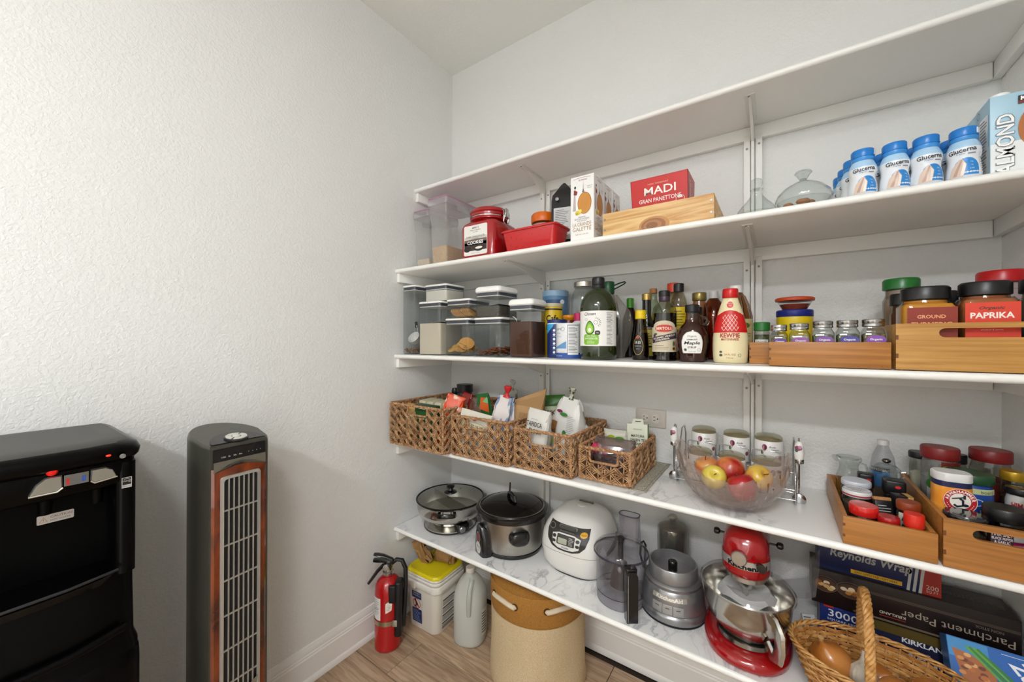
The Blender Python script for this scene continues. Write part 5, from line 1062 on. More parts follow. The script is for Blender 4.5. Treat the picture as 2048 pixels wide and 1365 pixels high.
# basket three
bag('green_snack_bag', 'green snack bag behind the kraft paper bag', 'bag', (0.715, -0.11, B3), 0.1, 0.05, 0.225, mat('2f6a1c', 0.35, coat=0.2), 19, (0.0, -0.1, 0.2), lambda p: p.rect('c9d0b0', -0.04, 0.13, 0.045, 0.185, 0).text('5a1a2a', 'KIKO', 0.0, 0.158, 0.022, bold=0.02, lift=2))
t = bag('tapioca_bag', 'white flour bag lettered TAPIOCA FLOUR in the third basket', 'bag', (0.724, -0.318, B3), 0.098, 0.055, 0.2, mat('d6d3cc', 0.5), 20, (-0.03, 0.1, -0.05), lambda p: p.text('1c1c1c', 'TAPIOCA', 0.0, 0.15, 0.018, bold=0.015, w=0.066).text('1c1c1c', 'FLOUR', 0.006, 0.125, 0.018, bold=0.015, w=0.052).text('777777', 'gluten free', 0.0, 0.168, 0.006).poly('d9662a', [(0.0, 0.05), (0.03, 0.045), (0.02, 0.075)], 1).poly('3a2a6a', [(-0.02, 0.04), (0.005, 0.045), (-0.01, 0.068)], 1), jit=0.003)
t = bag('floral_bag', 'tied white bag with leaf print and brown cube picture in the third basket', 'bag', (0.79, -0.205, B3), 0.15, 0.085, 0.235, mat('d9d7d2', 0.4), 21, (0.0, 0.12, -0.05), lambda p: p.poly('9a6a3a', [(-0.05, 0.11), (-0.028, 0.122), (-0.024, 0.148), (-0.046, 0.15)], 0).poly('7a4a22', [(-0.05, 0.11), (-0.028, 0.1), (-0.028, 0.122)], 1).oval('7a2a4a', -0.018, 0.19, 0.012, 0.006, 1).oval('3a7a34', 0.0, 0.18, 0.016, 0.007, 2).oval('3a7a34', 0.008, 0.11, 0.008, 0.012, 1).oval('2a6a3a', -0.004, 0.06, 0.012, 0.007, 1).oval('b9cf6a', -0.04, 0.07, 0.009, 0.012, 1).lines('8a8a88', 0.015, 0.1, 0.05, 0.18, 12, 0.2), tie=two_tone('tied_floral', 'c9c7b8', '3a4a2a', 70, 0.5, 0.55, rough=0.5), topw=0.45, jit=0.005)
t = bag('flat_packet', 'flat white packet with a green edge at the right of the third basket', 'packet', (0.84, -0.13, B3), 0.09, 0.03, 0.16, mat('cfd0c8', 0.4), 22, (0.35, 0.25, -0.4), lambda p: p.rect('2f6a3c', -0.04, 0.1, 0.04, 0.125, 0).rect('e6e6e0', -0.04, 0.03, 0.04, 0.1, 0), topw=1.0, jit=0.003)
# basket four
t = thing('matcha_box', 'white box lettered MATCHA GREEN TEA POWDER in the smallest basket', 'box', (1.043, -0.113, B4)); t.rotation_euler = (0, -0.02, 0.12)
obj('carton', G().rbox(0, 0, 0, 0.072, 0.03, 0.146, 0.001, 0.0006, 1), mat('d9dcc8', 0.45), t, 20); obj('hang_tab', G().loft([[(-0.018, y, 0.146), (0.024, y, 0.146), (0.021, y, 0.166), (-0.014, y, 0.166)] for y in (-0.0148, -0.0142)]), mat('d9dcc8', 0.45), t, 0)
p = Print(front(0.03)); p.text('7a8a4a', 'ORGANIC', 0.002, 0.128, 0.005).text('1f221c', 'MATCHA', 0.002, 0.104, 0.0095, bold=0.015, w=0.046).text('1f221c', 'GREEN TEA', 0.004, 0.089, 0.0095, bold=0.015, w=0.06).text('1f221c', 'POWDER', 0.004, 0.074, 0.0095, bold=0.015, w=0.05).text('8a8f7c', '1.5 OZ', 0.004, 0.062, 0.004).rect('3a3a34', -0.006, 0.155, 0.014, 0.158); p.done(t)
p = Print(right(0.072)); p.rect('6aa03a', -0.0148, 0.001, 0.0148, 0.145, 0); p.done(t)
for k, (x, y, z, r) in enumerate(((0.948, -0.277, 0.104, 0.018), (0.978, -0.275, 0.097, 0.014))):
    t = thing('wrapped_candy', ('larger hot pink wrapped candy in the smallest basket', 'smaller hot pink wrapped candy beside the larger one')[k], 'candy', (x, y, Z4 + z - 0.012), group='pink wrapped candies')
    rnd = random.Random(k); g = G().ball((0, 0, 0), r, r, r, 12, 8); g.v = [(a + rnd.uniform(-.002, .002), b + rnd.uniform(-.002, .002), c + rnd.uniform(-.002, .002)) for a, b, c in g.v]
    obj('candy', g, mat('cf2a58', 0.3, coat=0.4), t, 20); obj('wrapper_end', G().loft([[(x2, y2, z2) for x2, y2 in ell(q, q * 0.5, 8)] for z2, q in ((-r * 0.6, r * 0.7), (-r * 1.4, 0.004), (-r * 2.2, r * 0.8))], mt=R3(0.8, 'Y')), clear('f0e8ec', 0.1, 1.0, 0.3, 'e0c8d0'), t, 25)
t = bag('date_bag', 'clear bag of dark dried dates in the smallest basket', 'bag', (1.0, -0.245, B4), 0.14, 0.09, 0.115, clear('e6dcd8', 0.08, 1.2, 0.25, 'b8a8a8'), 31, (0.1, 0.05, 0.2), jit=0.007, smooth=25)
g = G(); rnd = random.Random(6)
for k in range(40): g.ball((rnd.uniform(-.05, .05), rnd.uniform(-.028, .028), rnd.uniform(0.012, 0.07)), 0.014, 0.009, 0.008, 9, 6)
stuff(obj('dates', g, mat('4a1f1c', 0.3), t))
bag('green_white_packet', 'white packet with green and yellow print at the back of the smallest basket', 'packet', (0.965, -0.125, B4), 0.09, 0.045, 0.12, mat('c9c6b8', 0.4), 33, (0.1, 0, 0.2), lambda p: p.oval('a8b82a', -0.015, 0.095, 0.014, 0.012, 0).oval('5a9a2a', 0.015, 0.092, 0.018, 0.01, 1).lines('77776a', -0.03, 0.02, 0.03, 0.07, 5, 0.3))

# ---- crystal bowl with swirled flutes
t = thing('crystal_bowl', 'frosted crystal fruit bowl with swirled flutes holding apples', 'bowl', (1.35, -0.288, Z4))
n = 168; rings = []
def bowl_ring(f, inner):
    o = []
    for k in range(n):
        a = 2 * PI * k / n; sw = a + f * 1.1
        saw = ((14 * sw / (2 * PI)) % 1.0)
        zend = 0.092 + 0.068 * abs(math.cos(a)) ** 2.2 + (0.012 * (saw - 0.5) if f > 0.95 else 0)
        r = (0.036 + 0.104 * math.sin(f * PI / 2) ** 0.85) * (1 + 0.075 * (saw - 0.5) * (1 if not inner else 0.25)) - (0.005 if inner else 0)
        z = zend * (f ** 1.65) + (0.005 if inner else 0) * (1 - f)
        o.append((r * math.cos(a), r * 0.78 * math.sin(a), z + 0.001))
    return o
fs = [0.0, 0.06, 0.14, 0.24, 0.36, 0.5, 0.64, 0.78, 0.9, 0.97, 1.0]
rings = [bowl_ring(f, False) for f in fs] + [bowl_ring(f, True) for f in fs[::-1]]
obj('bowl_body', G().loft(rings), clear('f8f4f2', 0.06, 1.5, 0.13, 'efe6e2'), t, 35)
# apples
def apple_mat(i, c1, c2, lo, hi):
    return two_tone('apple_skin_%d' % i, c1, c2, 9, lo, hi, (1, 1, 1), rough=0.3, detail=6, coat=0.3, dist=0.6)
def apple(loc, r, rot, m, label):
    t = thing('apple', label, 'apple', loc, group='apples in the crystal bowl'); t.rotation_euler = rot
    prof = [(0.05, -0.86), (0.3, -0.93), (0.6, -0.8), (0.88, -0.4), (1.0, 0.08), (0.96, 0.45), (0.78, 0.76), (0.5, 0.9), (0.25, 0.84), (0.1, 0.72), (0.02, 0.68)]
    obj('flesh', G().lathe([(a * r, b * r) for a, b in prof], 28), m, t, 80)
    obj('stem', G().tube([(0, 0, 0.66 * r), (0.001, 0, 0.85 * r), (0.004, 0, 1.1 * r)], [0.0012, 0.001, 0.0014], 6), mat('4a3216', 0.7), t)
YEL, REDA, ORA, BLS = 'd9b84a', 'a81a1c', 'd87a3a', 'e0a860'
BZ = Z4 + 0.078
apple((1.287, -0.245, BZ), 0.034, (0.1, -0.2, 0), apple_mat(1, 'dba45a', 'c8553a', 0.4, 0.62), 'yellow orange apple with upright stem at the left of the bowl')
apple((1.312, -0.31, BZ - 0.004), 0.033, (0.9, 0.25, 0), apple_mat(2, 'd6c04a', 'cf7a3a', 0.5, 0.68), 'yellow apple showing its stem hollow at the front left')
apple((1.348, -0.262, BZ + 0.010), 0.038, (-0.4, 0.5, 1), apple_mat(3, 'd98a4a', 'a51a1a', 0.4, 0.56), 'largest red and orange apple at the back of the bowl')
apple((1.383, -0.327, BZ - 0.012), 0.036, (-0.3, 0.3, 2), apple_mat(4, 'b01518', '8a0f14', 0.35, 0.65), 'deep red apple at the front rim of the bowl')
apple((1.416, -0.27, BZ + 0.004), 0.034, (0.5, 0.75, 0), apple_mat(5, 'd9b44a', 'cf6a38', 0.46, 0.62), 'yellow apple with a dark stem hollow at the right of the bowl')

# ---- wire rack with six little jars
CHR = mat('c4c4c6', 0.12, 1.0)
t = thing('jar_rack', 'two tier chrome wire rack holding six small jars', 'rack', (1.345, -0.1, Z4))
def wire(pts, nm='wire', r=0.0016): obj(nm, G().tube(pts, r, 7), CHR, t, 60)
for sx in (-0.158, 0.158):
    wire([(sx, -0.085, 0.004), (sx, -0.09, 0.03), (sx, -0.085, 0.09), (sx, -0.02, 0.12), (sx, 0.01, 0.16), (sx, 0.05, 0.162), (sx, 0.075, 0.13), (sx, 0.08, 0.004)], 'side_frame', 0.0022)
    wire([(sx, -0.088, 0.02), (sx, 0.08, 0.02)], 'side_bar'); wire([(sx, -0.088, 0.038), (sx, 0.08, 0.038)], 'side_bar')
    wire([(sx + (0.012 if sx > 0 else -0.012), -0.06, 0.13), (sx, -0.06, 0.02)], 'side_bar'); wire([(sx, -0.08, 0.03), (sx, -0.085, 0.0015), (sx, -0.07, 0.0015), (sx, -0.07, 0.03)], 'foot', 0.0018)
for y, z in ((-0.088, 0.012), (-0.02, 0.012), (0.0, 0.065), (0.075, 0.065), (-0.086, 0.04)): wire([(-0.158, y, z), (0.158, y, z)], 'cross_bar')
for x in (-0.095, 0.0, 0.092):
    for y0, z in ((-0.0855, 0.06), (0.001, 0.118)):
        wire([(x - 0.042, y0, z - 0.035), (x - 0.042, y0, z), (x - 0.038, y0, z + 0.004), (x + 0.038, y0, z + 0.004), (x + 0.042, y0, z), (x + 0.042, y0, z - 0.035)], 'hoop')
PORC = mat('e9e7e3', 0.25, coat=0.3)
def rackjar(loc, label, rz):
    t = thing('rack_jar', label, 'jar', loc, rz, group='white flowered jars in the wire rack')
    obj('sleeve', G().lathe([(0.034, 0.0), (0.0375, 0.002), (0.039, 0.006), (0.039, 0.078), (0.0375, 0.08), (0.036, 0.078), (0.036, 0.004)], 36), PORC, t)
    obj('glass_lid', G().lathe([(0.0365, 0.079), (0.0375, 0.082), (0.037, 0.09), (0.03, 0.096), (0.014, 0.099), (0, 0.0995)], 32, c0=False), clear('eceade', 0.03, 1.6, 0.1, 'd8d2b8'), t)
    obj('contents', G().lathe([(0.0355, 0.01), (0.0355, 0.079), (0.02, 0.084), (0, 0.085)], 24), mat('a89a78', 0.7), t)
    p = Print(Cy(0.039, -PI / 2), 0.0005)
    p.oval('8a3a52', -0.014, 0.062, 0.007, 0.009, 0).oval('b97a90', -0.017, 0.06, 0.003, 0.007, 1).oval('5a1f34', -0.011, 0.061, 0.0025, 0.006, 2).line('4a5a3a', [(-0.013, 0.053), (-0.018, 0.042), (-0.012, 0.03)], 0.0009).oval('5a6a44', -0.021, 0.045, 0.003, 0.006, 1)
    p.text('4a4248', 'Ande', 0.006, 0.064, 0.006, shear=0.3).text('4a4248', 'Lamm', 0.014, 0.056, 0.006, shear=0.3).oval('8a3a52', 0.03, 0.03, 0.006, 0.007, 0)
    p.done(t)
for (x, y, z, rz, lb) in ((1.252, -0.062, 0.07, 0.2, 'back row rack jar nearest the matcha box'), (1.349, -0.062, 0.07, 0.15, 'back row rack jar in the middle'), (1.438, -0.062, 0.07, 0.1, 'back row rack jar farthest from the baskets'),
                          (1.251, -0.147, 0.016, 0.5, 'front row rack jar nearest the matcha box'), (1.342, -0.147, 0.016, 0.6, 'front row rack jar in the middle behind the apples'), (1.434, -0.147, 0.016, 0.8, 'front row rack jar farthest from the baskets')):
    rackjar((x, y, Z4 + z), lb, rz)
for (x, lb) in ((1.176, 'white handled scoop hanging at the baskets end of the rack'), (1.512, 'white handled scoop hanging at the spice tray end of the rack')):
    t = thing('hanging_scoop', lb, 'scoop', (x, -0.165, Z4 + 0.085), group='flowered scoops on the jar rack'); t.scale = (1.3, 1.3, 1.15)
    obj('handle', G().lathe([(0.004, 0.03), (0.008, 0.034), (0.0095, 0.05), (0.0085, 0.066), (0.0075, 0.074), (0.003, 0.079)], 16), PORC, t)
    obj('ferrule', G().lathe([(0.004, 0.022), (0.0085, 0.026), (0.009, 0.034), (0.0085, 0.036)], 16), CHR, t); obj('stem', G().tube([(0, 0, 0.026), (0, 0, -0.03), (0, 0.004, -0.055)], 0.0018, 7), CHR, t); obj('spoon_bowl', G().ball((0, 0.002, -0.066), 0.013, 0.004, 0.016, 14, 8), CHR, t)
    obj('hook', G().tube([(0, 0, 0.078), (0, 0.012, 0.084), (0, 0.024, 0.078), (0, 0.026, 0.06)], 0.0015, 6), CHR, t)
    p = Print(Cy(0.0095, -PI / 2 - 0.2), 0.0006); p.oval('8a4a62', 0.0, 0.064, 0.007, 0.006, 0).oval('b98aa0', 0.003, 0.067, 0.003, 0.004, 1).oval('4a5a4a', -0.003, 0.058, 0.003, 0.004, 1); p.done(t)

# ---- bamboo tray with small jars
TL = tray('lower bamboo spice tray in front, beside the crystal bowl', 1.584, 1.734, -0.379, -0.035, Z4, 0.062, BAM)
TR = tray('taller bamboo spice tray with a slot handle by the right wall', 1.741, 1.931, -0.379, -0.05, Z4, 0.098, BAM, slot=(-0.055, 0.055, 0.066, 0.086))
ZT = Z4 + 0.0055
def rjar(name, label, loc, r, h, hl, glassm, cont, lidm, cat='jar', pr=None, rl=None, lidtop=None, fillh=0.9):
    """round jar: height h, lid height hl"""
    t = thing(name, label, cat, loc); hb = h - hl
    obj('glass', G().lathe([(r * 0.92, 0), (r, 0.003), (r, hb * 0.86), (r * 0.9, hb * 0.96), (r * 0.86, hb)], 28, c1=False), glassm, t)
    if cont: obj('contents', G().lathe([(r * 0.94, 0.002), (r * 0.95, hb * 0.8 * fillh), (r * 0.5, hb * 0.84 * fillh), (0, hb * 0.84 * fillh)], 24), cont, t)
    rl = rl or r * 0.98
    lo = obj('lid', G().lathe([(rl * 0.97, hb - 0.002), (rl, hb), (rl, h - 0.003), (rl * 0.95, h), (0, h + 0.0004)], 32), lidm, t)
    if lidtop:
        p = Print(top(h + 0.0006), 0.0004); lidtop(p, rl); p.done(t)
    if pr: p = Print(Cy(r, -PI / 2 + 0.15), 0.0006); pr(p); p.done(t)
    return t
CG = clear('e8ebe6', 0.03, 1.3); HERB = two_tone('herb_dark', '5a4a30', '2e2416', 120, rough=0.9)
WLID = mat('cfd2dc', 0.35); RLID = mat('c4181a', 0.3); DRED = mat('7a1616', 0.4)
# left tray
t = bottle('glass_cruet', 'small clear glass pitcher at the back of the lower spice tray', 'pitcher', (1.63, -0.075, ZT), [(0.026, 0), (0.0285, 0.004), (0.0285, 0.07), (0.022, 0.09), (0.0205, 0.1), (0.024, 0.112), (0.029, 0.12), (0.027, 0.126), (0.022, 0.12)], GLASS, None)
obj('spout', G().tube([(-0.022, 0, 0.115), (-0.03, 0, 0.12), (-0.036, 0, 0.124)], [0.01, 0.008, 0.004], 10), GLASS, t); obj('pitcher_handle', G().tube([(0.024, 0, 0.112), (0.036, 0, 0.108), (0.04, 0, 0.09), (0.034, 0, 0.06), (0.027, 0, 0.05)], 0.003, 8), GLASS, t)
t = bottle('plastic_bottle', 'empty clear plastic bottle with a white cap standing by the back wall', 'bottle', (1.702, -0.0175 - 0.055, ZT), [(0.026, 0), (0.028, 0.004), (0.028, 0.1), (0.022, 0.14), (0.012, 0.165), (0.011, 0.172)], clear('eef0f2', 0.06, 1.0, 0.12), (capprof(0.0125, 0.17, 0.184), mat('dcdad8', 0.4)))
p = Print(Cy(0.028, -PI / 2 - 0.4), 0.0006); p.rect('4a86c4', -0.02, 0.06, 0.02, 0.1, 0).rect('1c1c24', -0.02, 0.1, 0.02, 0.112, 0).text('e8e8e8', 'VINEGAR', 0, 0.106, 0.007, lift=2); p.done(t)
t = thing('sugar_dish', 'glass dish with handles and a steel knob in the lower spice tray', 'glass dish', (1.698, -0.1345, ZT + 0.03)); t.location.z = ZT
obj('dish_body', G().lathe([(0.016, 0), (0.02, 0.004), (0.022, 0.06), (0.026, 0.09), (0.0275, 0.11), (0.0265, 0.118)], 30, c1=False), GLASS, t); obj('lid', G().lathe([(0.028, 0.117), (0.028, 0.121), (0.018, 0.131), (0.006, 0.135)], 28), GLASS, t); obj('knob', G().ball((0, 0, 0.141), 0.0095, 0.0095, 0.006, 14, 8), mat('77726a', 0.15, 1.0), t)
for s in (-1, 1): obj('handle', G().tube([(s * 0.025, 0, 0.113), (s * 0.036, 0, 0.116), (s * 0.038, 0, 0.105), (s * 0.026, 0, 0.098)], 0.0028, 8), GLASS, t)
for k, (x, y, h, lb) in enumerate(((1.657, -0.132, 0.1, 'black box shaped grinder cap behind the white lids'), (1.7025, -0.187, 0.108, 'black box shaped grinder cap nearest the taller tray'))):
    t = thing('spice_grinder', lb, 'grinder', (x, y, ZT), 0.0, 'black spice grinders'); w = 0.032 if k == 0 else 0.04
    obj('body', G().rbox(0, 0, 0, w * 0.9, w * 0.9, h - 0.034, 0.005, 0.002, 3), CG, t); obj('pepper', G().rbox(0, 0, 0.003, w * 0.82, w * 0.82, h - 0.05, 0.004, 0.001, 3), mat('241a14', 0.8, bump=0.6), t); obj('cap', G().rbox(0, 0, h - 0.036, w, w, 0.036, 0.006, 0.004, 3), BLK, t)
    p = Print(front(w, z=0)); p.oval('c4202a', 0.004, h - 0.014, 0.0055, 0.0035, 0); p.done(t)
t = rjar('white_lid_jar', 'herb jar with a plain white lid in the lower spice tray', (1.631, -0.187, ZT), 0.031, 0.092, 0.012, CG, HERB, WLID)
t = rjar('printed_lid_jar', 'herb jar whose white lid has blue lettering and a red edge', (1.624, -0.252, ZT), 0.029, 0.086, 0.012, CG, mat('5a4a38', 0.8, bump=0.5), mat('dcdcdc', 0.35), lidtop=lambda p, r: p.ring('2a3a8a', 0, 0, r * 0.96, r * 0.96, 0.0012).text('3a3a44', 'ORGANIC', 0, 0.008, 0.006).text('3a3a44', 'SEASONING', 0, -0.002, 0.005).text('3a3a44', 'BLEND', 0, -0.011, 0.005))
obj('lid_edge', G().lathe([(0.0288, 0.0745), (0.029, 0.0745), (0.029, 0.078), (0.0288, 0.078)], 32, c0=False, c1=False), mat('a8323a', 0.4), t)
t = rjar('red_lid_jar', 'low jar with a glossy bright red lid at the front of the lower tray', (1.6265, -0.324, ZT), 0.026, 0.074, 0.02, CG, mat('3a2a1a', 0.8), mat('d0221c', 0.18, coat=0.5), rl=0.0265)
t = rjar('small_red_lid_jar', 'smaller jar with a darker red lid at the front of the lower tray', (1.6655, -0.344, ZT), 0.0185, 0.064, 0.014, CG, mat('3a2a1a', 0.8), mat('b01a1e', 0.18, coat=0.5), rl=0.019)
t = thing('black_packet', 'black seasoning packet with a kraft folded top in the lower tray', 'packet', (1.672, -0.292, ZT)); t.rotation_euler = (-0.25, 0.0, 0.3)
obj('packet_body', G().rbox(0, 0, 0, 0.034, 0.014, 0.078, 0.003, 0.002, 2), mat('17171a', 0.4), t); obj('folded_top', G().rbox(0, 0, 0.078, 0.034, 0.012, 0.008, 0.003, 0.002, 2), mat('a8794a', 0.7), t); p = Print(front(0.014)); p.lines('c4c4c0', -0.013, 0.04, 0.013, 0.07, 5, 0.25); p.done(t)
t = thing('black_gold_box', 'black box with a gold strip in the middle of the lower tray', 'box', (1.707, -0.243, ZT)); t.rotation_euler = (0, 0, 0.25)
obj('carton', G().rbox(0, 0, 0, 0.034, 0.026, 0.088, 0.001, 0.0005, 1), mat('141416', 0.35), t, 20); p = Print(top(0.088)); p.rect('c49a52', 0.004, -0.013, 0.015, 0.013).rect('8a8a8a', -0.013, 0.0, -0.004, 0.004); p.done(t); p = Print(front(0.026)); p.rect('c49a52', 0.004, 0.06, 0.015, 0.088).rect('e0c98a', 0.006, 0.062, 0.007, 0.088, 1); p.done(t)
t = rjar('brown_lid_jar', 'seasoning jar with a brown red lid and patterned label in the lower tray', (1.7055, -0.302, ZT), 0.0195, 0.092, 0.016, CG, mat('a8442a', 0.8), mat('8a3a1a', 0.4), pr=lambda p: p.rect('d8d4c4', -0.024, 0.02, -0.002, 0.068, 0).poly('2a2a2a', [(-0.02, 0.03), (-0.008, 0.035), (-0.016, 0.045)], 1).poly('2a2a2a', [(-0.018, 0.05), (-0.008, 0.055), (-0.014, 0.065)], 1).rect('b8201c', 0.0, 0.02, 0.022, 0.06, 0), rl=0.0205)
t = rjar('red_cap_shaker', 'small red capped shaker with a red label at the front corner of the lower tray', (1.7045, -0.3505, ZT), 0.016, 0.082, 0.026, CG, mat('b8502a', 0.8), mat('d62a1a', 0.35), pr=lambda p: p.rect('c42a20', -0.02, 0.01, 0.02, 0.046, 0).text('f0e8dc', 'SICHUAN', 0, 0.034, 0.006).text('f0e8dc', 'PEPPER', 0, 0.024, 0.006), rl=0.0165)
# right tray
t = rjar('tall_black_lid_jar', 'tall jar with a black lid by the back wall behind the trays', (1.772, -0.0825, ZT), 0.021, 0.165, 0.014, CG, mat('cfc8b8', 0.8), BLK, rl=0.0225)
t = rjar('parsley_jar', 'large spice jar with a dark red lid and parsley leaf label', (1.7915, -0.148, ZT), 0.033, 0.196, 0.026, clear('dcdcd8', 0.04, 1.0, 0.15), mat('8f8f94', 0.8, bump=0.3), DRED, pr=lambda p: p.rect('6a1a14', -0.01, 0.125, 0.04, 0.165, 0).oval('3f7a2c', -0.02, 0.13, 0.012, 0.014, 1).oval('5a9a3c', 0.0, 0.148, 0.011, 0.008, 1).oval('2f6a24', -0.025, 0.108, 0.012, 0.012, 1).rect('b4b4ba', -0.035, 0.02, 0.04, 0.1, 0), rl=0.034)
t = rjar('crushed_pepper_jar', 'large spice jar of crushed red pepper with a dark red lid', (1.888, -0.1, ZT), 0.034, 0.194, 0.026, CG, mat('7a2218', 0.8, bump=0.6), DRED, rl=0.035)
t = rjar('black_pepper_jar', 'black capped jar between the two dark red lids', (1.8365, -0.083, ZT), 0.018, 0.17, 0.02, CG, mat('2a2420', 0.8), BLK, rl=0.0185)
t = rjar('pepper_flake_can', 'blue can with a dark green lid behind the baking soda', (1.8215, -0.215, ZT), 0.036, 0.158, 0.018, mat('234a9c', 0.35), None, mat('1f4a2c', 0.35), cat='can', pr=lambda p: p.rect('c9cf9a', -0.01, 0.118, 0.034, 0.13, 0).text('3a5a2a', 'board', 0.014, 0.124, 0.007, lift=2).text('c8d4ea', 'D', 0.0, 0.1, 0.016, lift=1).text('c8d4ea', 'BC', 0.012, 0.078, 0.014, lift=1), rl=0.038)
# baking soda shaker
t = thing('baking_soda_shaker', 'orange baking soda shaker with white lid and round arm emblem', 'shaker', (1.779, -0.272, ZT + 0.001), 0.12)
obj('body', G().loft([[(x, y, z) for x, y in rr(0.06, 0.05, 0.02, 6)] for z in (0, 0.002, 0.134, 0.136)]), two_tone('soda_label', 'e8932a', 'e8b45a', 12, 0.4, 0.65, rough=0.4), t)
obj('collar', G().loft([[(x, y, z) for x, y in rr(0.059, 0.049, 0.02, 6)] for z in (0.136, 0.148)]), mat('1c2450', 0.4), t); obj('lid', G().loft([[(x, y, z) for x, y in rr(0.061 - e, 0.051 - e, 0.02, 6)] for z, e in ((0.148, 0.001), (0.15, 0), (0.163, 0), (0.166, 0.004))]), mat('dcdcda', 0.35), t)
p = Print(front(0.05, z=0.017), 0.0008); p.ring('e8dcc8', 0.004, 0.092, 0.0262, 0.0262, 0.0262 - 0.0252, 2).oval('b8202a', 0.004, 0.092, 0.0258, 0.0258, 0, 36).oval('ece6dc', 0.004, 0.092, 0.0165, 0.0165, 1, 30)
for k, ch in enumerate('ARM&HAMMER'):
    a = PI * 0.93 - k * PI * 0.86 / 9; p.text('f4ece4', ch, 0.004 + 0.0208 * math.cos(a), 0.092 + 0.0208 * math.sin(a), 0.006, rot=a - PI / 2, bold=0.03, lift=2)
for k in range(14):
    a = -PI * 0.9 + k * PI * 0.8 / 13; p.rect('f0d8d0', 0.004 + 0.0212 * math.cos(a) - 0.0006, 0.092 + 0.0212 * math.sin(a) - 0.0012, 0.004 + 0.0212 * math.cos(a) + 0.0006, 0.092 + 0.0212 * math.sin(a) + 0.0012, 2, rot=a)
p.line('1c2430', [(-0.006, 0.084), (-0.001, 0.08), (0.008, 0.083), (0.008, 0.094), (0.003, 0.098)], 0.0042, 3).line('1c2430', [(-0.009, 0.096), (0.01, 0.101)], 0.0024, 3).rect('1c2430', 0.0085, 0.097, 0.0125, 0.106, 3).oval('1c2430', 0.012, 0.084, 0.005, 0.003, 3).text('1c1c1c', 'PURE', -0.018, 0.058, 0.006, lift=2).text('1c1c1c', 'Baking Soda', 0.0, 0.045, 0.008, lift=2); p.done(t)
t = rjar('gold_lid_jar', 'clear jar with a gold lid by the right wall', (1.9, -0.1755, ZT), 0.0205, 0.164, 0.018, CG, mat('6a4a3a', 0.8), mat('b08a1c', 0.3, 0.5), rl=0.021)
t = rjar('flat_black_lid_jar', 'wide jar with a glossy black patterned lid at the front of the taller tray', (1.782, -0.337, ZT), 0.029, 0.098, 0.016, CG, HERB, mat('17171a', 0.12, coat=0.5), rl=0.0315)
t = rjar('seasoning_bottle', 'wide black lidded seasoning bottle with a white and magenta label', (1.8465, -0.3035, ZT), 0.029, 0.114, 0.024, clear('d0ccc4', 0.04, 1.0), mat('6a5a4a', 0.8, bump=0.5), BLK, pr=lambda p: p.rect('d8d6d4', -0.03, 0.055, 0.035, 0.07, 0).rect('a81a5c', -0.03, 0.02, 0.035, 0.055, 0).rect('2a3a7a', 0.014, 0.055, 0.028, 0.07, 1).text('e8e8ee', 'M', 0.021, 0.0625, 0.009, bold=0.03, lift=2).text('f0d8e4', 'Seasoning', 0.0, 0.048, 0.006, lift=2), rl=0.031)
t = thing('salt_blend_card', 'dark label packet lettered PINK SALT behind the tray slot', 'packet', (1.822, -0.3665, ZT + 0.0)); obj('packet_body', G().rbox(0, 0, 0, 0.03, 0.006, 0.09, 0.002, 0.001, 2), mat('2a1220', 0.4), t)
p = Print(front(0.006), 0.0004); p.text('e8e0e4', 'PINK SALT', 0.0, 0.078, 0.007, bold=0.02, w=0.027).text('e8e0e4', 'BLACK PEPPER', 0.0, 0.07, 0.005, w=0.027).text('e8e0e4', '& GARLIC', 0.0, 0.063, 0.005, w=0.02); p.done(t)
t = rjar('himalayan_jar', 'white jar with a black printed top lettered HI', (1.895, -0.2245, ZT), 0.0235, 0.14, 0.012, mat('cfccc8', 0.4), None, mat('1a1a1c', 0.3), lidtop=lambda p, r: p.text('d8d8d8', 'BLEND', 0, 0.004, 0.006).text('d8d8d8', 'fine', 0, -0.006, 0.005), pr=lambda p: p.text('b8202a', 'HIMALAYAN', 0.0, 0.105, 0.012, bold=0.03, w=0.05), rl=0.024)
t = rjar('peach_jar', 'jar of peach brown salt with a grey lid by the right wall', (1.898, -0.2985, ZT), 0.02, 0.15, 0.016, CG, mat('b08a66', 0.8, bump=0.5), mat('8a847c', 0.3, 0.6), rl=0.021)

# ================================================================== shelf 5 (appliances)
Z5 = TZ[5] + 0.002
STEEL = mat('c2bfb8', 0.16, 1.0); BRUSH = two_tone('brushed_steel', 'a8a49c', 'c4c0b8', 60, 0.3, 0.7, (30, 30, 1), rough=0.3, metal=1.0); BPL = mat('101011', 0.22, coat=0.3)
DGLASS = clear('e4e6e0', 0.03, 1.5)
# divided electric hot pot
t = thing('electric_hot_pot', 'stainless electric hot pot with a divider under a glass lid', 'hot pot', (0.187, -0.2, Z5))
obj('heater_base', G().lathe([(0.118, 0.004), (0.122, 0.006), (0.122, 0.012), (0.108, 0.018), (0.092, 0.026), (0.086, 0.04), (0.088, 0.043)], 48), STEEL, t, 40)
obj('base_ring', G().lathe([(0.116, 0), (0.123, 0.002), (0.124, 0.007), (0.118, 0.009)], 48), BPL, t)
obj('pot', G().lathe([(0.09, 0.042), (0.12, 0.046), (0.142, 0.06), (0.153, 0.084), (0.155, 0.118), (0.159, 0.121), (0.159, 0.124), (0.1535, 0.124)], 64, c1=False), STEEL, t, 50)
obj('pot_inside', G().lathe([(0.1535, 0.1235), (0.1515, 0.086), (0.14, 0.066), (0.0, 0.062)], 48, c0=False), mat('cfccc6', 0.38, 0.7), t, 50)
obj('divider', G().box(-0.149, -0.001, 0.064, 0.149, 0.001, 0.12, mt=R3(-0.25, 'Z')), STEEL, t, 0)
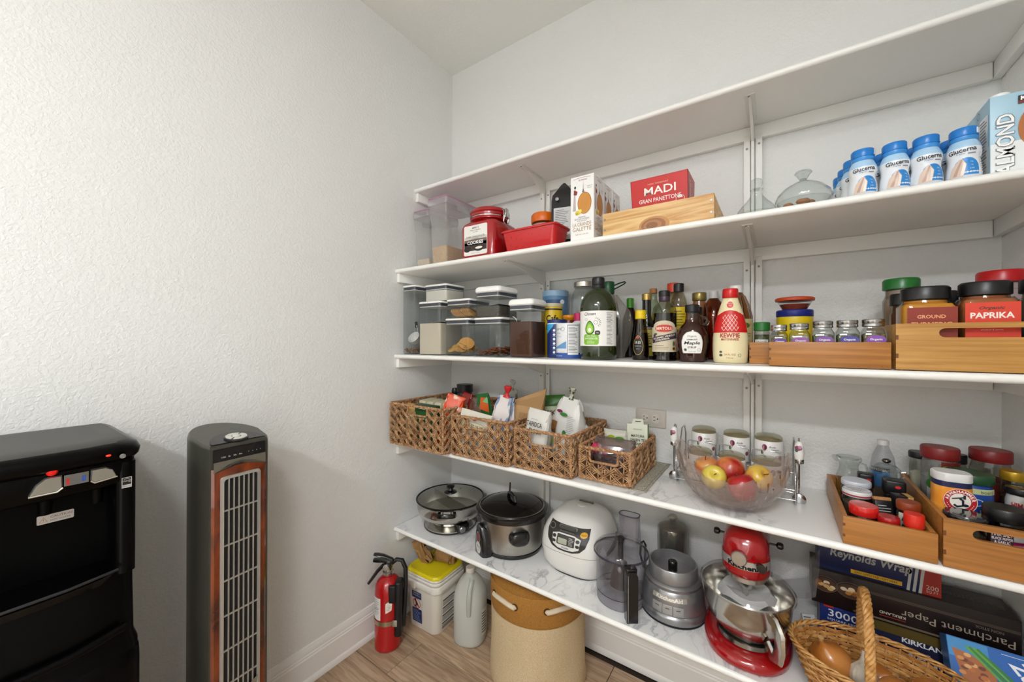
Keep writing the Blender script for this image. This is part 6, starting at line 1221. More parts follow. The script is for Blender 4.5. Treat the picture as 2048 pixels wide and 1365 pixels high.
lid = obj('glass_lid', G().lathe([(0.156, 0.126), (0.14, 0.131), (0.1, 0.139), (0.05, 0.145), (0.0, 0.147)], 48, c0=False), DGLASS, t)
obj('lid_rim', G().lathe([(0.153, 0.1245), (0.159, 0.1245), (0.16, 0.127), (0.157, 0.1295), (0.153, 0.129)], 64, c0=False, c1=False), mat('2a2a2a', 0.25, 0.8), lid)
obj('lid_knob', G().lathe([(0.03, 0.146), (0.029, 0.15), (0.014, 0.157), (0.011, 0.165), (0.018, 0.17), (0.02, 0.177), (0.015, 0.181), (0, 0.182)], 28), BPL, lid)
for a in (-0.92, PI - 0.92):
    q = R3(a, 'Z'); h = obj('pot_handle', G().tube([(0.15, -0.036, 0.1), (0.172, -0.034, 0.108), (0.18, -0.022, 0.11), (0.18, 0.022, 0.11), (0.172, 0.034, 0.108), (0.15, 0.036, 0.1)], 0.0075, 8, flat=1.3, mt=q), BPL, t)
    for s in (-0.02, 0.02): obj('rivet', G().ball((0.157, s, 0.095), 0.0035, 0.0035, 0.0035, 8, 6, mt=q), STEEL, h)
obj('control_box', G().rbox(0.112, 0, 0.008, 0.055, 0.06, 0.038, 0.012, 0.008, 4, mt=R3(-0.35, 'Z')), BPL, t)
obj('control_dial', G().lathe([(0.014, 0), (0.014, 0.006), (0.011, 0.009), (0, 0.009)], 20, mt=R3(-0.35, 'Z') @ basis((0.1395, -0.012, 0.028), (0, 1, 0), (0, 0, 1), (1, 0, 0))), mat('8f8f90', 0.25, 0.8), t)
# slow cooker
t = thing('slow_cooker', 'round steel slow cooker with black rim, glass lid and black handles', 'slow cooker', (0.532, -0.188, Z5)); t.scale = (1, 1, 1.09)
obj('steel_shell', G().lathe([(0.118, 0.014), (0.128, 0.016), (0.134, 0.03), (0.138, 0.128), (0.139, 0.132)], 56), BRUSH, t, 40)
obj('foot_ring', G().lathe([(0.118, 0), (0.128, 0.002), (0.13, 0.012), (0.124, 0.018)], 48), BPL, t)
obj('crock_rim', G().lathe([(0.136, 0.128), (0.149, 0.132), (0.153, 0.14), (0.152, 0.15), (0.145, 0.154), (0.134, 0.152), (0.13, 0.13)], 56, c0=False, c1=False), BPL, t)
lid = obj('glass_lid', G().lathe([(0.137, 0.152), (0.12, 0.161), (0.08, 0.17), (0.04, 0.174), (0, 0.175)], 48, c0=False), clear('3a3c30', 0.03, 1.6), t)
obj('crock_inside', G().lathe([(0.132, 0.15), (0.12, 0.05), (0, 0.045)], 40, c0=False), mat('0c0c0c', 0.25), t)
obj('lid_band', G().lathe([(0.134, 0.1535), (0.1385, 0.1535), (0.1385, 0.1565), (0.134, 0.157)], 56, c0=False, c1=False), mat('b8b6b0', 0.2, 1.0), lid)
obj('lid_knob', G().tube([(-0.032, 0, 0.172), (-0.026, 0, 0.19), (0, 0, 0.195), (0.026, 0, 0.19), (0.032, 0, 0.172)], 0.008, 8, mt=R3(-0.5, 'Z')), BPL, lid); obj('lid_post', G().tube([(-0.02, 0.012, 0.19), (-0.03, 0.03, 0.225)], [0.004, 0.003], 7), BPL, lid)
def side_handle(t, a, m=BPL):
    obj('side_handle', G().loft([[(0.128 + o, y, 0.085 + z) for y, z in ell(0.042 * k, 0.028 * k, 24, p=2.6)] for o, k in ((0, 1.0), (0.016, 0.96), (0.03, 0.8), (0.034, 0.6))], mt=R3(a, 'Z') @ R3(0.0, 'X')), m, t)
side_handle(t, -0.75); side_handle(t, PI - 0.75)
q = R3(-PI / 2 - 0.42, 'Z')
c = obj('control_panel', G().loft([[(0.122 + o, y * k, 0.004 + (z - 0.004) * 1.0) for y, z in [(-0.045, 0.0), (0.045, 0.0), (0.047, 0.03), (0.04, 0.07), (0.026, 0.1), (0.008, 0.112), (-0.008, 0.112), (-0.026, 0.1), (-0.04, 0.07), (-0.047, 0.03)]] for o, k in ((0, 1.0), (0.02, 0.95), (0.032, 0.8), (0.036, 0.6))], mt=q), BPL, t)
S = lambda u, v, off=0.0: q @ Vector((0.158 + off, u, v))
p = Print(S, 0.0008); p.oval('c8c8c4', 0, 0.026, 0.02, 0.022, 0).oval('6a2a1c', 0, 0.064, 0.016, 0.018, 0).ring('a8a8a8', 0, 0.064, 0.017, 0.019, 0.0015, 1).oval('8a8a88', -0.008, 0.03, 0.005, 0.006, 1).oval('8a8a88', 0.008, 0.03, 0.005, 0.006, 1).rect('3a3a3a', -0.001, 0.014, 0.001, 0.02, 1); p.done(t)
# rice cooker
t = thing('rice_cooker', 'white rounded rice cooker with a dark control panel and yellow button', 'rice cooker', (0.832, -0.155, Z5))
WP = mat('e3e1dc', 0.25, coat=0.3); secs = []
for z, k, yo in ((0.002, 0.78, 0.012), (0.01, 0.85, 0.008), (0.04, 0.96, 0.002), (0.085, 1.0, 0), (0.11, 0.99, 0), (0.14, 0.95, 0), (0.165, 0.88, 0.005), (0.187, 0.78, 0.013), (0.204, 0.64, 0.02), (0.214, 0.44, 0.026), (0.218, 0.2, 0.03)):
    secs.append([(x, y + yo, z) for x, y in ell(0.134 * k, 0.134 * k, 56, p=3.0)])
obj('cooker_body', G().loft(secs), WP, t, 80); obj('lid_seam', G().loft([[(x, y, z) for x, y in ell(0.1338, 0.1338, 56, p=3.0)] for z in (0.095, 0.0965)], False, False), mat('8a8680', 0.5), t)
RC = prof_fn([(0.96, 0.04), (1.0, 0.085), (0.99, 0.11), (0.95, 0.14), (0.88, 0.165), (0.78, 0.187), (0.64, 0.204)]); RY = prof_fn([(0, 0), (0, 0.14), (0.005, 0.165), (0.013, 0.187), (0.02, 0.204)])
def SR(u, v, off=0.0):      # v is arc height along the front slope, mapped onto the body
    v = 0.104 + (v - 0.062) * 0.7; k = RC(v); x = u; a, b = 0.134 * k, 0.134 * k
    yy = -b * (max(0.0, 1 - (abs(x) / a) ** 3.0)) ** (1 / 3.0); yo = RY(v)
    return Vector((x, yy + yo - off * 0.8, v + off * 0.6))
p = Print(SR, 0.0012)
panel = [(-0.078, 0.178), (-0.082, 0.14), (-0.074, 0.1), (-0.055, 0.075), (-0.028, 0.064), (0, 0.062), (0.028, 0.064), (0.055, 0.075), (0.074, 0.1), (0.082, 0.14), (0.078, 0.178), (0.04, 0.176), (0, 0.175), (-0.04, 0.176)]
p.poly('2e2b28', panel, 0).poly('dcdad4', [(-0.056, 0.132), (-0.05, 0.086), (-0.03, 0.073), (0, 0.07), (0.03, 0.073), (0.052, 0.086), (0.056, 0.132), (0.03, 0.142), (-0.03, 0.142)], 2).poly('3a3835', rr(0.07, 0.046, 0.004, 3, 0, 0.113), 4).poly('a9ae98', rr(0.036, 0.026, 0.003, 3, -0.012, 0.107), 6).lines('cfccc4', 0.012, 0.094, 0.032, 0.13, 6, 0.3, 6)
p.text('2a3a6a', 'TIGER', 0, 0.0785, 0.007, bold=0.02, lift=5, w=0.03).oval('d9a41c', 0.0625, 0.152, 0.0125, 0.012, 3).text('5a4410', 'Start', 0.0625, 0.152, 0.006, lift=5).ring('b0a898', -0.064, 0.157, 0.0125, 0.0115, 0.0012, 3)
for u, v in ((-0.046, 0.122), (-0.046, 0.1), (0.046, 0.122), (0.046, 0.1)): p.oval('2e2b28', u, v, 0.0075, 0.0075, 5).ring('8a8880', u, v, 0.0078, 0.0078, 0.0008, 6)
p.poly('6a6862', rr(0.074, 0.014, 0.006, 3, 0, 0.166), 3).text('8a8880', 'MICOM RICE COOKER', 0, 0.15, 0.004, lift=3); p.done(t)
obj('open_button', G().loft([[(x, y, z) for x, y in rr(0.062, 0.012, 0.005, 3)] for z in (0, 0.004)], mt=basis((0, -0.107, 0.1775), (1, 0, 0), (0, 0.6, 0.8), (0, -0.8, 0.6))), mat('3a3834', 0.3), t)
obj('steam_vent', G().lathe([(0.018, 0.212), (0.018, 0.221), (0.014, 0.223), (0, 0.223)], 24, cy=0.022), mat('d4d0c6', 0.35), t); obj('vent_slot', G().rbox(0, 0.06, 0.2125, 0.06, 0.014, 0.007, 0.003, 0.001, 2), mat('6a675f', 0.4), t)
obj('cooker_foot', G().loft([[(x, y, z) for x, y in ell(0.1, 0.108, 40, 0, 0.01, 3.0)] for z in (0, 0.003)]), mat('3a3834', 0.6), t)
obj('carry_handle', G().tube([(0.122, 0.05, 0.135), (0.132, 0.03, 0.12), (0.136, -0.02, 0.11), (0.132, -0.06, 0.102)], 0.006, 8), mat('4a4844', 0.4), t)
# food processor work bowl with lid
PLS = clear('f5f5f7', 0.03, 1.3, 0.02, 'd8d6e4'); SMOKE = clear('b9b8c4', 0.04, 1.4)
t = thing('processor_bowl', 'clear plastic food processor bowl with feed tube and black handle', 'food processor bowl', (1.028, -0.262, Z5))
obj('bowl', G().lathe([(0.07, 0), (0.076, 0.002), (0.077, 0.035), (0.079, 0.037), (0.083, 0.15), (0.085, 0.152), (0.085, 0.158), (0.08, 0.158), (0.076, 0.037), (0.03, 0.034), (0.028, 0.06), (0.02, 0.062)], 48, c1=False), PLS, t)
obj('bowl_foot', G().lathe([(0.071, 0.0008), (0.0775, 0.003), (0.0785, 0.03), (0.0785, 0.036)], 48, c0=False, c1=False), clear('eeeef0', 0.1, 0.8, 0.2, 'd4d2da'), t)
obj('bowl_seam', G().lathe([(0.0787, 0.0355), (0.0795, 0.0355), (0.0795, 0.0375), (0.0787, 0.0375)], 48, c0=False, c1=False), mat('2a2830', 0.4), t)
lid = obj('lid', G().lathe([(0.086, 0.154), (0.089, 0.156), (0.088, 0.166), (0.078, 0.178), (0.055, 0.188), (0.02, 0.192), (0.012, 0.19)], 48, c0=False), PLS, t); obj('lid_rim', G().lathe([(0.087, 0.1555), (0.0895, 0.1565), (0.0895, 0.1605), (0.087, 0.162)], 48, c0=False, c1=False), mat('3a3844', 0.3), lid)
ft = [[(x, y, z) for x, y in ell(0.034 + e, 0.022 + e, 28, 0.018, 0.035, 3.0)] for z, e in ((0.176, 0.006), (0.19, 0.002), (0.272, 0.0), (0.272, -0.003), (0.18, -0.002))]
obj('feed_tube', G().loft(ft, False, False), PLS, lid); obj('tube_rim', G().loft([[(x, y, z) for x, y in ell(0.0345 + e, 0.0225 + e, 28, 0.018, 0.035, 3.0)] for z, e in ((0.270, 0), (0.273, 0.0006), (0.273, -0.0025))], False, False), mat('4a4660', 0.3), lid)
obj('tube_wall', G().box(-0.012, 0.018, 0.186, 0.05, 0.0195, 0.268), PLS, lid, 0)
obj('drive_shaft', G().lathe([(0.036, 0.045), (0.034, 0.05), (0.03, 0.08), (0.024, 0.1), (0.021, 0.12), (0.009, 0.125), (0.008, 0.192), (0.011, 0.194), (0.011, 0.204), (0, 0.205)], 24), mat('231c1e', 0.4), t); obj('blade', G().box(-0.07, -0.006, 0.058, 0.07, 0.006, 0.0595, mt=R3(0.5, 'Z')), STEEL, t, 0)
q = R3(-0.95, 'Z')
obj('handle', G().loft([[(0.09 + o, y, z) for y, z in ((-0.017, -0.0), (0.017, -0.0), (0.018, 0.06), (0.018, 0.14), (0.012, 0.155), (-0.012, 0.155), (-0.018, 0.14), (-0.018, 0.06))] for o in (0.004, 0.008, 0.026, 0.03)], mt=q), BPL, t, 50)
obj('handle_grip', G().rbox(0, 0, 0, 0.03, 0.036, 0.02, 0.006, 0.004, 3, mt=q @ T3(0.1, 0, 0.142)), BPL, t); obj('handle_trim', G().box(0.1205, -0.0145, 0.004, 0.1215, -0.0125, 0.145, mt=q), mat('8a8a8c', 0.3), t, 0); obj('latch_clip', G().ball((0.088, -0.03, 0.146), 0.009, 0.006, 0.009, 12, 8, mt=q), clear('dcdce4', 0.05, 1.6, 0.2), t)
# food processor motor base
GM = mat('8f8f90', 0.28, 0.75)
t = thing('food_processor', 'silver food processor motor base with three buttons and black drive post', 'food processor', (1.183, -0.215, Z5), 0.1)
obj('motor_housing', G().lathe([(0.094, 0.004), (0.098, 0.008), (0.098, 0.022), (0.096, 0.026), (0.092, 0.03), (0.0955, 0.034), (0.093, 0.07), (0.088, 0.094), (0.084, 0.098), (0.0845, 0.106), (0.079, 0.112), (0.074, 0.115)], 56), GM, t, 40)
obj('rubber_foot', G().lathe([(0.09, 0), (0.097, 0.001), (0.097, 0.004), (0.09, 0.005)], 48), mat('17171a', 0.6), t)
obj('bowl_collar', G().lathe([(0.074, 0.114), (0.0745, 0.116), (0.073, 0.15), (0.071, 0.153), (0.067, 0.153), (0.065, 0.125), (0.0, 0.122)], 48), mat('9a9a9b', 0.32, 0.7), t, 40); obj('drive_post', G().lathe([(0.014, 0.122), (0.014, 0.15), (0.012, 0.153), (0, 0.153)], 24), BPL, t)
for k, a in enumerate((-0.32, 0.0, 0.32)):
    b = obj('button', G().rbox(0, 0, 0, 0.03, 0.026, 0.005, 0.002, 0.001, 2, mt=R3(a - 0.05, 'Z') @ basis((0, -0.0915, 0.05), (1, 0, 0), (0, 0.08, 1), (0, -1, 0.08))), mat('a4a4a3', 0.35, 0.5), t)
    obj('button_mark', G().box(-0.006, -0.001, 0.0051, 0.006, 0.001, 0.0055, mt=R3(a - 0.05, 'Z') @ basis((0, -0.0915, 0.054), (1, 0, 0), (0, 0.08, 1), (0, -1, 0.08))), mat('2e2e30', 0.5), b, 0)
p = Print(Cy(prof_fn([(0.093, 0.07), (0.088, 0.094)]), -PI / 2, R=0.09), 0.0006); p.rect('b0aaa0', -0.05, 0.074, 0.05, 0.088, 0).text('f2efe8', 'KitchenAid', 0, 0.081, 0.0115, bold=0.03, w=0.075, lift=2); p.done(t, 0.3, metal=0.4)
obj('power_cord', G().tube([(-0.07, 0.06, 0.05), (-0.1, 0.05, 0.08), (-0.108, 0.035, 0.13), (-0.104, 0.03, 0.17), (-0.096, 0.03, 0.178), (-0.09, 0.034, 0.165), (-0.092, 0.036, 0.12), (-0.096, 0.036, 0.09)], 0.0036, 7), BPL, t)
# steel beaker in a clear bag behind
t = thing('bagged_canister', 'steel canister wrapped in a clear knotted bag behind the food processor', 'canister', (1.152, -0.065, Z5))
obj('canister', G().lathe([(0.04, 0), (0.042, 0.004), (0.046, 0.16), (0.047, 0.19), (0.045, 0.195), (0.038, 0.2), (0, 0.202)], 36), mat('8f8c84', 0.2, 1.0), t); rnd = random.Random(12)
obj('bag', G().loft([[(x + rnd.uniform(-.002, .002), y + rnd.uniform(-.002, .002), z) for x, y in ell(a, a, 20)] for z, a in ((0.001, 0.047), (0.08, 0.051), (0.16, 0.053), (0.195, 0.05), (0.206, 0.03), (0.212, 0.01), (0.22, 0.008), (0.228, 0.016), (0.236, 0.012))], True, True), clear('eceae4', 0.08, 1.1, 0.12, 'e0dcd2'), t, 25)

# stand mixer
MR = mat('9c0910', 0.16, coat=0.7)
t = thing('stand_mixer', 'glossy red stand mixer with a steel bowl and clear pouring shield', 'stand mixer', (1.388, -0.2, Z5), 0.0)
rings = [[(x, y, z) for x, y in ell(0.11 * k, 0.165 * k, 48, 0, 0.0, 2.4)] for z, k in ((0, 0.97), (0.004, 1.0), (0.016, 1.0), (0.026, 0.96), (0.032, 0.85), (0.034, 0.6))]
obj('base', G().loft(rings), MR, t, 60)
obj('column', G().loft([[(x, y, z) for x, y in ell(a, b, 32, 0, yc, 2.6)] for z, a, b, yc in ((0.03, 0.06, 0.055, 0.09), (0.08, 0.05, 0.045, 0.1), (0.16, 0.046, 0.042, 0.105), (0.22, 0.05, 0.05, 0.1))]), MR, t, 60)
obj('bowl_clamp', G().lathe([(0.07, 0.033), (0.074, 0.036), (0.072, 0.046), (0.05, 0.048)], 40, cy=-0.055), mat('8a8884', 0.2, 1.0), t)
bw = obj('mixing_bowl', G().lathe([(0.055, 0.047), (0.066, 0.05), (0.072, 0.058), (0.094, 0.085), (0.106, 0.12), (0.11, 0.165), (0.1125, 0.168), (0.11, 0.171), (0.107, 0.168), (0.103, 0.12), (0.09, 0.088), (0.06, 0.06), (0, 0.056)], 56, cy=-0.055), STEEL, t, 60)
q = T3(0, -0.055, 0) @ R3(-0.98, 'Z')
obj('bowl_handle', G().tube([(0.104, 0, 0.15), (0.125, 0, 0.15), (0.14, 0, 0.135), (0.142, 0, 0.1), (0.132, 0, 0.068), (0.115, 0, 0.06), (0.092, 0, 0.078)], [0.008, 0.0085, 0.009, 0.009, 0.009, 0.0085, 0.007], 8, flat=2.0, mt=q), STEEL, bw)
# head
def egg(y0, y1, n=20):
    o = []
    for i in range(n + 1):
        s = i / n; y = y0 + (y1 - y0) * s
        k = (1 - (1 - min(1, s / 0.2)) ** 2.4) ** (1 / 2.4) if s < 0.2 else (1 - ((s - 0.55) / 0.45) ** 2.6) ** (1 / 2.6) if s > 0.55 else 1.0
        o.append((y, max(k, 0.02)))
    return o
rings = [[(x * 1.0, y, 0.286 + z + (0.01 * (0.5 - abs(y + 0.02) / 0.3))) for x, z in ell(0.056 * k, 0.058 * k, 32, p=2.35)] for y, k in egg(-0.135, 0.165)]
obj('head', G().loft(rings), MR, t, 80)
obj('head_band', G().loft([[(x, y, 0.2735 + z) for x, z in ((-0.058, 0), (-0.0575, -0.004), (-0.0575, -0.02), (-0.058, -0.022))] for y in (-0.06, 0.1)], False, False, loop=False), mat('c9c7c2', 0.2, 0.9), t)
fb = lambda u, v, off=0.0: Vector(((0.0575 + off) * math.sin(u / 0.052), -0.078 - (0.0575 + off) * math.cos(u / 0.052), 0.262 + v))
p = Print(fb, 0.001); p.rect('bdbbb6', -0.085, -0.0115, 0.085, 0.0115, 0).text('1c1c1c', 'KitchenAid', 0.008, -0.0035, 0.0135, bold=0.035, w=0.09, lift=3); p.done(t, 0.25, 'name_band', 0.6)
obj('head_lower', G().lathe([(0.05, 0.222), (0.0565, 0.228), (0.058, 0.24), (0.0575, 0.276), (0.05, 0.28)], 40, cy=-0.078), MR, t, 60)
obj('hub_cap', G().lathe([(0.019, 0), (0.019, 0.008), (0.017, 0.0105), (0.008, 0.011), (0, 0.011)], 32, mt=basis((-0.012, -0.1365, 0.281), (1, 0, 0), (0, 0, 1), (0, -1, 0))), mat('b4b1aa', 0.3, 0.9), t)
obj('hub_knob', G().lathe([(0.006, 0), (0.006, 0.012), (0.011, 0.014), (0.011, 0.022), (0, 0.023)], 18, mt=basis((0.033, -0.128, 0.272), (1, 0, 0), (0, 0, 1), (0.3, -1, 0))), BPL, t)
for s in (-1, 1): obj('speed_knob', G().lathe([(0.003, 0), (0.003, 0.016), (0.009, 0.02), (0.01, 0.028), (0.007, 0.033), (0, 0.034)], 16, mt=basis((s * 0.054, -0.005, 0.282), (0, 1, 0), (0, 0, 1), (s, 0, 0))), BPL, t)
obj('planetary', G().lathe([(0.014, 0.176), (0.016, 0.18), (0.016, 0.2), (0.044, 0.206), (0.048, 0.21), (0.048, 0.222), (0.05, 0.224)], 36, cy=-0.078), mat('bcbab4', 0.22, 0.9), t); obj('beater_shaft', G().lathe([(0.008, 0.09), (0.008, 0.178)], 14, cy=-0.078), mat('bcbab4', 0.25, 0.9), t)
SHD = clear('f0f0f0', 0.03, 1.5, 0.04)
obj('pouring_shield', G().lathe([(0.117, 0.166), (0.117, 0.174), (0.112, 0.18), (0.075, 0.187), (0.07, 0.192)], 56, cy=-0.055, c0=False, c1=False), SHD, t)
ch = [[(0.06 + a, y - 0.06, 0.186 + z) for a, y, z in ((0, -0.04 * k, 0), (0.0, 0.045 * k, 0), (0.0, 0.045 * k, 0.05), (0.0, 0.05 * k, 0.055))] for k in (1,)]
obj('pouring_chute', G().loft([[(0.062, -0.095, 0.186), (0.062, -0.02, 0.186), (0.062, -0.015, 0.215)], [(0.13, -0.12, 0.215), (0.14, -0.005, 0.215), (0.145, 0.005, 0.26)], [(0.15, -0.135, 0.235), (0.168, 0.01, 0.24), (0.17, 0.02, 0.29)]], False, False, loop=False), SHD, t, 0)
rnd = random.Random(2); obj('paper_liner', G().loft([[(x + rnd.uniform(-.004, .004), y - 0.055, z + rnd.uniform(-.006, .006)) for x, y in ell(a, a, 18)] for z, a in ((0.15, 0.07), (0.162, 0.055), (0.156, 0.03))], False, True), mat('d8d8d6', 0.7), bw, 25)
# packet behind the mixer
t = thing('small_packet', 'small white packet with printed lines beside the stand mixer', 'packet', (1.545, -0.11, Z5)); t.rotation_euler = (-0.5, 0, 0.4); obj('packet_body', G().rbox(0, 0, 0, 0.034, 0.012, 0.055, 0.003, 0.002, 2), mat('cfcdc8', 0.5), t); p = Print(front(0.012)); p.lines('55555a', -0.014, 0.012, 0.014, 0.05, 6, 0.4); p.done(t)

# ---- long wrap boxes stacked at the back
def longbox(name, label, x0, x1, y0, y1, z, h, m, rx=0.0):
    t = thing(name, label, 'box', ((x0 + x1) / 2, (y0 + y1) / 2, z)); t.rotation_euler = (rx, 0, 0)
    obj('carton', G().rbox(0, 0, 0, x1 - x0, y1 - y0, h, 0.001, 0.0006, 1), m, t, 20); return t, x1 - x0, y1 - y0
t, W, D = longbox('plastic_wrap_box', 'long blue plastic wrap box at the bottom of the stack of wraps', 1.562, 1.875, -0.122, -0.025, Z5, 0.116, mat('1a2c6e', 0.4))
p = Print(front(D)); p.rect('1c2040', -W / 2 + 0.1, 0.05, W / 2, 0.116, 0).rect('5a4a1c', -W / 2 + 0.09, 0.088, W / 2, 0.116, 1).text('e6e8ee', '3000', -W / 2 + 0.05, 0.094, 0.02, bold=0.01, w=0.064, lift=3).text('e6e8ee', 'SQUARE FEET', -W / 2 + 0.05, 0.076, 0.007, w=0.068, lift=3).text('f0f0f0', 'KIRKLAND', 0.055, 0.082, 0.0125, bold=0.03, w=0.088, lift=3).text('e2e4ea', 'Stretch-tite', 0.05, 0.045, 0.034, bold=0.02, w=0.2, lift=3).rect('c4301c', -W / 2 + 0.008, 0.108, -W / 2 + 0.03, 0.1155, 3).rect('2a3a9a', -W / 2 + 0.03, 0.108, -W / 2 + 0.05, 0.1155, 3); p.done(t)
t, W, D = longbox('parchment_box', 'long dark brown parchment paper box lying upside down in the stack', 1.543, 1.927, -0.13, -0.03, Z5 + 0.1165, 0.096, mat('1d120f', 0.35))
p = Print(front(D)); g3 = '8a7a68'
p.rect(g3, -W / 2 + 0.1, 0.066, W / 2 - 0.002, 0.0666, 1).rect(g3, -W / 2 + 0.1, 0.0685, W / 2 - 0.002, 0.069, 1).rect(g3, -W / 2 + 0.1, 0.071, W / 2 - 0.002, 0.0715, 1).rect('6a5a4a', -W / 2 + 0.09, 0.004, W / 2 - 0.002, 0.009, 1)
p.text('b0a090', 'Parchment Paper', W / 2 - 0.105, 0.04, 0.024, w=0.19, rot=PI, lift=2).text('c8bcae', 'KIRKLAND', -0.025, 0.026, 0.007, w=0.05, rot=PI, bold=0.02, lift=2).rect('7a2420', -0.05, 0.016, 0.0, 0.019, 2).text('8a7a6a', 'NON STICK', W / 2 - 0.05, 0.058, 0.006, rot=PI, lift=2)
for k, (u, a) in enumerate(((-W / 2 + 0.03, 0.028), (-W / 2 + 0.085, 0.032))):
    p.ring('6a5a48', u, 0.058, a, 0.022, 0.0012, 1).oval('4a2f20', u, 0.056, a * 0.9, 0.019, 0.5)
    for j in range(9): p.oval(random.choice(['c9a468', '8a5228', 'd8c8a8', 'b87a34']), u + random.uniform(-a, a) * 0.6, 0.055 + random.uniform(-0.01, 0.01), 0.007, 0.005, 2 + j * 0.1)
p.done(t)
p = Print(top(0.096)); p.text('6a5a4c', 'Parchment', 0.12, 0.0, 0.024, w=0.12, rot=PI).rect('3a2018', -0.18, -0.03, -0.02, 0.03, 0); p.done(t)
t, W, D = longbox('foil_box', 'navy aluminum foil box on top of the stack of wraps', 1.556, 1.802, -0.117, -0.05, Z5 + 0.213, 0.085, mat('121f4c', 0.35))
p = Print(front(D)); p.text('a8a8a4', 'Reynolds Wrap', -0.012, 0.05, 0.03, bold=0.025, shear=0.15, w=0.165, lift=2).rect('d8a81c', -0.05, 0.006, 0.052, 0.017, 1).text('3a2c10', 'EASY OPEN TAB - LIFT HERE', 0.001, 0.0115, 0.0055, w=0.085, lift=3).rect('a02418', 0.085, 0.0, W / 2, 0.084, 1)
for k in range(3): p.poly('b8b8b4', [(0.06 + k * 0.011, 0.0), (0.066 + k * 0.011, 0.0), (0.074 + k * 0.011, 0.084), (0.068 + k * 0.011, 0.084)], 2)
p.text('d8c4b4', '200', W / 2 - 0.016, 0.02, 0.011, lift=3).text('d8c4b4', 'SQ FT', W / 2 - 0.016, 0.009, 0.007, lift=3); p.done(t)
# blue frozen patty box, leaning in front
t = thing('patty_carton', 'bright blue food carton with a brown patty and green onions', 'box', (1.868, -0.238, Z5 + 0.004)); t.rotation_euler = (-0.5, 0.0, 0.0)
W, D, H = 0.15, 0.05, 0.165
obj('carton', G().rbox(0, 0, 0, W, D, H, 0.001, 0.0006, 1), mat('1f5f9c', 0.35), t, 20)
p = Print(front(D)); p.rect('1a5fae', -0.07, 0.06, 0.074, 0.163, 0).rect('3a8ac4', -0.074, 0.125, -0.01, 0.163, 0.6)
p.poly('a8602c', [(-0.068, 0.142), (-0.04, 0.138), (-0.01, 0.12), (0.012, 0.06), (0.0, 0.04), (-0.03, 0.045), (-0.055, 0.08)], 1); rnd = random.Random(3)
for k in range(26):
    s = rnd.random(); u = -0.06 + 0.055 * s + rnd.uniform(-0.01, 0.02); v = 0.13 - 0.075 * s + rnd.uniform(-0.015, 0.012); p.oval(rnd.choice(['c98a48', '8a4418', 'd8a468', '6a2c10', 'b8682c']), u, v, 0.006, 0.004, 2 + 0.08 * k, 10)
for k in range(4): p.line('2f7a24' if k % 2 else '5aa03a', [(-0.045 + k * 0.006, 0.152), (-0.01 + k * 0.008, 0.115), (0.035 + k * 0.008, 0.07)], 0.0045, 4.5 + 0.2 * k)
p.poly('7ac03a', [(-0.05, 0.02), (0.0, 0.03), (0.03, 0.055), (0.02, 0.02)], 4).text('f0f2f6', 'Zuno', 0.048, 0.118, 0.026, bold=0.03, shear=0.2, rot=-1.0, w=0.075, lift=6).line('dce8f4', [(0.01, 0.157), (0.07, 0.157)], 0.001, 5); p.done(t)

# ---- onion basket
WIK = two_tone('wicker', '8a5420', 'c89050', 70, 0.3, 0.7, rough=0.45, bump=0.3); WIK2 = two_tone('wicker_pale', 'a8702e', 'd8a868', 80, 0.3, 0.7, rough=0.45, bump=0.3)
BX, BY = 1.652, -0.322
t = thing('onion_basket', 'oval wicker basket with a tall arched handle holding onions and garlic', 'basket', (BX, BY, Z5), -0.06)
A0, B0, A1, B1_, HB = 0.115, 0.07, 0.16, 0.105, 0.108
g = G()
def bk(a, f, o=0.0):
    k = f ** 0.8; return ((A0 + (A1 - A0) * k + o) * math.cos(a), (B0 + (B1_ - B0) * k + o) * math.sin(a), 0.006 + HB * f)
NS = 40
for k in range(NS):
    a = 2 * PI * k / NS; g.tube([bk(a, f) for f in (0, 0.25, 0.5, 0.75, 1.0)], 0.0024, 5)
stuff(obj('stakes', g, WIK, t, 60))
for j in range(13):
    g = G()
    for o in (-0.0022, 0.0022): g.tube([bk(2 * PI * k / (NS * 2), (j + 0.5) / 13.5 + o / HB * 0.5, 0.0034 * math.cos(PI * k / 2 * 1.0 + PI * j) + o * 0.3) for k in range(NS * 2)], 0.0028, 5, closed=True)
    stuff(obj('weave_row', g, WIK2 if j % 3 else WIK, t, 60))
g = G()
for ph in (0, 2 * PI / 3, 4 * PI / 3):
    pts = []
    for k in range(160):
        a = 2 * PI * k / 160; x, y, z = bk(a, 1.0, 0.004); q = ph + k * 2 * PI * 14 / 160; pts.append((x + 0.0042 * math.cos(q) * math.cos(a), y + 0.0042 * math.cos(q) * math.sin(a), z + 0.004 + 0.004 * math.sin(q)))
    g.tube(pts, 0.003, 6, closed=True)
obj('braided_rim', g, WIK2, t, 60)
obj('base', G().lathe([(A0 - 0.002, 0.002), (A0, 0.004), (A0, 0.009), (A0 - 0.004, 0.01)], 40, sy=B0 / A0), WIK, t)
path = []
for k in range(49):
    a = PI * k / 48; path.append((-0.022, (B1_ + 0.002) * math.cos(a) * (1 - 0.0 * math.sin(a)), 0.1 + 0.17 * math.sin(a) ** 0.75))
path = [(-0.022, B1_ + 0.002, 0.05)] + path + [(-0.022, -B1_ - 0.002, 0.05)]
g = G(); pv = [Vector(p_) for p_ in path]; fine = []
for a, b in zip(pv, pv[1:]):
    m = max(1, int((b - a).length / 0.0025)); fine += [a + (b - a) * k / m for k in range(m)]
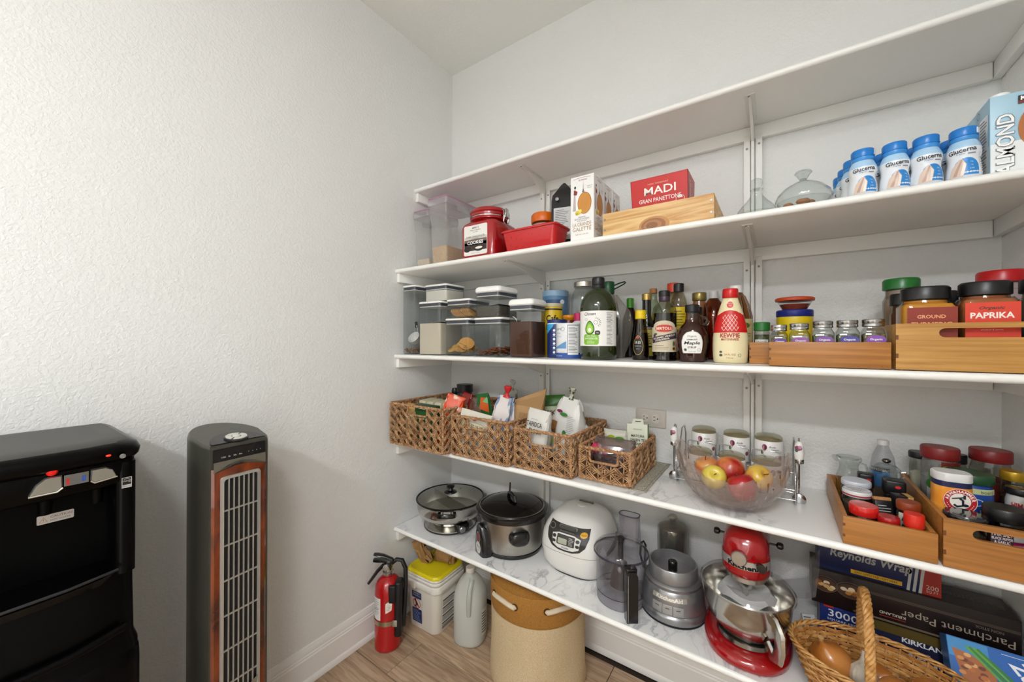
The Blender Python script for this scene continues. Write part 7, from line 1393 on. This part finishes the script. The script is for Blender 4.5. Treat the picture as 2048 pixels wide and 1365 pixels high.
for ph in range(5):
    out = []
    for i, p_ in enumerate(fine):
        tt = (fine[min(i + 1, len(fine) - 1)] - fine[max(i - 1, 0)]).normalized(); u = Vector((1, 0, 0)); w = tt.cross(u); q = 2 * PI * ph / 5 + i * 0.0025 / 0.05 * 2 * PI; out.append(p_ + (u * math.cos(q) * 1.3 + w * math.sin(q) * 0.8) * 0.0048)
    g.tube(out, 0.0035, 6)
obj('handle', g, WIK2, t, 60)
ONI = two_tone('onion_skin', 'a8601f', 'c88440', 14, 0.35, 0.65, (1, 1, 0.25), rough=0.22, coat=0.4, detail=5)
def onion(loc, r, rot, label):
    t = thing('onion', label, 'onion', loc, group='onions in the wicker basket'); t.rotation_euler = rot
    obj('bulb', G().lathe([(0.08 * r, -0.9 * r), (0.35 * r, -0.86 * r), (0.75 * r, -0.6 * r), (0.98 * r, -0.15 * r), (1.0 * r, 0.15 * r), (0.86 * r, 0.52 * r), (0.55 * r, 0.84 * r), (0.25 * r, 1.05 * r), (0.12 * r, 1.25 * r), (0.1 * r, 1.45 * r)], 32), ONI, t, 80)
    obj('root', G().lathe([(0.1 * r, -0.95 * r), (0.08 * r, -0.88 * r)], 10), mat('9a8258', 0.9), t); obj('dry_neck', G().tube([(0, 0, 1.4 * r), (0.003, 0, 1.6 * r)], [0.1 * r, 0.14 * r], 8), mat('b8905a', 0.8), t)
def garlic(loc, r, rot, label):
    t = thing('garlic_bulb', label, 'garlic', loc, group='garlic bulbs in the wicker basket'); t.rotation_euler = rot; n = 40
    prof = [(0.2, -0.75), (0.7, -0.68), (0.98, -0.3), (1.0, 0.05), (0.85, 0.42), (0.55, 0.75), (0.28, 1.05), (0.18, 1.4), (0.16, 1.8)]
    obj('bulb', G().loft([[(r * a * (1 - 0.09 * abs(math.sin(4 * 2 * PI * k / n)) ** 0.6 * (1 if b < 0.8 else 0.3)) * math.cos(2 * PI * k / n), r * a * (1 - 0.09 * abs(math.sin(4 * 2 * PI * k / n)) ** 0.6) * math.sin(2 * PI * k / n), r * b) for k in range(n)] for a, b in prof]), two_tone('garlic_skin', 'd8cfc0', 'b8a890', 40, 0.4, 0.65, (2, 2, 0.4), rough=0.6, bump=0.2), t, 60)
    obj('root_plate', G().lathe([(0.25 * r, -0.85 * r), (0.22 * r, -0.72 * r)], 12), mat('a08a68', 0.9), t)
    return t
onion((1.57, -0.305, Z5 + 0.074), 0.043, (0.2, -0.45, 0.3), 'largest brown onion at the left end of the basket')
onion((1.684, -0.352, Z5 + 0.072), 0.042, (0.3, 0.5, 0.2), 'brown onion under the basket handle')
onion((1.744, -0.315, Z5 + 0.074), 0.041, (0.2, 0.6, -0.3), 'brown onion at the right end of the basket')
onion((1.662, -0.268, Z5 + 0.05), 0.032, (0.6, 0.4, 0.3), 'small brown onion behind the others near the back rim')
garlic((1.626, -0.325, Z5 + 0.078), 0.029, (-0.45, 0.1, 0), 'tall garlic bulb with a long neck in the basket')
garlic((1.612, -0.388, Z5 + 0.07), 0.025, (0.8, 0.4, 0), 'small garlic bulb at the front of the basket')
rnd = random.Random(4)
t = obj('paper_napkin', G().loft([[(BX + x + rnd.uniform(-.004, .004), BY + y + rnd.uniform(-.004, .004), Z5 + z + rnd.uniform(-.006, .006)) for x, y in ell(a, b, 22)] for z, a, b in ((0.05, 0.118, 0.072), (0.036, 0.11, 0.066), (0.022, 0.1, 0.058), (0.02, 0.03, 0.02))], False, True), mat('d8d6d2', 0.8), None, 30); tag(t, 'white paper napkin lining the onion basket', 'napkin')

# ================================================================== things on the floor
# fire extinguisher
t = thing('fire_extinguisher', 'red fire extinguisher with a black hose standing by the baseboard', 'fire extinguisher', (0.1, -0.487, 0.001), 0.62)
FR = mat('a80d12', 0.25, coat=0.4)
obj('cylinder', G().lathe([(0.05, 0), (0.054, 0.004), (0.0545, 0.012), (0.0545, 0.235), (0.052, 0.256), (0.044, 0.275), (0.03, 0.288), (0.02, 0.293), (0.02, 0.3)], 40), FR, t, 60)
obj('neck_collar', G().lathe([(0.021, 0.298), (0.0225, 0.3), (0.0225, 0.312), (0.018, 0.314), (0.017, 0.335)], 24), mat('b8b6b0', 0.25, 0.9), t)
obj('valve_body', G().rbox(0, 0, 0.318, 0.034, 0.03, 0.04, 0.008, 0.005, 3), BPL, t)
obj('carry_handle', G().loft([[(x, y * w, z) for y, z in ((-1, 0), (1, 0), (1, 0.006), (0.6, 0.011), (-0.6, 0.011), (-1, 0.006))] for x, w, z0 in ((0.02, 0.011, 0), (-0.02, 0.013, 0), (-0.05, 0.012, 0), (-0.062, 0.009, 0))], mt=T3(0, 0, 0.352) @ R3(0.0, 'Y')), BPL, t, 40)
obj('squeeze_lever', G().tube([(0.012, 0, 0.34), (-0.02, 0, 0.335), (-0.045, 0, 0.31), (-0.07, 0, 0.275), (-0.083, 0, 0.258)], [0.011, 0.012, 0.011, 0.01, 0.009], 10, flat=0.7), BPL, t)
obj('top_lever', G().tube([(0.016, 0, 0.362), (-0.02, 0, 0.375), (-0.045, 0, 0.38), (-0.06, 0, 0.381)], [0.008, 0.012, 0.012, 0.01], 10, flat=0.5), BPL, t)
obj('gauge', G().lathe([(0.012, 0), (0.012, 0.008), (0.01, 0.01), (0, 0.01)], 20, mt=basis((-0.004, -0.015, 0.335), (1, 0, 0), (0, 0, 1), (0, -1, 0))), mat('c8c6c0', 0.2, 0.8), t)
obj('hose', G().tube([(0.012, 0.008, 0.338), (0.032, 0.012, 0.352), (0.056, 0.01, 0.35), (0.072, 0.004, 0.32), (0.076, -0.004, 0.25), (0.074, -0.01, 0.18), (0.07, -0.012, 0.13), (0.066, -0.012, 0.09)], [0.0085, 0.0085, 0.009, 0.009, 0.009, 0.009, 0.0105, 0.012], 10), mat('0c0c0d', 0.5), t)
br = obj('mount_bracket', G().rbox(0.052, -0.022, 0.06, 0.03, 0.05, 0.225, 0.012, 0.006, 4).rbox(0.03, -0.045, 0.205, 0.03, 0.016, 0.07, 0.006, 0.004, 3), mat('0d0d0e', 0.5), t)
obj('strap', G().lathe([(0.0555, 0.112), (0.057, 0.112), (0.057, 0.13), (0.0555, 0.13)], 40, c0=False, c1=False), mat('b0a488', 0.25, 0.9), t)
obj('strap_buckle', G().rbox(0.042, -0.048, 0.108, 0.02, 0.006, 0.026, 0.002, 0.001, 2), mat('c4c0b4', 0.25, 0.9), t)
p = Print(Cy(0.0545, -PI / 2 - 0.62), 0.0008); p.rect('d8d6d2', -0.026, 0.135, 0.018, 0.225, 0).lines('8a8a88', -0.022, 0.15, 0.012, 0.22, 9, 0.25).line('2a2a2a', [(-0.014, 0.175), (-0.004, 0.182), (0.002, 0.176), (0.01, 0.184)], 0.0016, 2).line('2a2a2a', [(-0.012, 0.165), (0.01, 0.169)], 0.0018, 2); p.done(t)
p = Print(Cy(0.0545, -PI / 2 + 0.32), 0.0008); p.poly('e2ddd0', [(-0.012, 0.165), (0.012, 0.175), (0.016, 0.222), (-0.012, 0.205)], 0).lines('a07a7a', -0.008, 0.176, 0.01, 0.2, 4, 0.3); p.done(t)

# white bucket with yellow lid
t = thing('storage_bucket', 'white square plastic bucket with a yellow lid and child warning label', 'bucket', (0.152, -0.262, 0.001), 0.04)
WB = mat('dbd6ca', 0.4)
obj('pail', G().loft([[(x, y, z) for x, y in rr(0.172 + e, 0.172 + e, 0.032, 6)] for z, e in ((0, 0), (0.004, 0.004), (0.19, 0.018), (0.2, 0.019))]), WB, t, 40)
for z, e, h in ((0.186, 0.036, 0.03), (0.219, 0.03, 0.012), (0.233, 0.026, 0.009)): obj('rim_band', G().loft([[(x, y, z + a) for x, y in rr(0.172 + e - b, 0.172 + e - b, 0.036, 6)] for a, b in ((0, 0.003), (0.002, 0), (h - 0.002, 0), (h, 0.003))]), mat('e2ded4', 0.35), t, 40)
obj('lid', G().loft([[(x, y, z) for x, y in rr(0.196 - e, 0.196 - e, 0.035, 6)] for z, e in ((0.243, 0), (0.25, 0), (0.256, 0.008), (0.257, 0.02), (0.253, 0.026))]), mat('dccb18', 0.35), t, 40)
obj('latch', G().rbox(-0.034, -0.105, 0.185, 0.024, 0.01, 0.034, 0.003, 0.002, 2), mat('e2ded4', 0.35), t)
p = Print(Pl((0, -0.0895, 0), (1, 0, 0), (0, -0.045, 1)), 0.001); p.poly('d0ccc2', rr(0.062, 0.142, 0.003, 2, -0.022, 0.098), 0).poly('1c2a58', rr(0.058, 0.03, 0.002, 2, -0.022, 0.152), 1).poly('1c2a58', rr(0.058, 0.062, 0.002, 2, -0.022, 0.06), 1).text('d8d8d4', 'WARNING', -0.022, 0.16, 0.006, lift=2).text('d8d8d4', 'ADVERTENCIA', -0.022, 0.15, 0.005, lift=2, maxw=0.05).ring('b8281c', -0.022, 0.114, 0.023, 0.023, 0.003, 3).lines('8a9ac4', -0.046, 0.034, 0.002, 0.086, 8, 0.3, 2)
p.poly('221c1a', [(-0.034, 0.124), (-0.026, 0.128), (-0.016, 0.116), (-0.01, 0.105), (-0.014, 0.101), (-0.022, 0.108), (-0.026, 0.1), (-0.03, 0.1), (-0.028, 0.113)], 2).oval('221c1a', -0.031, 0.13, 0.005, 0.005, 2).poly('221c1a', [(-0.036, 0.1), (-0.022, 0.096), (-0.02, 0.1), (-0.034, 0.105)], 2).line('b8281c', [(-0.038, 0.13), (-0.006, 0.098)], 0.003, 4).line('221c1a', [(-0.014, 0.1), (-0.008, 0.106)], 0.0012, 3); p.done(t)
p = Print(Pl((0.0895, 0, 0), (0, 1, 0), (0.045, 0, 1)), 0.001); p.rect('e0ddd4', -0.06, 0.03, 0.05, 0.17, 0)
for k in range(4): p.rect('2a2a2c', -0.055, 0.14 - k * 0.034, 0.045, 0.146 - k * 0.034, 1).lines('5a5a5c', -0.055, 0.118 - k * 0.034, 0.045, 0.138 - k * 0.034, 4, 0.5, 1)
p.done(t)
# kraft bags on the lid
KR = mat('9a7446', 0.75, bump=0.3, bscale=60)
for k, (x, y, z, w, d, h, rot, lb) in enumerate(((0.118, -0.275, 0.2595, 0.05, 0.03, 0.115, (0.25, -0.5, 0.2), 'folded kraft paper scrap standing on the yellow lid'), (0.175, -0.225, 0.2595, 0.1, 0.05, 0.075, (0.1, 0.1, 0.3), 'crumpled brown paper bag on the yellow lid under the shelf'))):
    t = thing('paper_bag', lb, 'paper bag', (x, y, z), group='brown paper on the bucket lid'); t.rotation_euler = rot; obj('crumpled_paper', pouch(w, d, h, 40 + k, 0.05, 0.8, 0.008), KR, t, 20)
# translucent jug
t = thing('vinegar_jug', 'translucent plastic gallon jug of clear liquid beside the bucket', 'jug', (0.362, -0.258, 0.001), 0.35)
JP = [(0.058, 0), (0.066, 0.004), (0.069, 0.015), (0.069, 0.17), (0.068, 0.19), (0.062, 0.22), (0.046, 0.252), (0.026, 0.274), (0.019, 0.28), (0.018, 0.29)]
obj('jug_body', G().lathe(JP, 40, p=2.5), clear('fafaf8', 0.2, 0.5, 0.6, 'fafaf6'), t, 60); obj('liquid', G().lathe([(r - 0.003, max(z, 0.003)) for r, z in JP if z < 0.2] + [(0.062, 0.2), (0, 0.2)], 36, p=2.5), clear('f4f6f0', 0.05, 0.4, 0.55, 'f0f2ea'), t, 60)
obj('cap', G().lathe(capprof(0.02, 0.288, 0.306), 28), mat('dcd6c8', 0.4), t)
obj('grip', G().tube([(0.018, -0.03, 0.268), (0.02, -0.062, 0.24), (0.02, -0.073, 0.19), (0.018, -0.068, 0.14)], [0.011, 0.011, 0.011, 0.009], 10), clear('e8ece6', 0.2, 0.8, 0.45, 'eef0ea'), t)
p = Print(Cy(0.069, 0.05), 0.003); p.rect('d8d4c4', -0.04, 0.04, 0.02, 0.15, 0).lines('3a3a34', -0.036, 0.05, 0.0, 0.14, 8, 0.4); p.done(t)
# fabric hamper
t = thing('laundry_hamper', 'cream canvas hamper with a mustard top band and rope handles', 'hamper', (0.683, -0.226, 0.001), 0.0)
CAN = two_tone('canvas', 'd0bc98', 'bda680', 300, 0.35, 0.65, rough=0.85, bump=0.35); MUS = two_tone('mustard_canvas', 'a8762f', '8f6022', 320, 0.35, 0.65, rough=0.85, bump=0.4)
def hring(z, r, w=0.004, ph=0.0, n=56): return [(r * math.cos(2 * PI * k / n) + w * math.sin(5 * 2 * PI * k / n + ph) * math.cos(2 * PI * k / n), r * math.sin(2 * PI * k / n) + w * math.sin(5 * 2 * PI * k / n + ph) * math.sin(2 * PI * k / n), z) for k in range(56)]
obj('canvas_body', G().loft([hring(0, 0.172, 0.001), hring(0.004, 0.182, 0.001), hring(0.02, 0.188, 0.002), hring(0.06, 0.183, 0.005, 1), hring(0.12, 0.18, 0.005, 0.5), hring(0.2, 0.181, 0.003), hring(0.29, 0.183, 0.001)], True, False), CAN, t, 60)
obj('top_band', G().loft([hring(0.286, 0.184, 0.0008), hring(0.292, 0.1852, 0.0008), hring(0.34, 0.186, 0.001), hring(0.386, 0.1865, 0.001), hring(0.39, 0.185, 0.001), hring(0.386, 0.182, 0.001), hring(0.25, 0.178, 0.001)], False, False), MUS, t, 60)
obj('top_flap', G().loft([hring(0.384, 0.181, 0.001), hring(0.392, 0.15, 0.004, 1), hring(0.396, 0.08, 0.006, 2)], False, True), MUS, t, 60)
obj('seam', G().loft([hring(0.2845, 0.1848, 0.0008), hring(0.2875, 0.1858, 0.0008)], False, False), mat('b89a62', 0.8), t)
for a in (-PI / 2 - 0.2, -PI / 2 + 1.0):
    pts = [(0.19 * math.cos(a + s), 0.19 * math.sin(a + s), 0.35 + 0.003 * math.cos(s * 8)) for s in [-0.28 + 0.56 * k / 10 for k in range(11)]]
    obj('rope_handle', G().tube([(0.186 * math.cos(a - 0.29), 0.186 * math.sin(a - 0.29), 0.35)] + pts + [(0.186 * math.cos(a + 0.29), 0.186 * math.sin(a + 0.29), 0.35)], 0.0085, 9), mat('cdbfa6', 0.8, bump=0.3), t)
    for s in (-0.29, 0.29): obj('eyelet', G().lathe([(0.0095, 0), (0.012, 0), (0.012, 0.002), (0.0095, 0.002)], 20, c0=False, c1=False, mt=basis((0.187 * math.cos(a + s), 0.187 * math.sin(a + s), 0.35), (-math.sin(a + s), math.cos(a + s), 0), (0, 0, 1), (math.cos(a + s), math.sin(a + s), 0))), mat('4a3a20', 0.4, 0.6), t)

# ---- tower fan
FAN = thing('tower_fan', 'tall grey tower fan with burl wood trim and a silver grille by the wall', 'fan', (0.155, -1.1, 0.0), 0.05)
CHAR = mat('4c4b43', 0.33, 0.45); BURL = two_tone('burl_wood', '2a0a04', '8a3c16', 20, 0.3, 0.7, (1, 1, 0.45), rough=0.16, coat=0.6, detail=6, dist=1.0)
def fan_out(dx=0.0, n=40):
    o = []
    for k in range(n + 1):
        a = PI / 2 + PI * k / n; o.append((0.035 + 0.13 * math.cos(a) * (1 + dx), 0.083 * math.sin(a) * (1 + dx)))
    o += [(0.09, -0.078 * (1 + dx)), (0.105, -0.07 * (1 + dx)), (0.105, 0.07 * (1 + dx)), (0.09, 0.078 * (1 + dx))]
    return o
ztop = lambda x: 1.04 - 0.1 * max(0, x + 0.095) * 0.9 - (0.35 * max(0, x - 0.05) ** 1.0 * 0.3)
ro = fan_out()
sec = [[(x, y, 0.05) for x, y in ro], [(x, y, 0.3) for x, y in ro], [(x, y, ztop(x) - 0.012) for x, y in ro], [(x * 0.985, y * 0.97, ztop(x) - 0.004) for x, y in ro], [(x * 0.95, y * 0.93, ztop(x)) for x, y in ro]]
obj('housing', G().loft(sec), CHAR, FAN, 35)
obj('floor_base', G().lathe([(0.14, 0), (0.15, 0.004), (0.15, 0.016), (0.11, 0.04), (0.08, 0.052)], 40), CHAR, FAN)
fx = 0.1055
obj('wood_front', G().loft([[(fx + (0.004 if abs(y) < 0.062 else 0.0), y, z) for y in (-0.066, -0.06, -0.03, 0.0, 0.03, 0.06, 0.066)] for z in (0.06, 0.3, 0.6, 0.955)] , False, False, loop=False), BURL, FAN, 30)
# arched head of the wood panel and control panel
obj('control_panel', G().loft([[(fx + 0.001, y, z) for y, z in ((-0.062, 0.972), (0.062, 0.972), (0.062, 1.005), (-0.062, 1.005))], [(fx + 0.004, y, z) for y, z in ((-0.061, 0.973), (0.061, 0.973), (0.061, 1.004), (-0.061, 1.004))]]), BPL, FAN, 20)
# sloping black top panel (segment of a circle) with the button wheel
tp = Pl((0.104, 0, ztop(0.104) + 0.0016), (0, 1, 0), (-1, 0, (ztop(0.02) - ztop(0.104)) / 0.084))
p = Print(tp, 0.0008); seg = [(0.064 * math.cos(a), 0.07 * math.sin(a)) for a in [PI * k / 22 for k in range(23)]]; p.poly('16161a', seg, 0); p.done(FAN, 0.15, 'top_panel')
def wheel(): return basis(tp(0, 0.022, 0.0012), (0, 1, 0), tp(0, 1, 0) - tp(0, 0, 0), (tp(0, 0, 1) - tp(0, 0, 0)))
wm = wheel(); obj('button_ring', G().lathe([(0.028, 0), (0.028, 0.003), (0.0265, 0.0042), (0.024, 0.0042)], 36, mt=wm), mat('2a2a2e', 0.2), FAN)
for k in range(4):
    a0 = PI / 4 + k * PI / 2; pts = [(0.0245 * math.cos(a), 0.0245 * math.sin(a)) for a in [a0 + 0.1 + (PI / 2 - 0.2) * q / 8 for q in range(9)]] + [(0.0115 * math.cos(a), 0.0115 * math.sin(a)) for a in [a0 + PI / 2 - 0.12 - (PI / 2 - 0.24) * q / 6 for q in range(7)]]
    obj('button', G().prism(pts, 0.0055, mt=wm), mat('c9c7be', 0.3), FAN, 30)
obj('button', G().lathe([(0.0095, 0), (0.0095, 0.006), (0.008, 0.0068), (0, 0.007)], 24, mt=wm), mat('c9c7be', 0.3), FAN)
p = Print(Pl((fx + 0.0042, 0, 0), (0, 1, 0), (0, 0, 1)), 0.0006)
for k, s_ in enumerate(('120v', '8v', '28v', '44v')): p.text('c8c8c8', s_, -0.04 + k * 0.013, 0.983, 0.004)
for k in range(4): p.rect('b8b8b8', 0.018 + k * 0.01, 0.984, 0.0195 + k * 0.01, 0.986)
p.done(FAN)
ft = Print(Pl((fx + 0.0045, 0, 0), (0, 1, 0), (0, 0, 1)), 0.0003)
ft.poly('7d7a6e', [(-0.062, 0.9725), (-0.062, 0.945)] + [(-0.06 + 0.12 * k / 12, 0.945 + 0.022 * math.sin(PI * k / 12)) for k in range(13)] + [(0.062, 0.945), (0.062, 0.9725)], 0); ft.done(FAN, 0.3, 'head_trim', 0.5)
# grille: frame, dark well, slats
GR = mat('b0aba2', 0.3, 0.45)
gz0, gz1, gy = 0.12, 0.925, 0.041
obj('grille_well', G().box(fx - 0.04, -gy, gz0, fx + 0.0052, gy, gz1), mat('070707', 0.6), FAN, 0)
ring = [[(fx + 0.005 + d, y, z) for y, z in rr(2 * gy + 2 * w, gz1 - gz0 + 2 * w, 0.008, 4, 0, (gz0 + gz1) / 2)] for w, d in ((0.007, 0.0), (0.006, 0.005), (0.0, 0.006), (-0.001, 0.001))]
obj('grille_frame', G().loft(ring, False, False), GR, FAN, 40)
for k in range(6):
    y = -gy + (k + 1) * 2 * gy / 7; obj('slat', G().box(fx + 0.0055, y - 0.0011, gz0, fx + 0.0105, y + 0.0011, gz1), GR, FAN, 0)
for k in range(8):
    z = gz1 - 0.083 - k * 0.092
    if z > gz0 + 0.03: obj('crossbar', G().box(fx + 0.0053, -gy, z - 0.002, fx + 0.0085, gy, z + 0.002), GR, FAN, 0)
obj('louver_knob', G().ball((fx + 0.01, 0.012, 0.3), 0.008, 0.014, 0.01, 14, 8), BPL, FAN)
obj('grille_vane', G().loft([[(fx + 0.006, -gy, 0.28), (fx + 0.006, gy, 0.325)], [(fx + 0.012, -gy, 0.315), (fx + 0.012, gy, 0.36)]], False, False, loop=False), mat('a8a8a4', 0.2, 0.8), FAN, 0)

# ---- water dispenser
D = thing('water_dispenser', 'black freestanding water dispenser with two silver taps and a caution sticker', 'water dispenser', (0.19, -1.46, 0.0), 0.0)
DB = mat('020202', 0.28, spec=0.12); DB2 = mat('020202', 0.5, spec=0.08)
W2, X0, X1 = 0.157, -0.165, 0.15
def dsec(z, e=0.0, bow=0.012, x1=X1, r=0.035, w2=None):
    w = (w2 or W2) - e; xa, xb = X0 + e, x1 - e; o = [(xa, -w, z), (xa, w, z)]; r = max(r - e * 0.3, 0.004)
    for k in range(7): a = PI / 2 * k / 6; o.append((xb - bow - r + r * math.sin(a), w - r + r * math.cos(a), z))
    for k in range(1, 10): y = (w - r) * (1 - k / 5); o.append((xb - bow * (y / w) ** 2, y, z))
    for k in range(7): a = PI / 2 * k / 6; o.append((xb - bow - r + r * math.cos(a), -w + r - r * math.sin(a), z))
    return o
obj('cabinet', G().loft([dsec(0.01), dsec(0.02), dsec(0.60), dsec(0.64, 0.0), dsec(0.66, 0.006), dsec(0.79, 0.008), dsec(0.80, 0.01)]), DB, D, 40)
for s_ in (-1, 1): obj('side_post', G().loft([[(x, y, z) for x, y in rr(0.29, 0.034, 0.014, 4, -0.014, s_ * (W2 - 0.024))] for z in (0.795, 1.03)]), DB, D, 40)
obj('bay_back', G().box(X0 + 0.01, -W2 + 0.036, 0.795, 0.062, W2 - 0.036, 1.02), DB2, D, 0)
obj('tap_face', G().loft([dsec(0.985, 0.014, 0.012), dsec(0.992, 0.008, 0.012), dsec(1.03, 0.006, 0.012), dsec(1.04, 0.006, 0.012)]), DB, D, 40)
obj('hood', G().loft([dsec(1.036, 0.006, 0.01), dsec(1.044, 0.0, 0.01, X1 + 0.004, 0.04), dsec(1.058, -0.002, 0.01, X1 + 0.006, 0.04), dsec(1.068, 0.002, 0.01, X1 + 0.004, 0.045), dsec(1.075, 0.014, 0.01, X1, 0.05), dsec(1.0775, 0.034, 0.01, X1, 0.05)]), DB, D, 60)
obj('top_panel', G().loft([dsec(1.0735, 0.012, 0.01, X1 + 0.002, 0.05), dsec(1.0785, 0.022, 0.01, X1, 0.05), dsec(1.0795, 0.05, 0.01, X1, 0.05)]), mat('3a3834', 0.5), D, 60)
obj('drip_tray', G().loft([dsec(0.79, 0.01, 0.03, X1 + 0.012), dsec(0.806, 0.006, 0.03, X1 + 0.016), dsec(0.81, 0.012, 0.03, X1 + 0.012)]), mat('040404', 0.2, spec=0.2), D, 40)
obj('tray_grate', G().tube([(X1 - 0.01, 0.12, 0.811), (X1 + 0.006, 0.05, 0.811), (X1 + 0.008, -0.04, 0.811), (X1 - 0.01, -0.12, 0.811)], 0.003, 7), mat('3a3a3c', 0.2, 0.6), D)
obj('door', G().loft([dsec(0.05, -0.002, 0.012, X1 + 0.004), dsec(0.6, -0.002, 0.012, X1 + 0.004), dsec(0.625, -0.001, 0.012, X1 + 0.003), dsec(0.635, 0.004, 0.012, X1)]), DB, D, 40)
obj('door_handle', G().tube([(X1 - 0.005, 0.13, 0.69), (X1 + 0.008, 0.05, 0.68), (X1 + 0.01, -0.04, 0.68), (X1 - 0.005, -0.13, 0.69)], 0.009, 10), DB, D)
SV = mat('aaa69c', 0.25, 0.9); xf = X1 - 0.006
hot = [(0.002, 1.002), (0.036, 1.002), (0.043, 1.008), (0.042, 1.031), (0.022, 1.031), (0.01, 1.02)]; cold = [(0.079, 1.01), (0.084, 1.005), (0.116, 1.009), (0.11, 1.024), (0.1, 1.031), (0.08, 1.031)]
for pts in (hot, cold):
    cy_, cz_ = sum(q[0] for q in pts) / 6, sum(q[1] for q in pts) / 6
    tap = obj('tap_paddle', G().loft([[(xf + d, cy_ + (y - cy_) * k, cz_ + (z - cz_) * k) for y, z in pts] for d, k in ((-0.004, 1.0), (0.006, 1.0), (0.008, 0.9))]), SV, D, 40)
    obj('tap_lip', G().tube([(xf + 0.009, pts[0][0], pts[0][1]), (xf + 0.0095, pts[1][0], pts[1][1]), (xf + 0.009, pts[2][0], pts[2][1])], 0.0016, 7), mat('d8d6d0', 0.15, 1.0), tap)
    obj('nozzle', G().lathe([(0.009, 0.95), (0.01, 0.975), (0.008, 0.99)], 18, cx=0.1, cy=cy_), DB2, D)
obj('hot_button', G().lathe([(0.0075, 0), (0.0075, 0.006), (0.005, 0.009), (0, 0.0095)], 22, mt=basis((xf, 0.03, 1.0395), (0, 1, 0), (0, 0, 1), (1, 0, 0.25))), mat('c4100c', 0.25, emit='ff1a0a', es=0.12), D)
obj('power_light', G().ball((X1 + 0.004, 0.103, 1.0545), 0.003, 0.004, 0.002, 10, 6), mat('e02018', 0.3, emit='ff2a18', es=1.2), D)
obj('night_sensor', G().lathe([(0.005, 0), (0.004, 0.003)], 14, mt=basis((X1 + 0.002, 0.124, 1.048), (0, 1, 0), (0, 0, 1), (1, 0, 0))), mat('77756e', 0.3), D)
obj('mirror_strip', G().box(xf - 0.006, 0.045, 1.008, xf + 0.003, 0.077, 1.029), mat('8f8f90', 0.12, 1.0), D, 0)
obj('hot_marker', G().box(xf + 0.003, 0.048, 1.01, xf + 0.0036, 0.052, 1.022), mat('b8281c', 0.4), D, 0); obj('cold_marker', G().box(xf + 0.003, 0.068, 1.012, xf + 0.0036, 0.073, 1.022), mat('2a4a9c', 0.4), D, 0)
p = Print(Pl((0.0625, 0, 0), (0, 1, 0), (0, 0, 1)), 0.001); ky = 0.049 / 0.098; Y0, ZC = 0.043, 0.929
p.poly('cfcac2', rr(0.049, 0.0175, 0.002, 3, Y0, ZC), 0).line('a8443a', [(Y0 - 0.021, ZC - 0.005), (Y0 - 0.011, ZC - 0.005), (Y0 - 0.016, ZC + 0.0045)], 0.0009, 1, True).rect('a8443a', Y0 - 0.0164, ZC - 0.003, Y0 - 0.0156, ZC + 0.001, 1).text('8a3a34', 'CAUTION', Y0 + 0.0075, ZC + 0.003, 0.0045, w=0.029).text('5a5450', 'HOT WATER', Y0 + 0.0065, ZC - 0.004, 0.0034, w=0.027); p.done(D)
p = Print(Pl((0.1312, 0, 0), (0, 1, 0), (0, 0, 1)), 0.0008); p.rect('c8c6c2', 0.126, 0.9755, 0.1415, 0.9975, 0).rect('050505', 0.1272, 0.982, 0.1403, 0.9963, 1).text('c8c6c2', 'energy', 0.1337, 0.989, 0.0042, shear=0.3, lift=2).line('c8c6c2', [(0.129, 0.993), (0.1337, 0.995), (0.139, 0.992)], 0.0007, 2).text('0a0a0a', 'ENERGY STAR', 0.1337, 0.9788, 0.002, lift=2); p.done(D)
